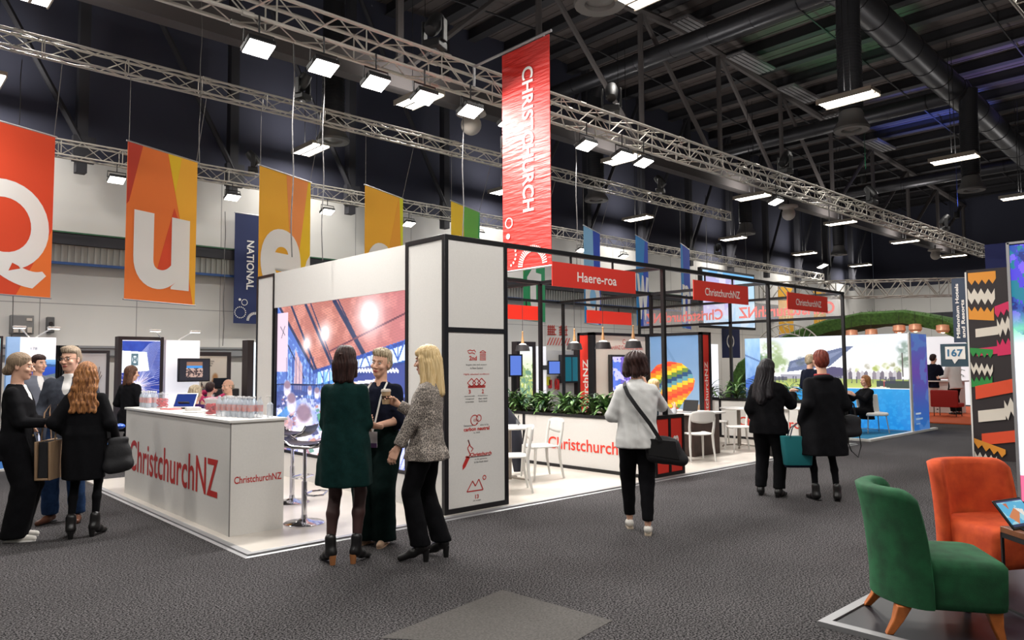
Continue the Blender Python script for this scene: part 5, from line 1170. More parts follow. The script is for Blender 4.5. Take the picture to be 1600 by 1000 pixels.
mb = MB(); text(mb, 'HOI', (17.2, 11.095, 1.12), UX, UZ, w=.55, h=.13, align='c', bold=.02); text(mb, 'JC', (17.3, 11.095, .90), UX, UZ, w=.4, h=.13, align='c', bold=.02); mb.build('lettering', mat('steel_blue_ink', (70, 110, 150)), t, smooth=False)

# ================================================================ THE BLUE STAND WITH THE LONG PARK PICTURE
mb = MB(); mb.bb(15.7, 18.2, 6.25, 10.6, .001, .04, 0); mb.bb(15.6, 19.6, 6.15, 6.25, .001, .045, 1); mb.bb(15.6, 15.7, 6.25, 10.6, .001, .045, 1)
struct('floor_carpet_teal', mb, [mat('teal_carpet', (20, 110, 150), .9, noise=(40, .2)), M_wplast], smooth=False)
t = thing('picture_wall', 'long backlit wall picturing a park with a lake, trees and a modern building', 'display wall', (18.1, 6.2, .04))
mb = MB(); mb.bb(18.12, 19.2, 6.22, 10.35, .04, 2.28); mb.build('core', M_wplast, t, smooth=False)
p = Pic(250, 140, (240, 244, 250)); sky = p.noise(3, (6, 3), 3); p.grad((236, 240, 248), (252, 252, 252), 0, .35); p.put(sky > .58, (222, 228, 244), .4)
p.poly([(.22, .28), (.46, .18), (.62, .12), (.66, .125), (.5, .34), (.2, .40)], (104, 116, 150)); p.poly([(.24, .30), (.6, .16), (.5, .26), (.22, .36)], (150, 160, 190), .6)
p.poly([(.30, .46), (.52, .34), (.60, .36), (.60, .44), (.30, .54)], (86, 80, 116)); p.rect(.15, .62, .43, .50, (92, 88, 112), .5)
for cx, cy, r, c in ((.08, .17, .11, (176, 196, 140)), (.03, .27, .07, (96, 130, 96)), (.14, .30, .09, (160, 182, 130)), (.30, .28, .045, (96, 108, 120)), (.36, .26, .04, (110, 120, 130)), (.68, .38, .02, (180, 190, 110)), (.80, .36, .03, (170, 184, 96)), (.86, .34, .03, (176, 182, 110)), (.90, .32, .025, (150, 150, 110)), (.975, .15, .06, (140, 160, 150)), (.98, .28, .06, (120, 140, 120)), (.93, .38, .03, (150, 160, 90)), (.62, .37, .03, (120, 110, 110)), (.75, .34, .03, (190, 186, 170))):
    m_ = p.ell(cx, cy, r, r * 1.5, None, get=True, soft=.5); p.put(m_ * np.clip(p.noise(int(cx * 100), (40, 30), 2) * 2.2 - .35, 0, 1), c, .95)
p.rect(.06, .075, .25, .48, (96, 84, 84)); p.rect(.955, .965, .2, .45, (90, 84, 80))
for k in range(14): xx = .60 + k * .025; p.poly([(xx, .48), (xx, .41), (xx + .012, .385), (xx + .026, .41), (xx + .026, .48)], [(196, 190, 196), (120, 112, 124), (226, 222, 222), (150, 140, 150)][k % 4])
p.grad((150, 166, 90), (206, 216, 120), .46, .58, mask=((p.Y > .475) & (p.Y < .575))); p.rect(.80, 1, .49, .575, (60, 72, 66)); p.rect(0, .2, .46, .50, (84, 84, 96), .8)
p.put((p.noise(12, (90, 6), 2) > .6) * (p.Y > .45) * (p.Y < .52), (60, 60, 84), .7)
p.grad((40, 150, 216), (20, 126, 206), .575, 1, mask=(p.Y > .575)); p.put((p.noise(13, (50, 40), 2) > .56) * (p.Y > .58), (60, 170, 230), .35)
p.poly([(.75, .575), (.83, .55), (.9, .575)], (230, 226, 206)); p.rect(.845, .85, .50, .56, (210, 60, 70)); p.rect(.84, .855, .485, .50, (200, 160, 130))
p.poly([(.30, .52), (.44, .48), (.60, .47), (.60, .53), (.3, .57)], (200, 210, 130), .7)
p.surface('park_picture', (18.1, 9.9, .06), (0, -3.68, 0), (0, 0, 2.22), pic_mat('park_picture', 1.15), t)
p = Pic(30, 110, (60, 140, 220)); p.grad((150, 200, 245), (20, 60, 160)); p.put(p.noise(5, (4, 8), 3), (210, 235, 255), .7); p.poly([(0, .5), (1, .4), (1, .55), (0, .62)], (30, 80, 190), .6); p.rect(0, 1, .62, .7, (24, 50, 120), .6); p.line((0, .2), (1, .28), .01, (60, 90, 150), .6, .3)
p.surface('blue_side_picture', (18.1, 10.34, .06), (0, -.44, 0), (0, 0, 2.22), pic_mat('blue_side_picture', 1.15), t)
p = Pic(30, 110, (90, 90, 200)); p.grad((96, 130, 220), (130, 90, 200), 0, .4); p.grad((130, 90, 200), (40, 130, 220), .4, 1, mask=(p.Y > .4)); p.put(p.noise(5, (3, 9), 3) > .55, (110, 160, 235), .6); p.rect(.2, .5, .82, .84, (220, 235, 250)); p.rect(.2, .6, .87, .89, (200, 225, 245), .8); p.rect(.2, .45, .93, .94, (200, 225, 245), .8)
p.surface('column_print', (18.15, 6.215, .04), (1.1, 0, 0), (0, 0, 2.24), pic_mat('column_print', .55), t)
mb = MB(); mb.bb(18.05, 18.16, 6.19, 6.22, .04, 2.3); mb.build('edge_strip', M_wplast, t, smooth=False)
t = thing('tub_chair', 'white tub chair on thin legs in front of the blue picture wall', 'chair', (17.3, 6.75, .04), 2.4)
mb = MB(); mb.box((0, 0, .42), (.5, .46, .08)); mb.build('seat', M_wplast, t, bevel=.03, world=False); mb = MB(); mb.box((0, -.24, .64), (.5, .05, .42), M=Matrix.Rotation(.18, 3, 'X')); mb.build('backrest', M_wplast, t, bevel=.02, world=False)
for a, b in ((-1, -1), (1, -1), (1, 1), (-1, 1)): mb = MB(); mb.cyl((a * .2, b * .18, .4), (a * .24, b * .23, 0), .012); mb.build('leg', M_alu, t, world=False)
t = thing('stand_table', 'small white table with a laptop in the blue stand', 'table', (16.2, 7.3, .04)); mb = MB(); mb.box((16.25, 7.35, .75), (.7, .7, .03)); mb.build('tabletop', M_whiteg, t, bevel=.008); mb = MB(); mb.cyl((16.25, 7.35, .05), (16.25, 7.35, .74), .03); mb.lathe([(.24, 0), (.24, .012), (.04, .02)], (16.25, 7.35, .04), 24); mb.build('pedestal', M_wplast, t)
t = thing('open_laptop', 'small open laptop in front of the seated woman in the blue stand', 'laptop', (16.2, 7.3, .77)); mb = MB(); mb.box((16.3, 7.25, .775), (.22, .3, .014), .7); mb.build('keyboard', M_alu, t); mb = MB(); mb.box((16.18, 7.35, .87), (.012, .3, .2), .7); mb.build('screen', mat('laptop_lit', (40, 60, 90), emit=((110, 150, 200), .7)), t)

# grass covered arch and its lamps
M_grass = mat('artificial_grass', (70, 104, 46), .95, noise=(14, .4), bump=(60, 1.0))
t = thing('grass_arch', 'wide low arch covered in artificial grass over the far stand', 'arch', (21, 8, 2))
prof = [(12.75, 0), (12.6, .9), (12.2, 1.6), (11.4, 2.1), (10.4, 2.5), (9.4, 2.8), (8.4, 2.96), (7.3, 2.96), (6.4, 2.72), (5.7, 2.35), (5.2, 1.9), (4.9, 1.0), (4.8, 0)]
mb = MB(); vs = []; fs = []
for k, (y, z) in enumerate(prof):
    a = prof[max(0, k - 1)]; b = prof[min(len(prof) - 1, k + 1)]; tx, tz = b[0] - a[0], b[1] - a[1]; L = math.hypot(tx, tz); nx, nz = tz / L, -tx / L; th = .30
    if nz < 0: nx, nz = -nx, -nz
    for (x, s) in ((20.9, 0), (21.0, .06), (22.6, .06), (22.7, 0), (22.6, -th), (21.0, -th)): vs.append((x, y + nx * s, z + nz * s))
K = 6
for k in range(len(prof) - 1):
    for i in range(K): fs.append((k * K + i, k * K + (i + 1) % K, (k + 1) * K + (i + 1) % K, (k + 1) * K + i))
mb.add(vs, fs); mb.build('grass_cover', M_grass, t, angle=70)
mb = MB(); rg2 = random.Random(3)
for k in range(1500):
    q = rg2.uniform(0, len(prof) - 1.001); i = int(q); f = q - i; y = prof[i][0] * (1 - f) + prof[i + 1][0] * f; z = prof[i][1] * (1 - f) + prof[i + 1][1] * f
    x = rg2.uniform(20.9, 21.1); z += rg2.uniform(-.3, .06); mb.add([(x - .02, y, z), (x - .06, y + rg2.uniform(-.05, .05), z + rg2.uniform(.03, .08)), (x - .02, y + .015, z)], [(0, 1, 2)])
o = mb.build('grass_blade', M_grass, t, smooth=False); o['kind'] = 'stuff'
M_cop = mat('copper_shade', (226, 164, 134), .3, .4, emit=((255, 150, 100), .15)); cl = None
for k, (y, z, lb) in enumerate(((8.12, 2.42, 'rightmost but two'), (7.40, 2.44, ''), (7.0, 2.45, ''), (6.35, 2.40, ''), (8.65, 2.36, ''))):
    lb = 'round copper lamp hanging under the grass arch, ' + ('behind the far front post', 'second along from the white glare', 'above the park picture corner', 'farthest along, over the gap', 'beside the grey truss pieces')[k]
    if cl is None:
        cl = thing('copper_lamp', lb, 'pendant lamp', (20.9, y, z), 0, 'copper lamps under the grass arch'); mb = MB(); mb.lathe([(.06, .12), (.15, .1), (.15, .03), (.16, -.03), (.12, -.09), (.11, -.09), (.145, -.03)], (0, 0, 0), 20); mb.build('shade', M_cop, cl, world=False)
        mb = MB(); mb.ball((0, 0, -.04), .07, 10); mb.build('bulb', mat('warm_bulb', (255, 220, 180), emit=((255, 210, 160), 7)), cl, world=False); mb = MB(); mb.cyl((0, 0, .1), (0, 0, .42), .006, n=5); mb.build('cord', M_cord, cl, world=False)
    else: dup(cl, (20.9, y, z + .06), 0, lb)
t = thing('curved_truss', 'white curved truss arcs beside the grass arch', 'truss', (20.5, 10.9, 1.6)); mb = MB()
for r in (1.0, .72): mb.tube([(20.4, 10.3 + r * math.cos(a) * 1.1, 1.75 + r * math.sin(a)) for a in np.linspace(.5, 2.9, 16)], .022, n=6)
for a in np.linspace(.6, 2.8, 14): mb.cyl((20.4, 10.3 + 1.1 * math.cos(a), 1.75 + math.sin(a)), (20.4, 10.3 + .79 * math.cos(a + .1), 1.75 + .72 * math.sin(a + .1)), .012, n=4)
mb.build('truss_tube', M_trus, t)

# far stand beyond the gap
mb = MB(); mb.bb(21.5, 30, 5.6, 9.5, .001, .03); struct('floor_carpet_orange', mb, mat('orange_carpet', (214, 92, 40), .9), smooth=False)
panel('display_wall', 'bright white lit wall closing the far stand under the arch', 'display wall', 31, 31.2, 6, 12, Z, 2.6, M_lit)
t = thing('counter_unit', 'white counter inside the far stand', 'counter', (25.5, 7.6, Z)); mb = MB(); mb.bb(25.6, 26.2, 7.4, 9.3, Z, 1.0); mb.build('body', M_whiteg, t, bevel=.01); mb = MB(); mb.bb(25.5, 26.3, 7.3, 9.4, 1.0, 1.04); mb.build('worktop', M_whiteg, t)
t = thing('red_lounge_chair', 'dark red lounge seat on thin legs in the far stand', 'chair', (23.8, 7.4, Z)); mb = MB(); mb.bb(23.9, 23.98, 6.95, 7.68, .30, .80); mb.bb(23.95, 24.5, 6.95, 7.68, .30, .42); mb.build('seat', mat('dark_red_fabric', (160, 34, 30), .8), t, bevel=.03)
for x, y in ((23.95, 7.02), (23.95, 7.6), (24.45, 7.02), (24.45, 7.6)): mb = MB(); mb.cyl((x, y, .3), (x, y, Z), .012); mb.build('leg', M_blk, t)
palm(27.0, 8.1, 'leafy dark plant on the far stand under the arch', 9, 11, 1.4, .6)

# ================================================================ STAND 167 AND THE LIT SCREEN ON THE AISLE EDGE
t = thing('pattern_wall', 'dark wall panel patterned with orange, pink, green and white zigzag bands', 'display wall', (14, 3.85, 0))
mb = MB(); mb.bb(14.0, 14.35, 1.9, 3.86, 0, 3.15); mb.build('core', mat('dark_brown_print', (40, 32, 34), .6), t, smooth=False)
mb = MB(); mb.bb(13.995, 14.36, 3.86, 3.885, 0, 3.12); mb.build('pale_edge', M_wplast, t, smooth=False)
cA, cW, cP, cG, cR = (232, 152, 48), (226, 218, 204), (214, 36, 92), (40, 142, 62), (226, 78, 40)
mats_ = [mat('zz_amber', cA, .55), mat('zz_white', cW, .55), mat('zz_pink', cP, .55), mat('zz_green', cG, .55), mat('zz_red', cR, .55)]
def zz(pts): return pts
def band(x0, x1, ya, yb, tip=0.0, top=False, bot=False, amp=.02, n=5, m=0, skew=0.0):
    """a band in panel units (x right 0..1, y down 0..1) with zigzag upper and/or lower edges; skew tilts it"""
    up = []; lo = []
    for k in range(2 * n + 1):
        f = k / (2 * n); x = x0 + (x1 - x0) * f; z = amp * (1 if k % 2 else -1)
        up.append((x, ya + skew * f + (z if top else 0))); lo.append((x, yb + skew * f + (z if bot else 0)))
    return up + lo[::-1], m
bands = [band(.02, .66, .012, .065, bot=True, m=0, amp=.013, n=4), band(.0, .62, .11, .165, top=True, bot=True, m=1, amp=.016, n=4, skew=.01), band(.0, .58, .205, .262, top=True, m=0, amp=.013, n=4, skew=.012),
         band(.60, 1.0, .20, .25, top=False, bot=True, m=2, amp=.014, n=3, skew=-.03), band(.14, .66, .315, .36, m=1, skew=-.012), band(.64, 1.0, .285, .345, top=True, bot=True, m=1, amp=.02, n=3, skew=-.02), band(.15, .64, .42, .46, m=2, skew=-.012), band(.62, 1.0, .39, .46, top=True, m=2, amp=.016, n=3, skew=-.01),
         band(.0, .52, .415, .45, bot=True, m=3, amp=.013, n=4, skew=.01), band(.0, .50, .505, .54, top=True, bot=True, m=1, amp=.016, n=4, skew=.015), band(.0, .48, .585, .625, top=True, m=3, amp=.013, n=4, skew=-.01),
         band(.08, 1.0, .62, .69, m=4, skew=-.045), band(.12, .74, .75, .81, m=1, skew=-.02), band(.72, 1.0, .71, .78, top=True, bot=True, m=1, amp=.02, n=2, skew=-.03), band(.18, 1.0, .87, .93, top=False, m=4, skew=-.03),
         band(.0, .7, .895, .93, bot=True, m=0, amp=.013, n=4, skew=.05), band(.0, .5, .975, .995, top=True, m=1, amp=.013, n=4, skew=.02)]
mb = MB()
for k, (pts, m_) in enumerate(bands): mb.prism([(q[0] * .63, (1 - q[1]) * 3.12) for q in pts], (14.0 - .002 - .0012 * k, 3.85, .02), -UY, UZ, .001, m=m_)
mb.build('zigzag_print', mats_, t, smooth=False)
t = thing('direction_sign', 'navy sign reading Millennium Hotels and Resorts upright on the stand edge', 'sign', (14.4, 4.18, 1.9))
mb = MB(); mb.bb(14.38, 14.42, 3.99, 4.2, 1.95, 3.07); mb.build('board', mat('slate_navy', (44, 60, 82), .5), t, smooth=False)
mb = MB(); text(mb, 'Millennium Hotels', (14.38, 4.125, 2.50), UZ, UY, w=.95, h=.055, align='c', bold=.03); text(mb, 'and Resorts', (14.38, 4.045, 2.36), UZ, UY, w=.66, h=.055, align='c', bold=.03)
mb.build('lettering', M_text, t, smooth=False)
t = thing('number_sign', 'dark teal sign with white bubble numbered 167', 'sign', (14.4, 4.2, 1.6))
mb = MB(); mb.bb(14.37, 14.41, 3.99, 4.42, 1.53, 1.93); mb.build('board', mat('teal_sign', (42, 70, 84)), t, smooth=False)
mb = MB(); mb.bb(14.36, 14.37, 4.03, 4.34, 1.66, 1.88); mb.prism([(-4.24, 1.66), (-4.14, 1.66), (-4.2, 1.58)], (14.37, 0, 0), -UY, UZ, .01); mb.build('bubble', M_text, t, smooth=False)
mb = MB(); text(mb, '167', (14.358, 4.185, 1.77), -UY, UZ, w=.24, h=.13, align='c', bold=.025); mb.build('lettering', mat('blue_ink', (40, 110, 150)), t, smooth=False)
t = thing('navy_stand_top', 'deep blue panel top rising behind the zigzag wall', 'display panel', (29.9, 7, 3)); mb = MB(); mb.bb(28, 28.2, 5.3, 7.15, 3.5, 5.5); mb.bb(28.05, 28.15, 5.3, 7.1, .0, 3.5); mb.build('panel', mat('royal_navy', (24, 38, 110), .6), t, smooth=False)
t = thing('video_wall', 'tall glowing LED wall cut off by the picture edge', 'screen', (9.8, 2.25, .03))
mb = MB(); mb.bb(9.82, 9.95, .4, 2.28, .03, 2.95); mb.build('casing', M_blk, t, smooth=False); mb = MB(); mb.bb(9.79, 9.95, 2.26, 2.29, .03, 2.96); mb.bb(9.79, 9.95, .4, 2.28, 2.94, 2.965); mb.build('edge_trim', M_alu, t, smooth=False)
p = Pic(150, 200, (236, 240, 246)); n1 = p.noise(3, (14, 20), 4); n2 = p.noise(7, (20, 26), 3); top = (p.Y < .33 + .03 * np.sin(p.X * 20)); p.put(top * 1.0, (36, 70, 150)); p.put(top * (n1 > .5), (70, 60, 190)); p.put(top * (n2 > .56), (24, 110, 130)); p.put(top * (n1 < .36), (30, 40, 110)); p.put(top * (p.noise(9, (16, 22), 3) > .62), (120, 90, 220), .8)
m_ = np.clip(1 - np.abs(p.Y - .33) / .08, 0, 1); p.put(m_, (120, 210, 170), .9); p.put((p.Y > .36) * np.clip((p.Y - .36) * 4, 0, 1) * 1.0, (236, 238, 246), .8); p.ell(.12, .78, .10, .14, (236, 110, 150), .9, .4); p.ell(.12, .78, .06, .09, (250, 210, 220), .9, .5); p.put((p.Y > .9) * 1., (220, 40, 90), .7)
p.surface('display', (9.815, 2.26, .05), (0, -1.86, 0), (0, 0, 2.88), pic_mat('video_wall_picture', 1.5), t)

# ================================================================ VELVET CHAIRS AND THE BLACK PLATFORM
mb = MB(); mb.bb(4.55, 9.6, -2, 2.06, 0, .02, 0); mb.bb(4.48, 9.6, 2.06, 2.12, 0, .03, 1); mb.bb(4.48, 4.55, -2, 2.06, 0, .03, 1)
struct('floor_platform_black', mb, [mat('black_floor_tile', (26, 25, 32), .35, noise=(3, .3)), M_alu], smooth=False)
def velvet(name, c, c2): 
    m = mat(name, c, .8, sheen=.6, noise=(9, .16), c2=c2, bump=(220, .15)); m.node_tree.nodes['Principled BSDF'].inputs['Sheen Tint'].default_value = (*lin(c2), 1); return m
def rrect(hx, hy, r, n=6):
    out = []
    for cx, cy, a0 in ((hx - r, hy - r, 0), (-hx + r, hy - r, PI / 2), (-hx + r, -hy + r, PI), (hx - r, -hy + r, 1.5 * PI)):
        for k in range(n + 1): a = a0 + PI / 2 * k / n; out.append((cx + r * math.cos(a), cy + r * math.sin(a)))
    return out
def velvet_chair(x, y, rz, m, label, z0=.02):
    """front is +y; low lounge chair: thick block seat, curved wrapping back, splayed wooden legs"""
    t = thing('velvet_chair', label, 'chair', (x, y, z0), rz)
    mb = MB(); rings = []
    for zz, ins, ex in ((.155, .02, 0), (.165, .004, 0), (.20, 0, .0), (.36, 0, .005), (.40, .003, .01), (.425, .02, .01), (.438, .06, .01), (.445, .16, .0), (.447, .26, 0)):
        rings.append([(px * (.97 if py < -.1 else 1), max(py + ex, -.275 + .19 * (1 - math.cos(math.asin(min(1, abs(px) * .925 / .31)))) / .62 if abs(px) < .31 else -.08), zz) for px, py in rrect(.30 - ins, .315 - ins, max(.02, .07 - ins * .1) if ins < .1 else .04, 8)])
    n = len(rings[0]); vs = [q for r in rings for q in r]; fs = [(k * n + i, k * n + (i + 1) % n, (k + 1) * n + (i + 1) % n, (k + 1) * n + i) for k in range(len(rings) - 1) for i in range(n)] + [tuple(range(n - 1, -1, -1)), tuple(range((len(rings) - 1) * n, len(rings) * n))]
    mb.add(vs, fs); mb.build('seat', m, t, world=False, angle=80)
    # back: an arc in plan, leaning, with rounded rim
    mb = MB(); NA, prof = 22, []
    zs = [(.17, .0), (.30, .0), (.45, .01), (.60, .025), (.72, .045), (.79, .06), (.825, .068)]
    vs = []; fs = []
    def pt(a, z, lean, rr):   # a in -1..1 around the arc, rr signed thickness offset
        ang = a * 1.18; bx = (.315 + rr) * math.sin(ang) / math.sin(1.18) * (1.02 - .0 * abs(a)); by = -.30 + (.21) * (1 - math.cos(ang)) / (1 - math.cos(1.18)) * 1.0 - rr * math.cos(ang) - lean
        return (bx, by, z)
    loops = []
    for k in range(NA + 1):
        a = k / NA * 2 - 1; edge = max(0, abs(a) - .72) / .28; top = .835 - .06 * edge ** 2; th = .052 * (1 - .55 * edge ** 3); lp = []
        for z, ln in zs: zc = .16 + (z - .16) * (top - .16) / (.835 - .16); lp.append(pt(a, zc, ln, th))
        lp.append(pt(a, top + .004, .07, th * .5)); lp.append(pt(a, top + .004, .07, -th * .5))
        for z, ln in reversed(zs): zc = .16 + (z - .16) * (top - .16) / (.835 - .16); lp.append(pt(a, zc, ln, -th))
        loops.append(lp)
    n = len(loops[0]); vs = [q for l in loops for q in l]
    for k in range(NA):
        for i in range(n): fs.append((k * n + i, (k + 1) * n + i, (k + 1) * n + (i + 1) % n, k * n + (i + 1) % n))
    fs += [tuple(range(n)), tuple(range(NA * n + n - 1, NA * n - 1, -1))]
    mb.add(vs, fs); mb.build('backrest', m, t, world=False, angle=75, bevel=0)
    ml = mat('orange_wood_leg', (186, 104, 48), .4, noise=(14, .2))
    for sx, sy in ((-1, 1), (1, 1), (-1, -1), (1, -1)):
        mb = MB(); cx, cy = sx * .235, sy * .235; ox, oy = sx * .03, sy * (.03 if sy > 0 else .09)
        a = [(cx - .045, cy - .04, .165), (cx + .045, cy - .04, .165), (cx + .045, cy + .04, .165), (cx - .045, cy + .04, .165)]; q = [(cx - .03 + ox * .4, cy - .028 + oy * .4, .08), (cx + .03 + ox * .4, cy - .028 + oy * .4, .08), (cx + .03 + ox * .4, cy + .028 + oy * .4, .08), (cx - .03 + ox * .4, cy + .028 + oy * .4, .08)]; b = [(cx - .022 + ox, cy - .02 + oy, 0), (cx + .022 + ox, cy - .02 + oy, 0), (cx + .022 + ox, cy + .02 + oy, 0), (cx - .022 + ox, cy + .02 + oy, 0)]
        fs = [(0, 1, 2, 3), (8, 11, 10, 9)] + [(i + 4 * k, (i + 1) % 4 + 4 * k, (i + 1) % 4 + 4 * k + 4, i + 4 * k + 4) for k in (0, 1) for i in range(4)]
        mb.add(a + q + b, fs); mb.build('leg', ml, t, world=False, bevel=.006)
    return t
velvet_chair(5.0, 1.63, math.radians(-145.7), velvet('green_velvet', (16, 70, 40), (26, 96, 56)), 'dark green velvet lounge chair on splayed wooden legs')
velvet_chair(6.30, 1.63, math.radians(150), velvet('orange_velvet', (200, 66, 24), (220, 88, 36)), 'orange velvet lounge chair behind the green one')
t = thing('side_table', 'small side table with a wooden top and thin black frame', 'table', (5.5, 1.0, .02))
mb = MB(); u = Vector((.74, -.68, 0)); v_ = Vector((.68, .74, 0)); o = Vector((5.27, 1.05, 0))
def tb(mb, a0, a1, b0, b1, z0, z1):
    P = [o + u * a + v_ * b for a, b in ((a0, b0), (a1, b0), (a1, b1), (a0, b1))]; mb.add([(q.x, q.y, z0) for q in P] + [(q.x, q.y, z1) for q in P], [(3, 2, 1, 0), (4, 5, 6, 7), (0, 1, 5, 4), (1, 2, 6, 5), (2, 3, 7, 6), (3, 0, 4, 7)])
tb(mb, 0, .5, 0, .5, .50, .54); mb.build('tabletop', mat('brown_wood_top', (124, 74, 44), .4, noise=(10, .25)), t, bevel=.004)
mb = MB()
for a in (0, .485):
    for b in (0, .485): tb(mb, a, a + .015, b, b + .015, .02, .50)
tb(mb, 0, .5, 0, .015, .47, .50); tb(mb, 0, .5, .485, .5, .47, .50); tb(mb, 0, .015, 0, .5, .47, .50); tb(mb, .485, .5, 0, .5, .47, .50); tb(mb, 0, .5, .0, .015, .02, .035); tb(mb, 0, .015, 0, .5, .02, .035); mb.build('metal_frame', M_blk, t, smooth=False)
t = thing('tablet_computer', 'lit tablet computer standing on the side table', 'tablet', (5.2, 1.3, .57))
c0 = o + u * .0 + v_ * .36; nh = u * .45 - v_ * .89; ru = u * .89 + v_ * .45; up = (UZ * .76 - nh * .6).normalized()
nrm = ru.cross(up); c1 = Vector((c0.x, c0.y, .545))
mb = MB(); mb.prism([(0, 0), (.3, 0), (.3, .205), (0, .205)], c1, ru, up, -.012); mb.build('casing', M_blk, t, bevel=.003)
p = Pic(60, 40, (90, 180, 220)); p.put(p.noise(3, (5, 4), 2) > .5, (180, 225, 235), .8); p.poly([(.1, .6), (.5, .3), (.6, .5), (.3, .9)], (214, 130, 80)); p.poly([(.5, .3), (.8, .4), (.7, .7)], (240, 230, 220)); p.rect(0, 1, .9, 1, (30, 50, 90)); p.rect(0, 1, 0, .06, (60, 60, 110)); p.poly([(.2, .1), (.35, .1), (.3, .35)], (200, 110, 70))
p.surface('display', c1 + ru * .012 + up * .014, ru * .276, up * .178, pic_mat('tablet_picture', .9), t, lift=.002)
mb = MB(); tb(mb, .05, .27, .2, .38, .541, .548); mb.build('keyboard', M_blk, t, smooth=False)
# ================================================================ PEOPLE
def _len(x, y, z): return np.sqrt(x * x + y * y + z * z)
def s_cone(P, a, b, ra, rb):
    a = np.array(a, float); b = np.array(b, float); d = b - a; L = max(1e-9, float(d @ d))
    x, y, z = P[0] - a[0], P[1] - a[1], P[2] - a[2]; h = np.clip((x * d[0] + y * d[1] + z * d[2]) / L, 0, 1)
    return _len(x - h * d[0], y - h * d[1], z - h * d[2]) - (ra + (rb - ra) * h)
def s_ell(P, c, r):
    x, y, z = P[0] - c[0], P[1] - c[1], P[2] - c[2]; k0 = _len(x / r[0], y / r[1], z / r[2]); k1 = _len(x / r[0] ** 2, y / r[1] ** 2, z / r[2] ** 2) + 1e-9
    return k0 * (k0 - 1) / k1
def smin(a, b, k):
    h = np.clip(.5 + .5 * (b - a) / k, 0, 1); return b * (1 - h) + a * h - k * h * (1 - h)
def smax(a, b, k): return -smin(-a, -b, k)
def s_loft(P, secs, top=None, bot=None, folds=0, nf=9, ph=0, ridge=0):
    """stack of ellipses (z, cx, cy, rx, ry)"""
    zs = [s[0] for s in secs]; Z = P[2]; o = np.argsort(zs); g = lambda i: np.interp(Z, np.array(zs)[o], np.array([s[i] for s in secs])[o])
    x = P[0] - g(1); y = P[1] - g(2); rx = g(3); ry = g(4); k = np.sqrt((x / rx) ** 2 + (y / ry) ** 2); d = (k - 1) * np.minimum(rx, ry)
    if folds:
        th = np.arctan2(y, x); w = np.clip((zs[o[-1]] - Z) / (zs[o[-1]] - zs[o[0]]), 0, 1) ** 1.3; d = d - folds * w * np.sin(nf * th + ph + 2 * np.sin(Z * 5))
    t = top if top is not None else max(zs); b = bot if bot is not None else min(zs)
    return np.maximum(d, np.maximum(Z - t, b - Z))
def net(fn, lo, hi, h):
    """surface nets: mesh the zero level of fn over the box"""
    n = [max(4, int(math.ceil((hi[i] - lo[i]) / h)) + 1) for i in range(3)]
    ax = [lo[i] + h * np.arange(n[i]) for i in range(3)]
    X, Y, Z = np.meshgrid(*ax, indexing='ij'); V = fn((X, Y, Z)).astype(np.float64)
    V[0] = np.maximum(V[0], h * .5); V[-1] = np.maximum(V[-1], h * .5); V[:, 0] = np.maximum(V[:, 0], h * .5); V[:, -1] = np.maximum(V[:, -1], h * .5); V[:, :, 0] = np.maximum(V[:, :, 0], h * .5); V[:, :, -1] = np.maximum(V[:, :, -1], h * .5)
    S = V < 0; c = [v - 1 for v in n]; acc = np.zeros(c + [3]); cnt = np.zeros(c)
    cor = {}
    for i in (0, 1):
        for j in (0, 1):
            for k in (0, 1): sl = (slice(i, i + c[0]), slice(j, j + c[1]), slice(k, k + c[2])); cor[i, j, k] = (V[sl], S[sl])
    for a in cor:
        for x in range(3):
            if a[x] == 0:
                b = tuple(1 if q == x else a[q] for q in range(3)); va, sa = cor[a]; vb, sb = cor[b]; m = sa != sb
                t = np.where(m, va / np.where(m, va - vb, 1), 0)
                for q in range(3): acc[..., q] += m * ((a[q] + t) if q == x else a[q])
                cnt += m
    act = cnt > 0; idx = -np.ones(c, int); idx[act] = np.arange(act.sum())
    I = np.argwhere(act); pos = (I + acc[act] / cnt[act][:, None]) * h + np.array(lo)
    F = []
    for x in range(3):
        u, v = (x + 1) % 3, (x + 2) % 3
        sl0 = [slice(None)] * 3; sl1 = [slice(None)] * 3; sl0[x] = slice(0, -1); sl1[x] = slice(1, None); m = S[tuple(sl0)] != S[tuple(sl1)]
        E_ = np.argwhere(m)
        ok = (E_[:, u] > 0) & (E_[:, v] > 0) & (E_[:, u] < c[u]) & (E_[:, v] < c[v]); E_ = E_[ok]
        q = []
        for du, dv in ((1, 1), (0, 1), (0, 0), (1, 0)):
            e = E_.copy(); e[:, u] -= du; e[:, v] -= dv; q.append(idx[e[:, 0], e[:, 1], e[:, 2]])
        q = np.stack(q, 1); flip = S[E_[:, 0], E_[:, 1], E_[:, 2]] == False
        q[flip] = q[flip][:, ::-1]; F.append(q)
    return pos, np.concatenate(F)
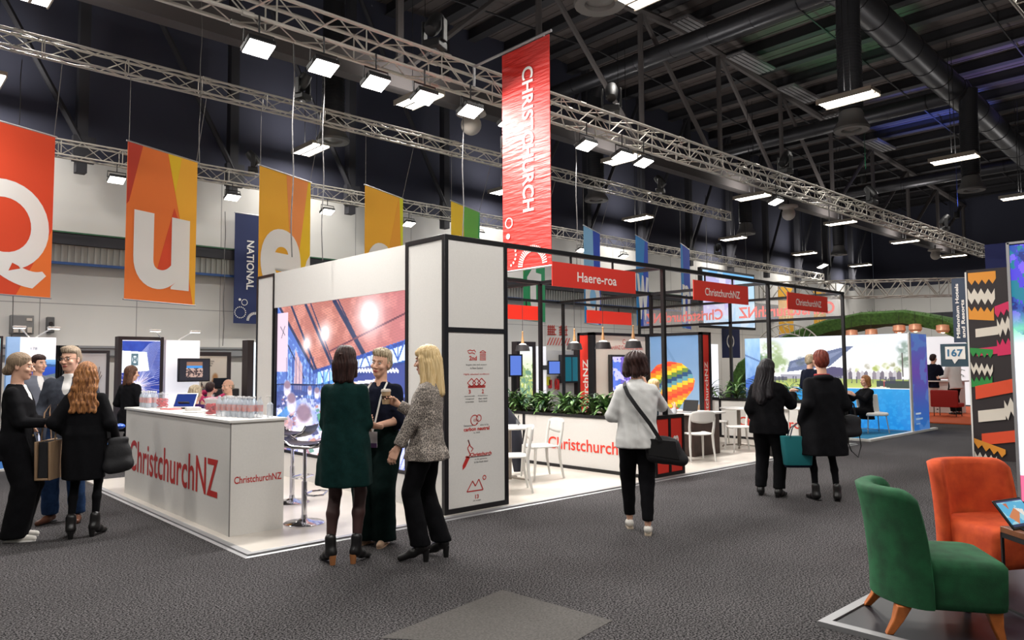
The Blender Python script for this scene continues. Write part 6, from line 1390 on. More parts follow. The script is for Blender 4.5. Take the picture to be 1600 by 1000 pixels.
def mesh_obj(name, chunks, mats, parent, matfn=None):
    """chunks: list of (positions, quads) joined in one mesh object, in the parent's space"""
    vs = []; fs = []; o = 0
    for p, f in chunks: vs.append(p); fs.append(f + o); o += len(p)
    V = np.concatenate(vs); F = np.concatenate(fs)
    me = bpy.data.meshes.new(name); me.vertices.add(len(V)); me.vertices.foreach_set('co', V.astype(np.float32).ravel()); me.loops.add(F.size); me.loops.foreach_set('vertex_index', F.ravel().astype(np.int32))
    me.polygons.add(len(F)); me.polygons.foreach_set('loop_start', np.arange(0, F.size, 4, dtype=np.int32)); me.polygons.foreach_set('loop_total', np.full(len(F), 4, np.int32))
    me.update(calc_edges=True); me.polygons.foreach_set('use_smooth', np.ones(len(F), bool))
    for m in (mats if isinstance(mats, (list, tuple)) else [mats]): me.materials.append(m)
    if matfn is not None: me.polygons.foreach_set('material_index', matfn(V[F].mean(1)).astype(np.int32))
    me.validate()
    ob = bpy.data.objects.new(name, me); COL.objects.link(ob); ob.parent = parent
    return ob
def ik(a, b, l1, l2, pole):
    a = np.array(a, float); b = np.array(b, float); d = b - a; L = np.linalg.norm(d); mx = (l1 + l2) * .999
    if L > mx: b = a + d * mx / L; d = b - a; L = mx
    u = d / L; x = (l1 ** 2 - l2 ** 2 + L * L) / (2 * L); hh = math.sqrt(max(0, l1 * l1 - x * x)); p = np.array(pole, float); p -= u * (p @ u); p /= np.linalg.norm(p) + 1e-9
    return a + u * x + p * hh, b
def rotm(yaw=0, pitch=0, roll=0):
    """yaw>0 turns left, pitch>0 looks down (nods), roll>0 tilts towards the figure's right shoulder"""
    return np.array(Matrix.Rotation(yaw, 3, 'Z') @ Matrix.Rotation(-pitch, 3, 'X') @ Matrix.Rotation(roll, 3, 'Y'))
SKIN = mat('light_skin', (226, 176, 150), .5, noise=(25, .05)); SKIN2 = mat('tan_skin', (196, 146, 116), .5, noise=(25, .05)); LIP = mat('lips', (176, 92, 88), .45); EYEW = mat('eye_white', (190, 182, 176), .3); IRIS = mat('dark_iris', (50, 36, 30), .2)

class Fig:
    """a clothed person; local frame: faces +y, right hand on +x, z up, metres"""
    def __init__(s, label, loc, face_deg, H=1.70, male=False, lean=0.0, head=(0, 0, 0), feet=None, wrists=None, poles=None, seated=None, q=1.0, skin=None, heel=0.0, build=1.0, twist=0.0, hands=None, name='person', knees=None):
        s.t = thing(name, label, 'person', loc, math.radians(face_deg) - PI / 2); s.q = q; s.male = male; s.k = k = (H - heel) / 1.70; s.skin = skin or SKIN; s.b = build; s.heel = heel; s.lk = .84
        A = lambda *p: np.array(p, float) * k
        base = .93 if seated is None else seated
        s.pel = A(0, 0, base) + np.array([0, 0, heel if seated is None else 0])
        s.T = np.array(Matrix.Rotation(-lean, 3, 'X') @ Matrix.Rotation(twist, 3, 'Z'))
        s.tor = lambda p: s.pel + s.T @ A(*p)               # torso-space point (relative to pelvis)
        sw = (.178 if male else .142) * (1 + (build - 1) * .5); s.sw = sw
        s.sh = {1: s.tor((sw, -.01, .412)), -1: s.tor((-sw, -.01, .412))}
        s.hip = {1: s.pel + A(.085, 0, -.02), -1: s.pel + A(-.085, 0, -.02)}
        feet = feet or {1: (.10, .0, 0), -1: (-.10, .0, 0)}; s.ank = {}; s.knee = {}; s.toe = {}
        for e in (1, -1):
            fx, fy, fa = feet[e][:3]; up = feet[e][3] if len(feet[e]) > 3 else 0
            an = np.array([fx, fy, .085 * k + heel + up]); s.knee[e], s.ank[e] = ik(s.hip[e], an, .43 * k, .42 * k, (knees or {}).get(e, (0.1 * e, 1, .05 if seated is None else .6))); s.toe[e] = np.array([math.sin(fa), math.cos(fa), 0])
        wrists = wrists or {}; s.wr = {}; s.el = {}; s.hd = {}
        for e in (1, -1):
            w = wrists.get(e, (.235, .05, .84)); w = np.array([w[0] * (e if e not in wrists else 1), w[1], w[2]]) * k + (np.array([0, 0, heel]) if seated is None else 0)
            pole = (poles or {}).get(e, (e * .5, -1, -.35)); pole = (pole[0] * .55, pole[1] - .25, pole[2] - .2); s.el[e], s.wr[e] = ik(s.sh[e], w, .275 * k, .25 * k, pole)
            fd = (s.wr[e] - s.el[e]); s.hd[e] = dict(d=fd / np.linalg.norm(fd), n=None, curl=.35, spread=0); s.hd[e].update((hands or {}).get(e, {}))
        s.neck0 = s.tor((0, -.015, .475)); s.R = s.T @ rotm(*head)
        s.hc = s.tor((0, .0, .575)) + s.R @ A(0, .012, .085)      # head centre
        s.chunks = []
    # ---- fields
    def headP(s, P):
        R = s.R; x, y, z = P[0] - s.hc[0], P[1] - s.hc[1], P[2] - s.hc[2]; k = s.k
        return tuple((R[0, i] * x + R[1, i] * y + R[2, i] * z) / k for i in range(3))
    def torsoP(s, P):
        R = s.T; x, y, z = P[0] - s.pel[0], P[1] - s.pel[1], P[2] - s.pel[2]; k = s.k
        return tuple((R[0, i] * x + R[1, i] * y + R[2, i] * z) / k for i in range(3))
    def f_head(s, P):
        Q = s.headP(P); m = s.male
        d = s_ell(Q, (0, -.012, .035), (.074, .094, .088)); d = smin(d, s_ell(Q, (0, .018, -.035), (.058 if not m else .063, .070, .088)), .03)
        d = smin(d, s_ell(Q, (0, .058, -.098), (.024 if not m else .03, .022, .020)), .025)
        X = (np.abs(Q[0]), Q[1], Q[2])
        d = smax(d, -s_ell(X, (.032, .106, .006), (.019, .017, .013)), .012)
        d = smin(d, s_ell(X, (.042, .064, -.028), (.022, .020, .018)), .02); d = smin(d, s_ell(X, (.028, .082, .026), (.024, .010, .007)), .012)
        d = smin(d, s_cone(Q, (0, .086, .008), (0, .110, -.032), .007, .0125), .010); d = smin(d, s_ell(X, (.013, .096, -.037), (.009, .010, .007)), .007)
        d = smin(d, s_ell(Q, (0, .085, -.063), (.024, .010, .006)), .007); d = smin(d, s_ell(Q, (0, .083, -.074), (.019, .011, .006)), .007)
        ear = s_ell(X, (.077, -.008, -.002), (.010, .019, .031)); ear = smax(ear, -s_ell(X, (.086, -.002, .0), (.006, .010, .018)), .006); d = smin(d, ear, .008)
        return d * s.k
    def f_hand(s, P, e, raw=False):
        w = s.wr[e]; h = s.hd[e]; k = s.k * (1.08 if s.male else .98); d = np.array(h['d'], float); d /= np.linalg.norm(d); n = h['n']
        if n is None: n = np.array([-e * 1.0, .15, 0])
        n = np.array(n, float); n -= d * (n @ d); n /= np.linalg.norm(n); sd = np.cross(d, n) * e      # sd points to the thumb side
        s.hd[e]['grip'] = w + d * .085 * k + n * .03 * k; s.hd[e]['axis'] = sd; curl = h['curl']; D = None; fw = (-.030, -.010, .010, .029)
        for i, o in enumerate(fw):
            kn = w + (d * (.088 - .004 * abs(i - 2)) + sd * o) * k; c = s_cone(P, w + sd * o * .55 * k, kn, .0145 * k, .0115 * k); D = c if D is None else smin(D, c, .012)
        L = (.062, .075, .082, .074)
        for i, o in enumerate(fw):
            p = w + (d * (.088 - .004 * abs(i - 2)) + sd * o) * k; a = curl * .5 + .08 * (3 - i) * (curl > .2)
            for j, fr in enumerate((.46, .31, .23)):
                q_ = p + (d * math.cos(a) + n * math.sin(a) + sd * (o * 1.2 * h['spread'])) * (L[i] * fr * k); D = smin(D, s_cone(P, p, q_, (.0095 - .001 * j) * k, (.0085 - .001 * j) * k), .005); p = q_; a += curl * (1.15 if j == 0 else .8)
        tb_ = w + (d * .022 + sd * .026) * k; t1 = tb_ + (d * .035 + sd * .026 + n * .018 * (1 + curl)) * k; t2 = t1 + (d * .03 + sd * (.008 - .014 * curl) + n * .014 * (1 + curl)) * k
        D = smin(D, s_cone(P, w + sd * .012 * k, tb_, .016 * k, .014 * k), .012); D = smin(D, s_cone(P, tb_, t1, .0135 * k, .011 * k), .010); D = smin(D, s_cone(P, t1, t2, .0105 * k, .0085 * k), .005)
        return smin(D, s_cone(P, w - d * .05 * k, w + d * .01 * k, .025 * k, .022 * k), .015)
    def f_limbs(s, P, arms=True, legs=True, torso=True):
        k = s.k; D = None; b = s.b
        def U(c, kk=.02):
            nonlocal D; D = c if D is None else smin(D, c, kk)
        if torso:
            Q = s.torsoP(P); m = s.male
            secs = [(-.12, 0, 0, .15, .11), (0, 0, 0, .165 if not m else .16, .115), (.12, 0, .0, .125 if not m else .145, .092), (.27, 0, .0, .135 if not m else .16, .10), (.38, 0, -.005, .15 if not m else .175, .095), (.455, 0, -.01, .13, .06), (.50, 0, -.01, .055, .05)]
            U(s_loft(Q, [(a, c, d, e * (.94 * b), f * (.94 * b)) for a, c, d, e, f in secs]) * k)
            U(s_cone(P, s.neck0, s.hc + s.R @ np.array([0, -.02, -.04]) * k, .052 * k * (1.12 if m else 1), .050 * k * (1.1 if m else 1)), .02)
        if arms:
            for e in (1, -1): U(s_cone(P, s.sh[e], s.el[e], .046 * k * b, .037 * k), .03); U(s_cone(P, s.el[e], s.wr[e], .037 * k, .025 * k), .015)
        if legs:
            for e in (1, -1): U(s_cone(P, s.hip[e], s.knee[e], .080 * k * b, .050 * k * s.lk), .03); U(s_cone(P, s.knee[e], s.knee[e] * .62 + s.ank[e] * .38 + np.array([0, -.018 * k, 0]), .048 * k * s.lk, .050 * k * s.lk), .02); U(s_cone(P, s.knee[e] * .62 + s.ank[e] * .38 + np.array([0, -.018 * k, 0]), s.ank[e], .049 * k * s.lk, .032 * k), .02)
        return D
    # ---- the body mesh
    def bb(s, pts, r): p = np.array(pts); return p.min(0) - r, p.max(0) + r
    def body(s, leg_mat=None, brow=None, hands=(1, -1), neck_only=False, arms=True, legs=True):
        q = s.q; ch = []
        allp = [s.hip[1], s.hip[-1], s.neck0] + ([s.knee[1], s.knee[-1], s.ank[1], s.ank[-1]] if legs else []) + ([s.sh[1], s.sh[-1], s.el[1], s.el[-1], s.wr[1], s.wr[-1]] if arms else [])
        ch.append(net(lambda P: s.f_limbs(P, arms, legs), *s.bb(allp + [s.hc], .12), .014 * max(1, q * .9)))
        lo, hi = s.bb([s.hc], .15 * s.k); lo[2] -= .03
        ch.append(net(lambda P: smin(s.f_head(P), s_cone(P, s.neck0, s.hc + s.R @ np.array([0, -.02, -.03]) * s.k, .054 * s.k * (1.12 if s.male else 1), .050 * s.k * (1.1 if s.male else 1)), .015 * s.k), lo, hi, .0042 * q))
        for e in hands:
            h = s.hd[e]; c = s.wr[e] + np.array(h['d']) * .06; ch.append(net(lambda P: s.f_hand(P, e), *s.bb([c], .125 * s.k), .0046 * q))
        mats = [s.skin, LIP, brow or s.skin, leg_mat or s.skin]; R = s.R; hc = s.hc; k = s.k
        def mf(C):
            L = (C - hc) @ R / k; out = np.zeros(len(C)); f = L[:, 1] > .05
            out[f & (np.hypot(L[:, 0] / .024, (L[:, 2] + .068) / .0095) < 1)] = 1
            ax_ = np.abs(L[:, 0]); out[f & (ax_ > .014) & (ax_ < .048) & (np.abs(L[:, 2] - .031 + (ax_ - .03) ** 2 * 8) < .0045)] = 2
            out[(C[:, 2] < s.pel[2] - .12 * k) & (np.linalg.norm(C - s.wr[1], axis=1) > .22) & (np.linalg.norm(C - s.wr[-1], axis=1) > .22)] = 3
            return out
        o = mesh_obj('body', ch, mats, s.t, mf)
        if q < 1.8:
            mb = MB(); mi = MB()
            for e in (1, -1):
                c = hc + R @ np.array([e * .031, .0795, .006]) * k; mb.ball(tuple(c), (.0125 * k, .0125 * k, .0085 * k), 12); c2 = hc + R @ np.array([e * .0305, .0865, .0055]) * k; mi.ball(tuple(c2), .0066 * k, 8)
            o1 = mb.build('eyes', EYEW, s.t, world=False); mi.build('iris', IRIS, o1, world=False)
        return s
    # ---- garments
    def part(s, name, fn, m, pts, r, h=.012, matfn=None): return mesh_obj(name, [net(fn, *s.bb(pts, r), h * (1 if s.q < 1.5 else 1.5))], m, s.t, matfn)
    def top(s, name, m, secs, zcut=None, sleeve=(1.0, .062, .052, .042), grow=.012, neck=.5, vneck=None, folds=.004, open_=None, h=.011, collar=0, wrinkle=.0025):
        """upper garment: torso loft (torso space sections) plus sleeves; sleeve=(reach 0..2 along the arm, r shoulder, r elbow, r cuff)"""
        k = s.k; b = s.b
        secs = [(a, c, d, e * b, f * b) for a, c, d, e, f in secs]
        pts = [s.tor((x, y, z)) for z, cx, cy, rx, ry in secs for x in (-rx, rx) for y in (-ry, ry)]
        for e in (1, -1): pts += [s.sh[e], s.el[e]] + ([s.wr[e]] if sleeve[0] > 1 else [])
        lo, hi = min(q[0] for q in secs), max(q[0] for q in secs)
        def fn(P):
            Q = s.torsoP(P); d = s_loft(Q, secs, folds=folds, nf=8, ph=1.0, top=hi, bot=lo - 1) * k
            if collar: d = smin(d, s_loft(Q, [(neck - .06, 0, -.01, .085, .075), (neck + collar, 0, -.005, .066, .062)], bot=neck - .05) * k, .015)
            for e in (1, -1):
                r0, r1, r2 = sleeve[1] * k * b, sleeve[2] * k * b, sleeve[3] * k
                if sleeve[0] >= 1:
                    a = s_cone(P, s.sh[e], s.el[e], r0, r1)
                    t = min(1, sleeve[0] - 1)
                    if t > 0: a = smin(a, s_cone(P, s.el[e], s.el[e] + (s.wr[e] - s.el[e]) * t, r1, r1 + (r2 - r1) * t), .015)
                else: a = s_cone(P, s.sh[e], s.sh[e] + (s.el[e] - s.sh[e]) * sleeve[0], r0, r1)
                d = smin(d, a, .035)
            dt = s_loft(Q, secs, top=hi, bot=lo - 1) * k
            w = wrinkle * (np.sin(P[2] * 55 + 14 * P[0]) * np.sin(P[0] * 38 + P[1] * 30 + P[2] * 12))
            d = d - w
            # clean ends: hem, neckline, cuffs
            near = np.minimum(s_cone(P, s.sh[1], s.el[1], .07, .07), s_cone(P, s.sh[-1], s.el[-1], .07, .07))
            arm = np.minimum(near, np.minimum(s_cone(P, s.el[1], s.wr[1], .06, .06), s_cone(P, s.el[-1], s.wr[-1], .06, .06)))
            hem = (lo - Q[2]) * k; d = np.where(arm < -.012, d, np.maximum(d, hem)) 
            nk = s_ell(Q, (0, .01, neck + .055), (.078, .085, .07)) * k; d = np.maximum(d, -nk) if not collar else np.maximum(d, -s_ell(Q, (0, .0, neck + collar + .045), (.055, .055, .06)) * k)
            if vneck: d = np.maximum(d, -s_ell((Q[0], Q[1], Q[2]), (0, .12, neck - vneck * .35), (.04 + .02 * vneck, .09, vneck)) * k)
            if sleeve[0] > 1.01:
                for e in (1, -1):
                    ax_ = s.wr[e] - s.el[e]; ln = np.linalg.norm(ax_); ax_ = ax_ / ln; end = s.el[e] + ax_ * ln * min(1, sleeve[0] - 1); v = (P[0] - end[0]) * ax_[0] + (P[1] - end[1]) * ax_[1] + (P[2] - end[2]) * ax_[2]
                    rad = _len(P[0] - end[0], P[1] - end[1], P[2] - end[2]); d = np.where((rad < .1) & (dt > .01), np.maximum(d, v), d)
            return d
        return s.part(name, fn, m, pts, .08, h)
    def trousers(s, m, r=(.105, .075, .07), waist=.10, length=0.0, name='trousers', flare=None, h=.012, hipr=(.168, .122), kk=.02):
        k = s.k; b = s.b; pts = [s.pel + np.array([x, 0, .12 * k]) for x in (-.18, .18)]; ends = {}
        for e in (1, -1): ends[e] = s.ank[e] + np.array([0, 0, length]); pts += [s.knee[e], ends[e]]
        def fn(P):
            Q = s.torsoP(P); d = s_loft(Q, [(waist, 0, 0, hipr[0] * .88 * b, hipr[1] * .9 * b), (0, 0, 0, hipr[0] * b, hipr[1] * b), (-.10, 0, 0, hipr[0] * .95 * b, hipr[1] * .92 * b)]) * k
            for e in (1, -1):
                hp = s.hip[e] + np.array([0, 0, -.03]); d = smin(d, s_cone(P, hp, s.knee[e], r[0] * k * b, r[1] * k), .035); c = s_cone(P, s.knee[e], ends[e], r[1] * k, r[2] * k); d = smin(d, c, kk)
            d = d - .003 * np.sin(P[2] * 40 + 20 * P[0]) * np.sin(P[1] * 30 + P[0] * 9)
            cut = np.full(P[2].shape, -1.0)
            for e in (1, -1):
                near = _len(P[0] - ends[e][0], P[1] - ends[e][1], (P[2] - ends[e][2]) * .5) < .16; dr = ends[e] - s.knee[e]; dr /= np.linalg.norm(dr)
                if abs(dr[2]) > .7: v = ends[e][2] - P[2]
                else: v = (P[0] - ends[e][0]) * dr[0] + (P[1] - ends[e][1]) * dr[1] + (P[2] - ends[e][2]) * dr[2]
                cut = np.where(near, v, cut)
            return np.maximum(np.maximum(d, cut), (Q[2] - waist) * k)
        return s.part(name, fn, m, pts, .12, h)
    def shoes(s, m, kind='flat', mh=None, l=.25):
        k = s.k
        for e in (1, -1):
            a = s.ank[e]; f = s.toe[e]; hl = s.heel; base = a[2] - .085 * k - hl
            R_ = lambda dx, dz: a * np.array([1, 1, 0]) + f * dx + np.array([0, 0, base + dz])
            hi_ = .10 if kind == 'boot' else (.035 if kind == 'flat' else .045)
            def fn(P):
                d = s_cone(P, R_(-.035, hl + .038), R_(.06, hl * .55 + .034), .036, .034); d = smin(d, s_cone(P, R_(.06, hl * .5 + .03), R_(.155 * l / .25, .026), .036, .026), .03)
                if kind == 'boot': d = smin(d, s_cone(P, R_(-.01, hl + .04), a + np.array([0, 0, .06]), .044, .046), .03)
                lo = base + np.clip(((P[0] - a[0]) * f[0] + (P[1] - a[1]) * f[1]) * -1 + .06, 0, .10) / .10 * hl * 1.0
                return np.maximum(d, lo - P[2])
            o = mesh_obj('shoe', [net(fn, *s.bb([R_(-.05, 0), R_(.18, .0), a + np.array([0, 0, .08])], .05), .008 * max(1, s.q))], m, s.t)
            if hl > .015:
                mb = MB(); c = R_(-.045, 0); mb.cyl((c[0], c[1], base), (c[0], c[1], base + hl + .02), .022 if kind != 'stiletto' else .008, .03 if kind != 'stiletto' else .02, n=12); mb.build('heel', mh or m, o, world=False)
            else:
                mb = MB(); c0, c1 = R_(-.04, .008), R_(.14 * l / .25, .008); n_ = np.array([-f[1], f[0], 0]); P8 = [c0 - n_ * .03 - f * .03, c0 + n_ * .03 - f * .03, c0 + n_ * .036 + f * .12, c1 + n_ * .03, c1 + f * .035 + n_ * .008, c1 + f * .035 - n_ * .008, c1 - n_ * .03, c0 - n_ * .036 + f * .12]
                mb.prism([(q[0], q[1]) for q in P8], (0, 0, base), (1, 0, 0), (0, 1, 0), .012); mb.build('sole', mh or m, o, world=False)
    def hair(s, m, prims, cut=True, yb=.028, line=.052, h=.006, pts=None, rip=.0025, fringe=0, nrip=70, side=.062):
        """prims: list of ('e', c, r) / ('c', a, b, ra, rb) in head space, added to the scalp cap"""
        k = s.k
        def fn(P):
            Q = s.headP(P); d = s_ell(Q, (0, -.017, .040), (.084, .103, .097))
            if cut:
                fc = np.maximum(np.maximum(yb - Q[1] + np.clip(-Q[2] - .02, 0, .1) * 0, Q[2] - line - fringe * .0), np.abs(Q[0]) - side - .012); fc = smax(fc, -1 + 0 * fc, .01); d = smax(d, -fc, .012)
                d = smax(d, -(np.maximum(np.maximum(yb - .048 - Q[1], Q[2] - .0), -1)), .012)
            for p in prims:
                c = s_ell(Q, p[1], p[2]) if p[0] == 'e' else s_cone(Q, *p[1:]); d = smin(d, c, .018)
            th = np.arctan2(Q[0], -Q[1] + .02 + 0 * Q[2]); d = d - rip * np.sin(nrip * th * .5 + 3 * np.sin(Q[2] * 22)) * 1.0
            if cut: d = smax(d, -s_ell(Q, (0, .075, -.03), (.055, .075, .082)), .010)
            return d * k
        P_ = [s.hc]
        for p in prims:
            for q in ([p[1]] if p[0] == 'e' else [p[1], p[2]]): P_.append(s.hc + s.R @ np.array(q) * k)
        lo, hi = s.bb(P_, .13)
        return mesh_obj('hair', [net(fn, lo, hi, h * max(1, s.q))], m, s.t)
    def W(s, p):
        """figure space point -> world"""
        M = s.t.matrix_basis; return M @ Vector(p)

# torso sections (z from pelvis, cx, cy, rx, ry)
BLAZER_F = [(-.20, 0, 0, .20, .145), (-.05, 0, 0, .19, .14), (.10, 0, 0, .155, .12), (.22, 0, .01, .165, .13), (.33, 0, .005, .175, .125), (.41, 0, -.01, .155, .105), (.455, 0, -.015, .118, .088), (.475, 0, -.015, .11, .08), (.50, 0, -.015, .075, .068)]
BLAZER_M = [(-.20, 0, 0, .20, .145), (-.05, 0, 0, .19, .14), (.12, 0, 0, .185, .14), (.25, 0, .0, .20, .14), (.36, 0, 0, .20, .13), (.42, 0, -.01, .175, .108), (.46, 0, -.015, .13, .09), (.48, 0, -.015, .11, .08), (.50, 0, -.015, .08, .07)]
TOP_F = [(-.02, 0, 0, .175, .13), (.10, 0, 0, .145, .11), (.22, 0, .01, .155, .125), (.33, 0, .005, .165, .118), (.42, 0, -.01, .155, .098), (.47, 0, -.015, .10, .075), (.495, 0, -.015, .072, .065)]
def wool(n, c, **k): return mat(n, c, .9, noise=(30, .18), bump=(120, .15), spec=.12, **k)
M_blackwool = wool('black_wool', (17, 17, 20)); M_blacktr = wool('black_trouser', (13, 13, 16)); M_greydk = wool('grey_blazer', (66, 70, 80)); M_denim = wool('blue_denim', (40, 62, 98)); M_navyw = wool('navy_blouse', (20, 24, 40))
M_greenw = wool('dark_green_knit', (14, 43, 41)); M_greent = wool('dark_green_trouser', (12, 30, 28)); M_shoeb = mat('black_leather_shoe', (20, 19, 20), .35); M_shoew = mat('white_leather_shoe', (220, 216, 208), .5); M_tan = mat('tan_leather', (164, 108, 66), .5); M_brownsh = mat('brown_leather', (98, 58, 40), .45); M_beigesh = mat('beige_leather', (196, 164, 136), .5)
H_brown = strand_mat('dark_brown_hair', (34, 22, 22), (66, 42, 38)); H_blonde = strand_mat('blonde_hair', (206, 172, 118), (240, 214, 164)); H_ash = strand_mat('ash_hair', (110, 92, 76), (156, 134, 110)); H_auburn = strand_mat('auburn_hair', (84, 48, 30), (186, 128, 78)); H_black = strand_mat('black_hair', (14, 12, 16), (34, 30, 34)); H_red = strand_mat('red_hair', (84, 34, 26), (132, 58, 42)); H_short = strand_mat('salt_blond_hair', (132, 116, 94), (214, 198, 168)); H_midb = strand_mat('mid_brown_hair', (60, 38, 28), (110, 74, 54)); H_grey = strand_mat('grey_blond_hair', (130, 112, 94), (178, 160, 138))

def cup(name, label, c, axis=(0, 0, 1), r=.037, h=.105, lid=True, m=None):
    """paper cup centred on c"""
    t = thing(name, label, 'cup', tuple(c)); mb = MB(); mb.lathe([(r * .78, -h / 2), (r, h / 2), (r * .93, h / 2), (r * .72, -h / 2 + .004)], (0, 0, 0), 20); mb.build('cup_body', m or mat('kraft_cup', (196, 164, 128), .6), t, world=False)
    mb = MB(); mb.lathe([(r * .9, -h * .1), (r * .97, h * .15)], (0, 0, 0), 20); mb.f = mb.f[:20]; mb.mi = mb.mi[:20]; mb.v = [(x * 1.02, y * 1.02, z) for x, y, z in mb.v]; mb.build('print_band', mat('dark_cup_print', (74, 54, 44), .6), t, world=False)
    if lid: mb = MB(); mb.lathe([(r * 1.06, h / 2 - .004), (r * 1.06, h / 2 + .006), (r * .9, h / 2 + .018), (0, h / 2 + .018)], (0, 0, 0), 20); mb.build('lid', mat('pale_cup_lid', (226, 214, 200), .5), t, world=False)
    return t
def strap(mb, pts, w, th=.004, side=(0, 0, 1)):
    """flat ribbon along pts"""
    pts = [Vector(p) for p in pts]; side = Vector(side); n = len(pts); vs = []
    for k, p in enumerate(pts):
        d = (pts[min(n - 1, k + 1)] - pts[max(0, k - 1)]).normalized(); sd = side - d * side.dot(d); sd = sd.normalized() * w / 2; nn = d.cross(sd).normalized() * th / 2
        vs += [p - sd - nn, p + sd - nn, p + sd + nn, p - sd + nn]
    fs = [(4 * k + i, 4 * k + (i + 1) % 4, 4 * k + 4 + (i + 1) % 4, 4 * k + 4 + i) for k in range(n - 1) for i in range(4)] + [(0, 3, 2, 1), (4 * n - 4, 4 * n - 3, 4 * n - 2, 4 * n - 1)]
    return mb.add(vs, fs)

def blob(name, prims, m, parent, h=.009, k=.03):
    """soft lump from ellipsoids and rods, in the parent's space"""
    P_ = [np.array(q, float) for p in prims for q in ([p[1]] if p[0] == 'e' else [p[1], p[2]])]; r = max(max(p[2]) if p[0] == 'e' else max(p[3:]) for p in prims) + .03
    def fn(P):
        d = None
        for p in prims: c = s_ell(P, p[1], p[2]) if p[0] == 'e' else s_cone(P, *p[1:]); d = c if d is None else smin(d, c, k)
        return d
    p = np.array(P_); return mesh_obj(name, [net(fn, p.min(0) - r, p.max(0) + r, h)], m, parent)
def rel(f, w):  # world point -> figure space
    M = f.t.matrix_basis.inverted(); v = M @ Vector(w); return np.array(v)
# ---- woman in the green knit dress (seen from behind)
f = Fig('woman in a dark green knee length knit dress seen from behind', (3.13, 5.44, 0), 42, H=1.76, heel=.055, feet={1: (.10, .02, .35), -1: (-.10, -.04, -.75)}, wrists={1: (.13, .27, 1.03), -1: (-.12, .27, 1.04)}, poles={1: (.45, -.6, -.4), -1: (-.45, -.6, -.4)},
        head=(-.05, .08, 0), hands={1: dict(curl=.9, n=(-1, 0, 0)), -1: dict(curl=.9, n=(1, 0, 0))})
f.lk = 1.05; f.body(leg_mat=mat('sheer_dark_stockings', (66, 40, 38), .6))
f.part('dress', lambda P: np.maximum(smin(s_loft(f.torsoP(P), [(-.36, 0, .0, .232, .185), (-.2, 0, 0, .225, .175), (0, 0, 0, .205, .155), (.15, 0, 0, .176, .135), (.30, 0, -.005, .172, .128), (.39, 0, -.012, .165, .108), (.44, 0, -.015, .125, .09), (.475, 0, -.012, .085, .075), (.50, 0, -.01, .06, .06)], folds=.010, nf=7) * f.k,
       np.minimum(smin(s_cone(P, f.sh[1], f.el[1], .058, .052), s_cone(P, f.el[1], f.el[1] * .35 + f.wr[1] * .65, .056, .044), .02), smin(s_cone(P, f.sh[-1], f.el[-1], .058, .052), s_cone(P, f.el[-1], f.el[-1] * .35 + f.wr[-1] * .65, .056, .044), .02)), .035) - .002 * np.sin(P[2] * 40 + 12 * P[0]) * np.sin(P[0] * 30), -s_ell(f.torsoP(P), (0, .01, .555), (.08, .085, .07))),
       M_greenw, [f.tor((x, y, z)) for x in (-.25, .25) for y in (-.19, .19) for z in (-.38, .5)] + [f.el[1], f.el[-1], f.wr[1], f.wr[-1]], .07, .011)
f.shoes(M_shoeb, 'boot', M_tan)
f.hair(H_brown, [('e', (0, -.035, -.02), (.094, .085, .12)), ('c', (-.05, -.05, -.04), (-.055, -.055, -.155), .05, .035), ('c', (.05, -.05, -.04), (.055, -.055, -.155), .05, .035), ('c', (0, -.07, -.04), (0, -.08, -.165), .05, .034), ('c', (-.07, .0, -.02), (-.075, .01, -.12), .03, .022), ('c', (.07, .0, -.02), (.075, .01, -.12), .03, .022)], line=.04)
c = f.W(f.hc + f.R @ np.array([.0, -.118, .045])); mb = MB(); mb.ball(tuple(c), (.022, .012, .012), 10); o = mb.build('hair_clip', mat('brown_clip', (70, 50, 46), .3), None); o.parent = f.t; o.matrix_parent_inverse = f.t.matrix_basis.inverted()

# ---- woman with short hair facing the camera
f = Fig('short haired woman in a navy top and dark wide trousers, wearing a white lanyard', (3.70, 5.80, 0), -146, H=1.74, heel=.01, feet={1: (.11, .02, .4), -1: (-.06, .03, -.1)}, wrists={1: (.055, .27, 1.07), -1: (-.075, .275, 1.05)}, poles={1: (.9, -.45, -.5), -1: (-.9, -.45, -.5)}, head=(-.08, .02, -.14),
        hands={1: dict(d=(-.75, .5, .25), n=(-.3, -.5, .5), curl=.7), -1: dict(d=(.8, .45, .12), n=(.2, -.5, .6), curl=.8)})
f.body(brow=mat('brow_brown', (120, 92, 70), .7))
f.trousers(M_greent, r=(.125, .105, .105), waist=.14, length=-.055, name='wide_trousers', hipr=(.18, .13))
f.top('blouse', M_navyw, TOP_F, sleeve=(1.12, .068, .074, .06), vneck=.05, folds=.008)
f.shoes(M_beigesh, 'flat')
f.hair(H_short, [('e', (0, -.01, .085), (.078, .09, .058)), ('e', (.0, .04, .108), (.055, .035, .022)), ('e', (.03, .05, .10), (.03, .03, .02)), ('e', (0, -.06, .0), (.078, .06, .07))], line=.088, rip=.005, nrip=34, side=.085, yb=.012)
nk = [f.W(f.tor(q)) for q in ((-.075, .02, .49), (-.08, .09, .44), (-.06, .125, .36), (-.02, .15, .15), (.0, .165, .06))]; nk2 = [f.W(f.tor(q)) for q in ((.075, .02, .49), (.08, .09, .44), (.06, .125, .36), (.02, .15, .15), (.0, .165, .06))]
t = thing('lanyard', 'white lanyard with a purple edged name badge worn by the short haired woman', 'lanyard', tuple(nk[-1]))
mb = MB(); strap(mb, nk, .016, side=(1, 0, 0)); strap(mb, nk2, .016, side=(1, 0, 0)); mb.build('ribbon', M_wplast, t)
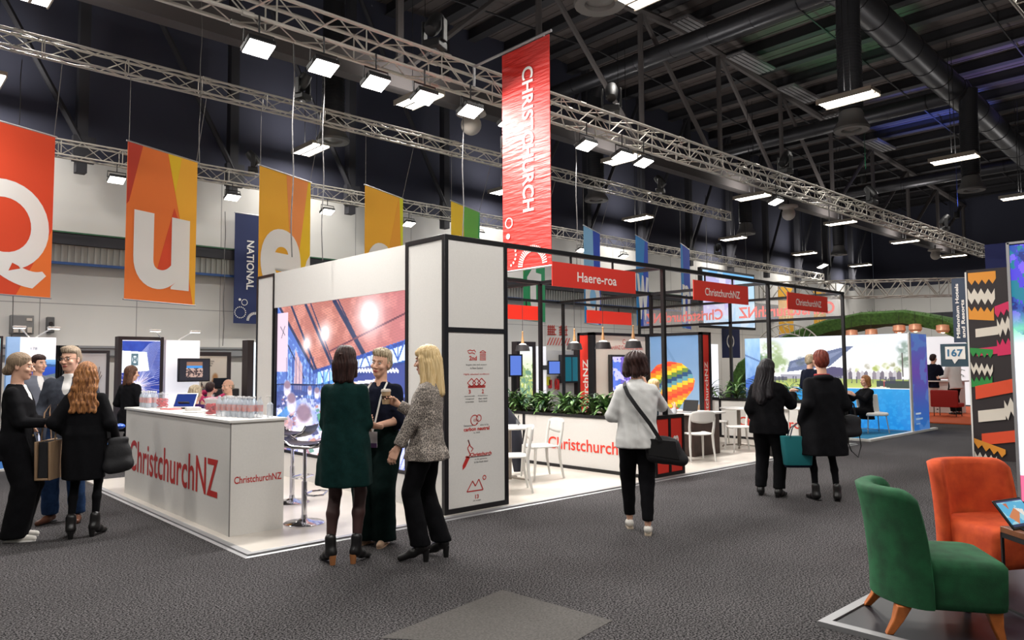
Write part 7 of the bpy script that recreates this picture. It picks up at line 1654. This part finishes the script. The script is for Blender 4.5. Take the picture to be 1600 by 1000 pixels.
mb = MB(); c = nk[-1]; u_ = Vector((math.cos(math.radians(-146 + 90)), math.sin(math.radians(-146 + 90)), 0)); mb.prism([(-.045, -.14), (.045, -.14), (.045, 0), (-.045, 0)], c, -u_ * -1, UZ, -.005); mb.build('badge', mat('badge_white', (226, 222, 226)), t, smooth=False); mb = MB(); mb.prism([(-.045, -.14), (.045, -.14), (.045, -.10), (-.045, -.10)], c + Vector((math.cos(math.radians(-146)), math.sin(math.radians(-146)), 0)) * .006, u_, UZ, .003); mb.build('purple_band', mat('badge_purple', (96, 60, 110)), t, smooth=False)
cup('paper_cup', 'paper cup with a white lid held by the short haired woman', f.W(f.k * np.array([-.005, .35, 1.10])), m=M_wplast)

# ---- blonde woman in profile
f = Fig('long haired blonde woman in a grey patterned blouse and black trousers, seen from the side', (3.69, 5.06, 0), 128, H=1.75, heel=.075, feet={-1: (-.09, .03, -.1), 1: (.09, -.10, .3)}, wrists={-1: (-.24, .22, .80), 1: (.10, .30, 1.22)}, poles={-1: (-.4, -1, -.2), 1: (.6, -.5, -.8)}, head=(-.1, .05, 0), lean=-.02,
        hands={-1: dict(curl=.5, n=(1, -.2, 0)), 1: dict(d=(-.25, .75, .45), n=(-.8, .2, -.1), curl=.9)})
f.body(brow=mat('brow_brown', (120, 92, 70), .7))
f.trousers(M_blacktr, r=(.105, .075, .085), waist=.10, length=-.03, name='flared_trousers', hipr=(.150, .108))
mp_ = mat('grey_leaf_print', (150, 140, 132), .7); ntx = mp_.node_tree; bx = ntx.nodes['Principled BSDF']; tcx = ntx.nodes.new('ShaderNodeTexCoord'); mpx = ntx.nodes.new('ShaderNodeMapping'); mpx.inputs['Scale'].default_value = (17, 17, 8); vx = ntx.nodes.new('ShaderNodeTexVoronoi'); vx.feature = 'DISTANCE_TO_EDGE'; rx_ = ntx.nodes.new('ShaderNodeValToRGB')
rx_.color_ramp.elements[0].position = .05; rx_.color_ramp.elements[0].color = (*lin((196, 184, 172)), 1); rx_.color_ramp.elements[1].position = .11; rx_.color_ramp.elements[1].color = (*lin((34, 32, 34)), 1); e3 = rx_.color_ramp.elements.new(.34); e3.color = (*lin((104, 96, 92)), 1)
for a, b in ((tcx.outputs['Object'], mpx.inputs[0]), (mpx.outputs[0], vx.inputs['Vector']), (vx.outputs['Distance'], rx_.inputs['Fac']), (rx_.outputs['Color'], bx.inputs['Base Color'])): ntx.links.new(a, b)
f.top('blouse', mp_, [(-.17, 0, 0, .222, .185), (-.10, 0, 0, .215, .175)] + [(a, b, c, d * 1.06, e * 1.05) for a, b, c, d, e in BLAZER_F[1:]], sleeve=(1.9, .06, .056, .05), folds=.010, vneck=.06)
f.shoes(M_shoeb, 'boot', M_shoeb, l=.27)
f.hair(H_blonde, [('e', (0, -.01, .07), (.084, .10, .075)), ('c', (0, -.07, .0), (0, -.11, -.27), .07, .045), ('c', (-.055, -.04, -.02), (-.07, -.07, -.28), .045, .032), ('c', (.055, -.04, -.02), (.07, -.07, -.28), .045, .032), ('c', (-.075, .02, .02), (-.085, .0, -.20), .026, .028), ('c', (.075, .02, .02), (.085, .0, -.20), .026, .028), ('e', (0, .07, .07), (.055, .03, .03))], line=.05, side=.058)
cup('takeaway_cup', 'kraft takeaway cup with a dark mark held up by the blonde woman', f.W(f.wr[1] + np.array([-.045, .085, .055])), r=.04, h=.11)

# ---- woman in the white linen jacket walking away
f = Fig('dark haired woman in a white linen jacket walking away with a black crossbody bag', (5.76, 4.46, 0), 44, H=1.71, heel=0.012, feet={1: (.07, -.13, .15), -1: (-.07, .16, 0)}, wrists={1: (.14, .30, 1.36), -1: (-.16, .25, 1.05)}, poles={1: (1, .1, -.6), -1: (-.9, -.4, -.2)}, head=(-.25, .12, -.05),
        hands={1: dict(curl=.6, d=(-.3, .3, .9), n=(-.8, 0, 0)), -1: dict(curl=.7, n=(1, 0, 0))})
f.body()
f.trousers(M_blacktr, r=(.102, .076, .052), waist=.10, length=.03, name='slim_trousers')
M_linen = mat('white_linen', (222, 222, 220), .85, noise=(12, .06), bump=(70, .1))
f.top('linen_jacket', M_linen, [(-.14, 0, -.01, .215, .16), (-.05, 0, -.01, .205, .155), (.10, 0, 0, .178, .135), (.22, 0, .0, .19, .14), (.33, 0, 0, .20, .13), (.42, 0, -.01, .18, .108), (.47, 0, -.015, .11, .08), (.50, 0, -.01, .07, .065)], sleeve=(1.85, .062, .060, .046), collar=.02, folds=.008, wrinkle=.002)
mb = MB(); mb.tube([tuple(f.tor((0, -.163 + .025 * abs(z - .15) * 0 - (.0 if z < .3 else -.03 * (z - .3) / .15), z))) for z in np.linspace(-.12, .42, 12)], .0018, n=5); mb.build('back_seam', M_linen, f.t, world=False)
f.shoes(M_shoew, 'flat', mat('rubber_sole', (190, 176, 156), .7))
f.hair(H_brown, [('e', (0, -.02, .045), (.112, .115, .09)), ('c', (-.07, -.04, .0), (-.085, -.045, -.075), .052, .048), ('c', (.07, -.04, .0), (.085, -.045, -.075), .052, .048), ('c', (0, -.06, .0), (0, -.07, -.085), .06, .05), ('e', (-.095, .01, -.06), (.03, .035, .05)), ('e', (.095, .01, -.06), (.03, .035, .05))], line=.05, rip=.005, nrip=44)
bag_c = f.W(f.k * np.array([.23, -.09, .79]))
t = thing('crossbody_bag', 'black crossbody bag hanging at the hip of the woman in white', 'bag', tuple(bag_c), f.t.rotation_euler[2] - .1)
blob('pouch', [('c', (-.12, 0, .08), (.10, 0, .05), .05, .05), ('c', (-.10, 0, -.06), (.17, 0, -.10), .055, .055), ('e', (0, 0, 0), (.16, .05, .13)), ('c', (-.12, 0, .06), (-.10, 0, -.06), .05, .05), ('c', (.10, 0, .04), (.19, 0, -.09), .05, .045)], mat('black_nylon', (20, 20, 24), .7, bump=(40, .2)), t)
mb = MB(); mb.prism([(-.14, -.05), (.15, -.09), (.12, .09), (-.14, .11)], (0, -.05, 0), (1, 0, 0), UZ, .012); mb.build('flap', M_blk, t, world=False, bevel=.006)
pts = [f.tor(q) for q in ((.20, -.17, -.06), (.10, -.185, .10), (-.02, -.18, .26), (-.10, -.152, .38), (-.125, -.10, .455), (-.12, -.01, .49), (-.11, .09, .44))]; M = t.matrix_basis.inverted(); mb = MB(); strap(mb, [M @ f.W(q) for q in pts], .038, side=(1, 0, 1)); mb.build('shoulder_strap', mat('black_nylon', (20, 20, 24)), t, world=False)
mb = MB(); c = f.W(f.wr[-1] + np.array([.02, .10, .02])); mb.box(tuple(c), (.03, .18, .12), .8); tag(mb.build('blue_folder', mat('blue_folder', (40, 96, 170), .5), bevel=.004), 'small blue folder tucked in the arm of the woman in white', 'folder')

# ---- two women in black on the aisle
f = Fig('woman with long black hair in a black top pointing with one arm', (8.42, 4.52, 0), 12, H=1.64, heel=.02, feet={1: (.11, -.02, .2), -1: (-.12, .02, -.2)}, wrists={1: (.23, .33, 1.31), -1: (-.23, .12, .93)}, poles={1: (.6, .1, -.9), -1: (-.2, -1, 0)}, head=(-.25, .05, 0), build=1.12,
        hands={1: dict(d=(.1, 1, .12), n=(-.3, 0, -1), curl=.25), -1: dict(curl=.6)})
f.body(brow=mat('brow_black', (30, 24, 24), .7))
f.trousers(M_blacktr, r=(.112, .085, .072), waist=.12, length=.0); f.top('black_jumper', M_blackwool, [(-.16, 0, -.0, .215, .16)] + [(a, b, c, d * 1.1, e * 1.1) for a, b, c, d, e in BLAZER_F[1:]], sleeve=(1.75, .066, .062, .05), folds=.008)
f.shoes(M_shoeb, 'boot')
f.hair(H_black, [('c', (0, -.07, .0), (0, -.14, -.40), .085, .07), ('c', (-.06, -.05, .0), (-.11, -.11, -.36), .06, .055), ('c', (.06, -.05, .0), (.09, -.11, -.34), .055, .05), ('c', (-.07, -.01, -.0), (-.11, -.04, -.30), .045, .045), ('e', (0, -.02, .045), (.088, .106, .092))], line=.06)
f = Fig('red haired woman in a long black coat seen from behind', (8.61, 3.93, 0), 44, H=1.73, heel=.015, feet={1: (.12, -.04, .35), -1: (-.10, .03, -.2)}, wrists={1: (.24, .18, 1.02), -1: (-.235, .03, .90)}, poles={1: (.5, -.9, -.2), -1: (-.3, -1, 0)}, head=(-.1, .05, 0), build=1.1, hands={1: dict(curl=.9), -1: dict(curl=1.0)})
f.body(leg_mat=M_blacktr)
f.part('long_coat', lambda P: np.maximum(smin(smin(s_loft(f.torsoP(P), [(-.42, 0, .0, .265, .20), (-.2, 0, 0, .255, .195), (0, 0, 0, .24, .18), (.15, 0, 0, .225, .165), (.30, 0, -.005, .215, .155), (.39, 0, -.012, .18, .125), (.44, 0, -.015, .14, .11), (.475, 0, -.015, .10, .09), (.50, 0, -.01, .08, .075)], folds=.008, nf=7) * f.k, s_ell(f.torsoP(P), (0, -.06, .475), (.115, .085, .042)), .02),
       np.minimum(smin(s_cone(P, f.sh[1], f.el[1], .070, .066), s_cone(P, f.el[1], f.wr[1], .072, .056), .02), smin(s_cone(P, f.sh[-1], f.el[-1], .070, .066), s_cone(P, f.el[-1], f.wr[-1], .072, .056), .02)), .035) - .002 * np.sin(P[2] * 40 + 12 * P[0]) * np.sin(P[0] * 30), -s_ell(f.torsoP(P), (0, .01, .555), (.065, .07, .06))),
       M_blackwool, [f.tor((x, y, z)) for x in (-.27, .27) for y in (-.21, .21) for z in (-.44, .52)] + [f.el[1], f.el[-1], f.wr[1], f.wr[-1]], .08, .012)
f.shoes(M_shoeb, 'boot', l=.28)
f.hair(H_red, [('e', (0, -.01, .08), (.078, .09, .065)), ('e', (0, -.055, .0), (.078, .062, .075)), ('e', (0, .03, .105), (.05, .04, .03))], line=.075, rip=.004, nrip=40, side=.085, yb=.0)
mb = MB(); mb.tube([f.W(f.tor((.075 * math.cos(a), -.01 + .07 * math.sin(a), .505))) for a in np.linspace(0, 2 * PI, 17)[:-1]], .016, n=8, closed=True); tag(mb.build('red_scarf', mat('red_scarf_wool', (150, 30, 36), .9)), 'thin red scarf just visible at the neck of the red haired woman', 'scarf')
t = thing('teal_tote', 'teal tote bag hanging from the hand of the red haired woman', 'bag', tuple(f.W((-.30, .03, .58))), f.t.rotation_euler[2])
mb = MB(); K = 8; vs = []; fs = []
for zz, wx, wy in ((-.20, .14, .055), (-.17, .155, .07), (0, .175, .07), (.16, .19, .06), (.165, .18, .05)): vs += [(px, py, zz) for px, py in rrect(wx, wy, .04, 3)]
n = len(vs) // 5; fs = [(k * n + i, k * n + (i + 1) % n, (k + 1) * n + (i + 1) % n, (k + 1) * n + i) for k in range(4) for i in range(n)] + [tuple(range(n - 1, -1, -1)), tuple(range(4 * n, 5 * n))]
mb.add(vs, fs); mb.build('tote_body', mat('teal_canvas', (14, 112, 118), .75), t, world=False); mb = MB(); mb.v = []; mb.add([(x * 1.01, y * 1.01, z) for x, y, z in vs[:2 * n]], [(i, (i + 1) % n, n + (i + 1) % n, n + i) for i in range(n)]); mb.build('dark_base', M_navyw, t, world=False)
mb = MB()
for sy in (-.055, .055): strap(mb, [(-.1, sy, .14), (-.06, sy * .6, .26), (.03, 0, .33), (.08, sy * .6, .26), (.1, sy, .14)], .03, side=(0, 1, 0))
mb.build('handle', mat('teal_strap', (12, 30, 50)), t, world=False)
t = thing('black_handbag', 'black handbag with a hanging strap loop on the arm of the red haired woman', 'bag', tuple(f.W((.36, .12, .86))), f.t.rotation_euler[2] + .4)
blob('pouch', [('c', (-.09, 0, -.08), (.09, 0, -.08), .06, .06), ('c', (-.09, 0, .06), (.09, 0, .06), .05, .05), ('e', (0, 0, 0), (.15, .06, .13))], mat('black_nylon', (20, 20, 24)), t); mb = MB(); mb.tube([(-.08, 0, .12), (-.06, 0, .25), (0, 0, .30), (.06, 0, .25), (.08, 0, .12)], .009, n=6); mb.tube([(.12, 0, -.05), (.15, 0, -.25), (.10, 0, -.38), (0, 0, -.30), (-.08, 0, -.12)], .006, n=6); mb.build('handle', M_blk, t, world=False)

# ---- group at the picture edge
f = Fig('woman in a black double breasted suit holding a coffee cup, at the picture edge', (1.30, 8.32, 0), -28, H=1.73, heel=.01, feet={1: (.09, .03, .1), -1: (-.10, -.02, -.1)}, wrists={1: (.06, .30, 1.06), -1: (-.07, .29, 1.06)}, poles={1: (.9, -.5, -.3), -1: (-.9, -.5, -.3)}, head=(.02, .04, 0), hands={1: dict(d=(-.8, .4, .3), n=(-.2, -.5, .5), curl=.8), -1: dict(d=(.8, .45, .2), n=(.2, -.5, .6), curl=.8)})
f.body(brow=mat('brow_brown', (120, 92, 70), .7)); f.trousers(M_blacktr, r=(.125, .11, .11), waist=.12, length=-.06, name='wide_trousers')
f.top('white_shirt', mat('white_shirt', (228, 226, 224), .8), [(a, b, c, d * .97, e * .97) for a, b, c, d, e in BLAZER_F[3:]], sleeve=(1.0, .05, .045, .04), neck=.5)
f.top('black_blazer', M_blackwool, BLAZER_F, sleeve=(1.9, .058, .054, .044), vneck=.11, folds=.006)
mb = MB()
for x, z in ((-.06, .12), (.05, .12), (-.06, .02), (.05, .02)): mb.ball(tuple(f.tor((x, .15, z))), (.012, .008, .012), 8)
mb.build('gold_button', mat('brass_button', (200, 170, 120), .3, .8), f.t, world=False); f.shoes(M_shoew, 'flat', M_wplast, l=.28)
f.hair(H_ash, [('e', (0, -.02, .045), (.084, .10, .088)), ('e', (0, -.115, -.045), (.04, .038, .04)), ('e', (0, -.08, -.02), (.07, .05, .06))], line=.082, side=.085, yb=.012, rip=.0012)
cup('paper_cup', 'kraft coffee cup held by the woman in the black suit', f.W(f.k * np.array([-.01, .37, 1.12])), r=.04)
f = Fig('man in a grey blazer and glasses with jeans and brown shoes', (1.86, 8.95, 0), -120, H=1.81, male=True, heel=.015, feet={1: (.14, .04, .3), -1: (-.11, .02, -.3)}, wrists={1: (.22, .22, .98), -1: (-.22, .10, .90)}, poles={1: (.7, -.9, -.2), -1: (-.7, -.9, -.2)}, head=(-.25, .0, 0), skin=SKIN)
f.body(brow=mat('brow_brown', (120, 92, 70), .7)); f.trousers(M_denim, r=(.108, .082, .075), waist=.08, length=-.02, name='jeans')
f.top('shirt', mat('white_shirt', (228, 226, 224)), [(a, b, c, d * .94, e * .94) for a, b, c, d, e in BLAZER_M[2:]], sleeve=(1.0, .055, .05, .04), collar=.02); f.top('grey_blazer', M_greydk, BLAZER_M, sleeve=(1.88, .066, .062, .05), vneck=.14, folds=.005); f.shoes(M_brownsh, 'flat', M_blk, l=.29)
f.hair(H_grey, [('e', (0, -.005, .085), (.078, .092, .056)), ('e', (0, -.055, .01), (.078, .06, .07)), ('e', (.02, .045, .108), (.05, .035, .022))], line=.088, side=.085, yb=.012)
mb = MB()
def hp(x, y, z): return tuple(f.W(f.hc + f.R @ (np.array([x, y, z]) * f.k)))
for e in (1, -1): mb.tube([hp(e * (.036 + .025 * math.cos(a)), .112, .004 + .019 * math.sin(a)) for a in np.linspace(0, 2 * PI, 15)[:-1]], .0028, n=6, closed=True); mb.tube([hp(e * .061, .11, .008), hp(e * .08, .07, .01), hp(e * .083, .0, .008)], .0025, n=5)
mb.tube([hp(-.011, .113, .008), hp(0, .116, .011), hp(.011, .113, .008)], .0025, n=5); tag(mb.build('glasses', M_blk), 'dark rimmed glasses worn by the man in the grey blazer', 'glasses')
f = Fig('woman with long wavy auburn hair in a black knee length coat, seen from behind', (1.80, 8.00, 0), 62, H=1.64, heel=.05, feet={1: (.10, .03, .3), -1: (-.09, -.03, -.25)}, wrists={1: (.25, .12, .92), -1: (-.22, .12, 1.0)}, poles={1: (.7, -.8, 0), -1: (-.8, -.7, 0)}, head=(.0, .02, 0))
f.body(leg_mat=M_blacktr)
f.part('black_coat', lambda P: np.maximum(smin(s_loft(f.torsoP(P), [(-.40, 0, .0, .195, .155), (-.2, 0, 0, .205, .16), (0, 0, 0, .205, .155), (.06, 0, 0, .215, .165), (.15, 0, 0, .19, .14), (.30, 0, -.005, .185, .135), (.39, 0, -.012, .165, .11), (.44, 0, -.015, .125, .09), (.475, 0, -.015, .09, .078), (.50, 0, -.01, .07, .065)], folds=.006, nf=7) * f.k,
       np.minimum(smin(s_cone(P, f.sh[1], f.el[1], .060, .056), s_cone(P, f.el[1], f.wr[1], .06, .048), .02), smin(s_cone(P, f.sh[-1], f.el[-1], .060, .056), s_cone(P, f.el[-1], f.wr[-1], .06, .048), .02)), .035), -s_ell(f.torsoP(P), (0, .01, .555), (.07, .075, .06))), M_blackwool, [f.tor((x, y, z)) for x in (-.24, .24) for y in (-.19, .19) for z in (-.42, .5)] + [f.el[1], f.el[-1], f.wr[1], f.wr[-1]], .08, .012)
f.shoes(M_shoeb, 'boot')
wv = []
rw = random.Random(2)
for k in range(9):
    a = -1.15 + k * .29; x0, y0 = .08 * math.sin(a), -.075 * math.cos(a) - .02; px, py, pz = x0, y0, .02
    for j in range(5): qx = x0 * (1 + .10 * (j + 1)) + .016 * math.sin(j * 2.1 + k * 1.7); qy = y0 - .012 * (j + 1) + .012 * math.cos(j * 1.9 + k); qz = .02 - .078 * (j + 1); wv.append(('c', (px, py, pz), (qx, qy, qz), .034 - .002 * j, .033 - .003 * j)); px, py, pz = qx, qy, qz
f.hair(H_auburn, [('e', (0, -.02, .045), (.09, .105, .09))] + wv, line=.055, rip=.004, nrip=50)
nyl = mat('black_nylon', (20, 20, 24))
t = thing('tan_tote_bag', 'tan leather tote bag open to its black lining beside the auburn haired woman', 'bag', tuple(f.W((-.29, .06, .76))), f.t.rotation_euler[2] + 1.45)
mb = MB(); mb.prism([(-.19, -.2), (.19, -.2), (.21, .16), (-.21, .16)], (0, .07, 0), (1, 0, 0), UZ, .02); mb.prism([(-.19, -.2), (.19, -.2), (.21, .16), (-.21, .16)], (0, -.05, 0), (1, 0, 0), UZ, .02); mb.box((0, .01, -.19), (.38, .12, .02)); mb.build('tote_body', mat('tan_suede', (146, 118, 90), .8), t, world=False, bevel=.006); mb = MB(); mb.box((0, .0, -.01), (.36, .08, .33)); mb.build('lining', nyl, t, world=False)
mb = MB()
for sy in (.06, -.06): strap(mb, [(-.1, sy, .14), (-.05, sy, .42), (0, sy * .5, .50), (.05, sy, .42), (.1, sy, .14)], .022, side=(1, 0, 0))
mb.build('handle', mat('tan_suede', (146, 118, 90)), t, world=False)
t = thing('black_shoulder_bag', 'slouchy black shoulder bag at the hip of the auburn haired woman', 'bag', tuple(f.W((.30, -.03, .78))), f.t.rotation_euler[2] + .2)
blob('pouch', [('c', (-.06, 0, -.12), (.07, 0, -.10), .075, .07), ('e', (0, 0, -.02), (.12, .06, .16)), ('c', (-.06, 0, .12), (.06, 0, .13), .03, .03)], nyl, t); mb = MB(); strap(mb, [(-.08, 0, .15), (-.10, -.02, .35), (-.12, 0, .52)], .03, side=(1, 0, 0)); mb.build('strap', nyl, t, world=False)
mb = MB(); c = f.W((.25, .22, 1.02)); mb.ball(tuple(c), (.05, .05, .028), 14); tag(mb.build('blue_token', mat('bright_blue_plastic', (30, 90, 214), .3)), 'bright blue round trinket beside the curls of the auburn haired woman', 'trinket')
f = Fig('dark haired person in a grey suit and brown boots behind the woman in black', (2.22, 12.7, 0), -75, H=1.78, male=True, heel=.02, q=1.5, feet={1: (.12, .02, .3), -1: (-.12, .0, -.3)}, wrists={1: (.24, .1, .9), -1: (-.22, .14, .92)}, head=(.3, .0, 0))
f.body(brow=mat('brow_black', (30, 24, 24), .7)); f.trousers(M_greydk, r=(.105, .08, .07), waist=.1, length=.12); f.top('white_shirt', mat('white_shirt', (228, 226, 224)), [(a, b, c, d * .94, e * .94) for a, b, c, d, e in BLAZER_M[2:]], sleeve=(1.0, .055, .05, .04)); f.top('grey_jacket', mat('light_grey_wool', (104, 108, 120), .85), BLAZER_M, sleeve=(1.88, .074, .064, .048), vneck=.16); f.shoes(M_tan, 'boot'); f.hair(H_brown, [('e', (0, -.005, .085), (.08, .094, .056)), ('e', (0, -.055, .0), (.08, .06, .08))], line=.07)
t = thing('dark_satchel', 'dark satchel held low by the person in the grey suit', 'bag', tuple(f.W((.30, .1, .62))), .4); mb = MB(); mb.box((0, 0, 0), (.3, .09, .28)); mb.build('pouch', nyl, t, world=False, bevel=.02); mb = MB(); mb.tube([(-.1, 0, .13), (-.08, 0, .24), (.08, 0, .24), (.1, 0, .13)], .008, n=6); mb.build('handle', nyl, t, world=False)
f = Fig('brown haired woman in a black jacket and skirt behind the end of the white counter', (3.42, 12.5, 0), 30, H=1.62, heel=.04, q=1.4, head=(-.5, .1, 0), wrists={1: (.2, .2, 1.0), -1: (-.2, .2, 1.0)}, poles={1: (.8, -.8, 0), -1: (-.8, -.8, 0)})
f.body(leg_mat=M_blacktr); f.trousers(M_blacktr, r=(.13, .11, .10), waist=.1, length=.5, name='skirt', kk=.12); f.top('black_jacket', M_blackwool, BLAZER_F, sleeve=(1.85, .07, .06, .046)); f.shoes(M_shoeb, 'boot')
f.hair(H_midb, [('e', (0, -.03, .02), (.1, .095, .10)), ('c', (-.06, -.04, -.03), (-.08, -.05, -.16), .05, .045), ('c', (.06, -.04, -.03), (.08, -.05, -.16), .05, .045), ('c', (0, -.06, -.03), (0, -.08, -.18), .06, .045)], line=.05, rip=.004)

# ---- people seated and standing around the back stands
def seated(label, loc, face, H, m_top, hair_m, prims, q=1.6, male=False, collar=0, secs=None, **kw):
    f = Fig(label, loc, face, H=H, male=male, q=q, seated=.50 / (H / 1.70), feet={1: (.12, .42, .1), -1: (-.12, .40, -.1)}, **kw); f.body(hands=(1, -1)); f.trousers(M_blacktr, r=(.10, .075, .065), waist=.1, length=.02); f.top('jacket', m_top, secs or BLAZER_F, sleeve=(1.88, .07, .06, .046), collar=collar); f.shoes(M_shoeb, 'flat'); f.hair(hair_m, prims, line=.06, rip=.004, nrip=40); return f
SHORT = [('e', (0, -.01, .08), (.08, .092, .062)), ('e', (0, -.055, .0), (.08, .064, .078))]
CURL = [('e', (0, -.02, .06), (.095, .10, .085)), ('e', (-.06, -.05, .0), (.045, .05, .06)), ('e', (.06, -.05, .0), (.045, .05, .06)), ('e', (0, -.08, -.01), (.07, .05, .07))]
def perch(x, y, z, label):
    t = thing('meeting_stool', label, 'stool', (x, y, z)); mb = MB(); mb.lathe([(.0, .50), (.19, .50), (.2, .48), (.19, .46), (0, .46)], (x, y, z), 20); mb.build('seat', M_blk, t); mb = MB(); mb.cyl((x, y, z + .02), (x, y, z + .47), .025); mb.build('column', M_chrome, t); mb = MB(); mb.lathe([(.2, 0), (.2, .015), (.03, .03)], (x, y, z), 20); mb.build('base', M_chrome, t)
LW = {1: (.16, .34, .80), -1: (-.16, .34, .80)}
seated('person with curly fair hair in a purple jacket seated with back turned behind the counter', (4.36, 12.35, 0.0), 30, 1.74, wool('purple_jacket', (62, 34, 84)), H_short, CURL, wrists=LW, build=1.15); perch(4.36, 12.35, 0, 'stool under the person in the purple jacket')
f = seated('balding white haired man in a pale patterned shirt seated behind the counter', (5.35, 13.5, .05), 195, 1.80, mat('pale_check_shirt', (196, 194, 190), .8, noise=(40, .35)), H_grey, [('e', (0, -.06, -.01), (.076, .05, .05))], male=True, wrists=LW, secs=BLAZER_M, collar=.01); perch(5.35, 13.5, 0, 'stool under the balding man')
# shave the crown: the balding man keeps only the hair at the back of the head
for ch in f.t.children:
    if ch.name.startswith('hair'):
        me = ch.data; b = bmesh.new(); b.from_mesh(me); z0 = f.hc[2] + .035; bmesh.ops.delete(b, geom=[v for v in b.verts if v.co.z > z0], context='VERTS'); b.to_mesh(me); b.free()
seated('person in a magenta blouse seated just under the wall television edge', (5.62, 15.1, 0.03), 40, 1.66, mat('magenta_blouse', (176, 22, 84), .7), H_brown, SHORT, wrists={1: (.18, .30, 1.1), -1: (-.18, .30, 1.1)}); perch(5.62, 15.1, .03, 'stool under the person in magenta')
f = seated('fair haired person whose head shows past the arm of the woman in white', (9.95, 7.35, PZ), 5, 1.80, mat('pale_grey_top', (170, 172, 176), .8), H_blonde, SHORT + [('e', (0, .03, .1), (.05, .04, .03))], wrists=LW); chair(9.95, 7.33, math.radians(5) - PI / 2, 'white cafe chair under the fair haired person by the planter')
f = Fig('fair haired person in dark clothes standing in the blue stand beside the red haired woman', (15.3, 7.22, .0), -30, H=1.77, male=True, q=1.6, wrists={1: (.2, .2, 1.0), -1: (-.2, .2, 1.0)}); f.body(); f.trousers(M_blacktr); f.top('dark_jacket', M_navyw, BLAZER_M, sleeve=(1.88, .076, .066, .05)); f.shoes(M_shoeb); f.hair(H_short, SHORT)
f = seated('seated woman in black using a laptop before the blue picture wall', (17.2, 6.85, .04), 150, 1.70, M_blackwool, H_auburn, [('e', (0, -.03, .02), (.1, .1, .1)), ('c', (-.06, -.04, -.02), (-.07, -.05, -.10), .05, .045), ('c', (.06, -.04, -.02), (.07, -.05, -.10), .05, .045), ('c', (0, -.07, -.02), (0, -.07, -.11), .05, .045)], wrists={1: (.14, .42, .86), -1: (-.14, .42, .86)}, q=1.5)
f = Fig('man in a white shirt and dark trousers seen from behind in the far stand', (25.1, 7.35, .03), 60, H=1.80, male=True, q=1.9, lean=.15, wrists={1: (.2, .35, 1.05), -1: (-.2, .35, 1.05)}); f.body(); f.trousers(M_blacktr); f.top('white_shirt', mat('white_shirt', (228, 226, 224)), BLAZER_M, sleeve=(1.85, .07, .06, .046)); f.shoes(M_shoeb); f.hair(H_brown, SHORT)
f = Fig('man in a navy suit turned sideways in the far stand', (25.7, 8.12, .03), -20, H=1.82, male=True, q=1.9, wrists={1: (.2, .35, 1.05), -1: (-.2, .3, 1.05)}); f.body(); f.trousers(M_navyw); f.top('navy_jacket', M_navyw, BLAZER_M, sleeve=(1.88, .076, .066, .05)); f.shoes(M_shoeb); f.hair(H_brown, SHORT)
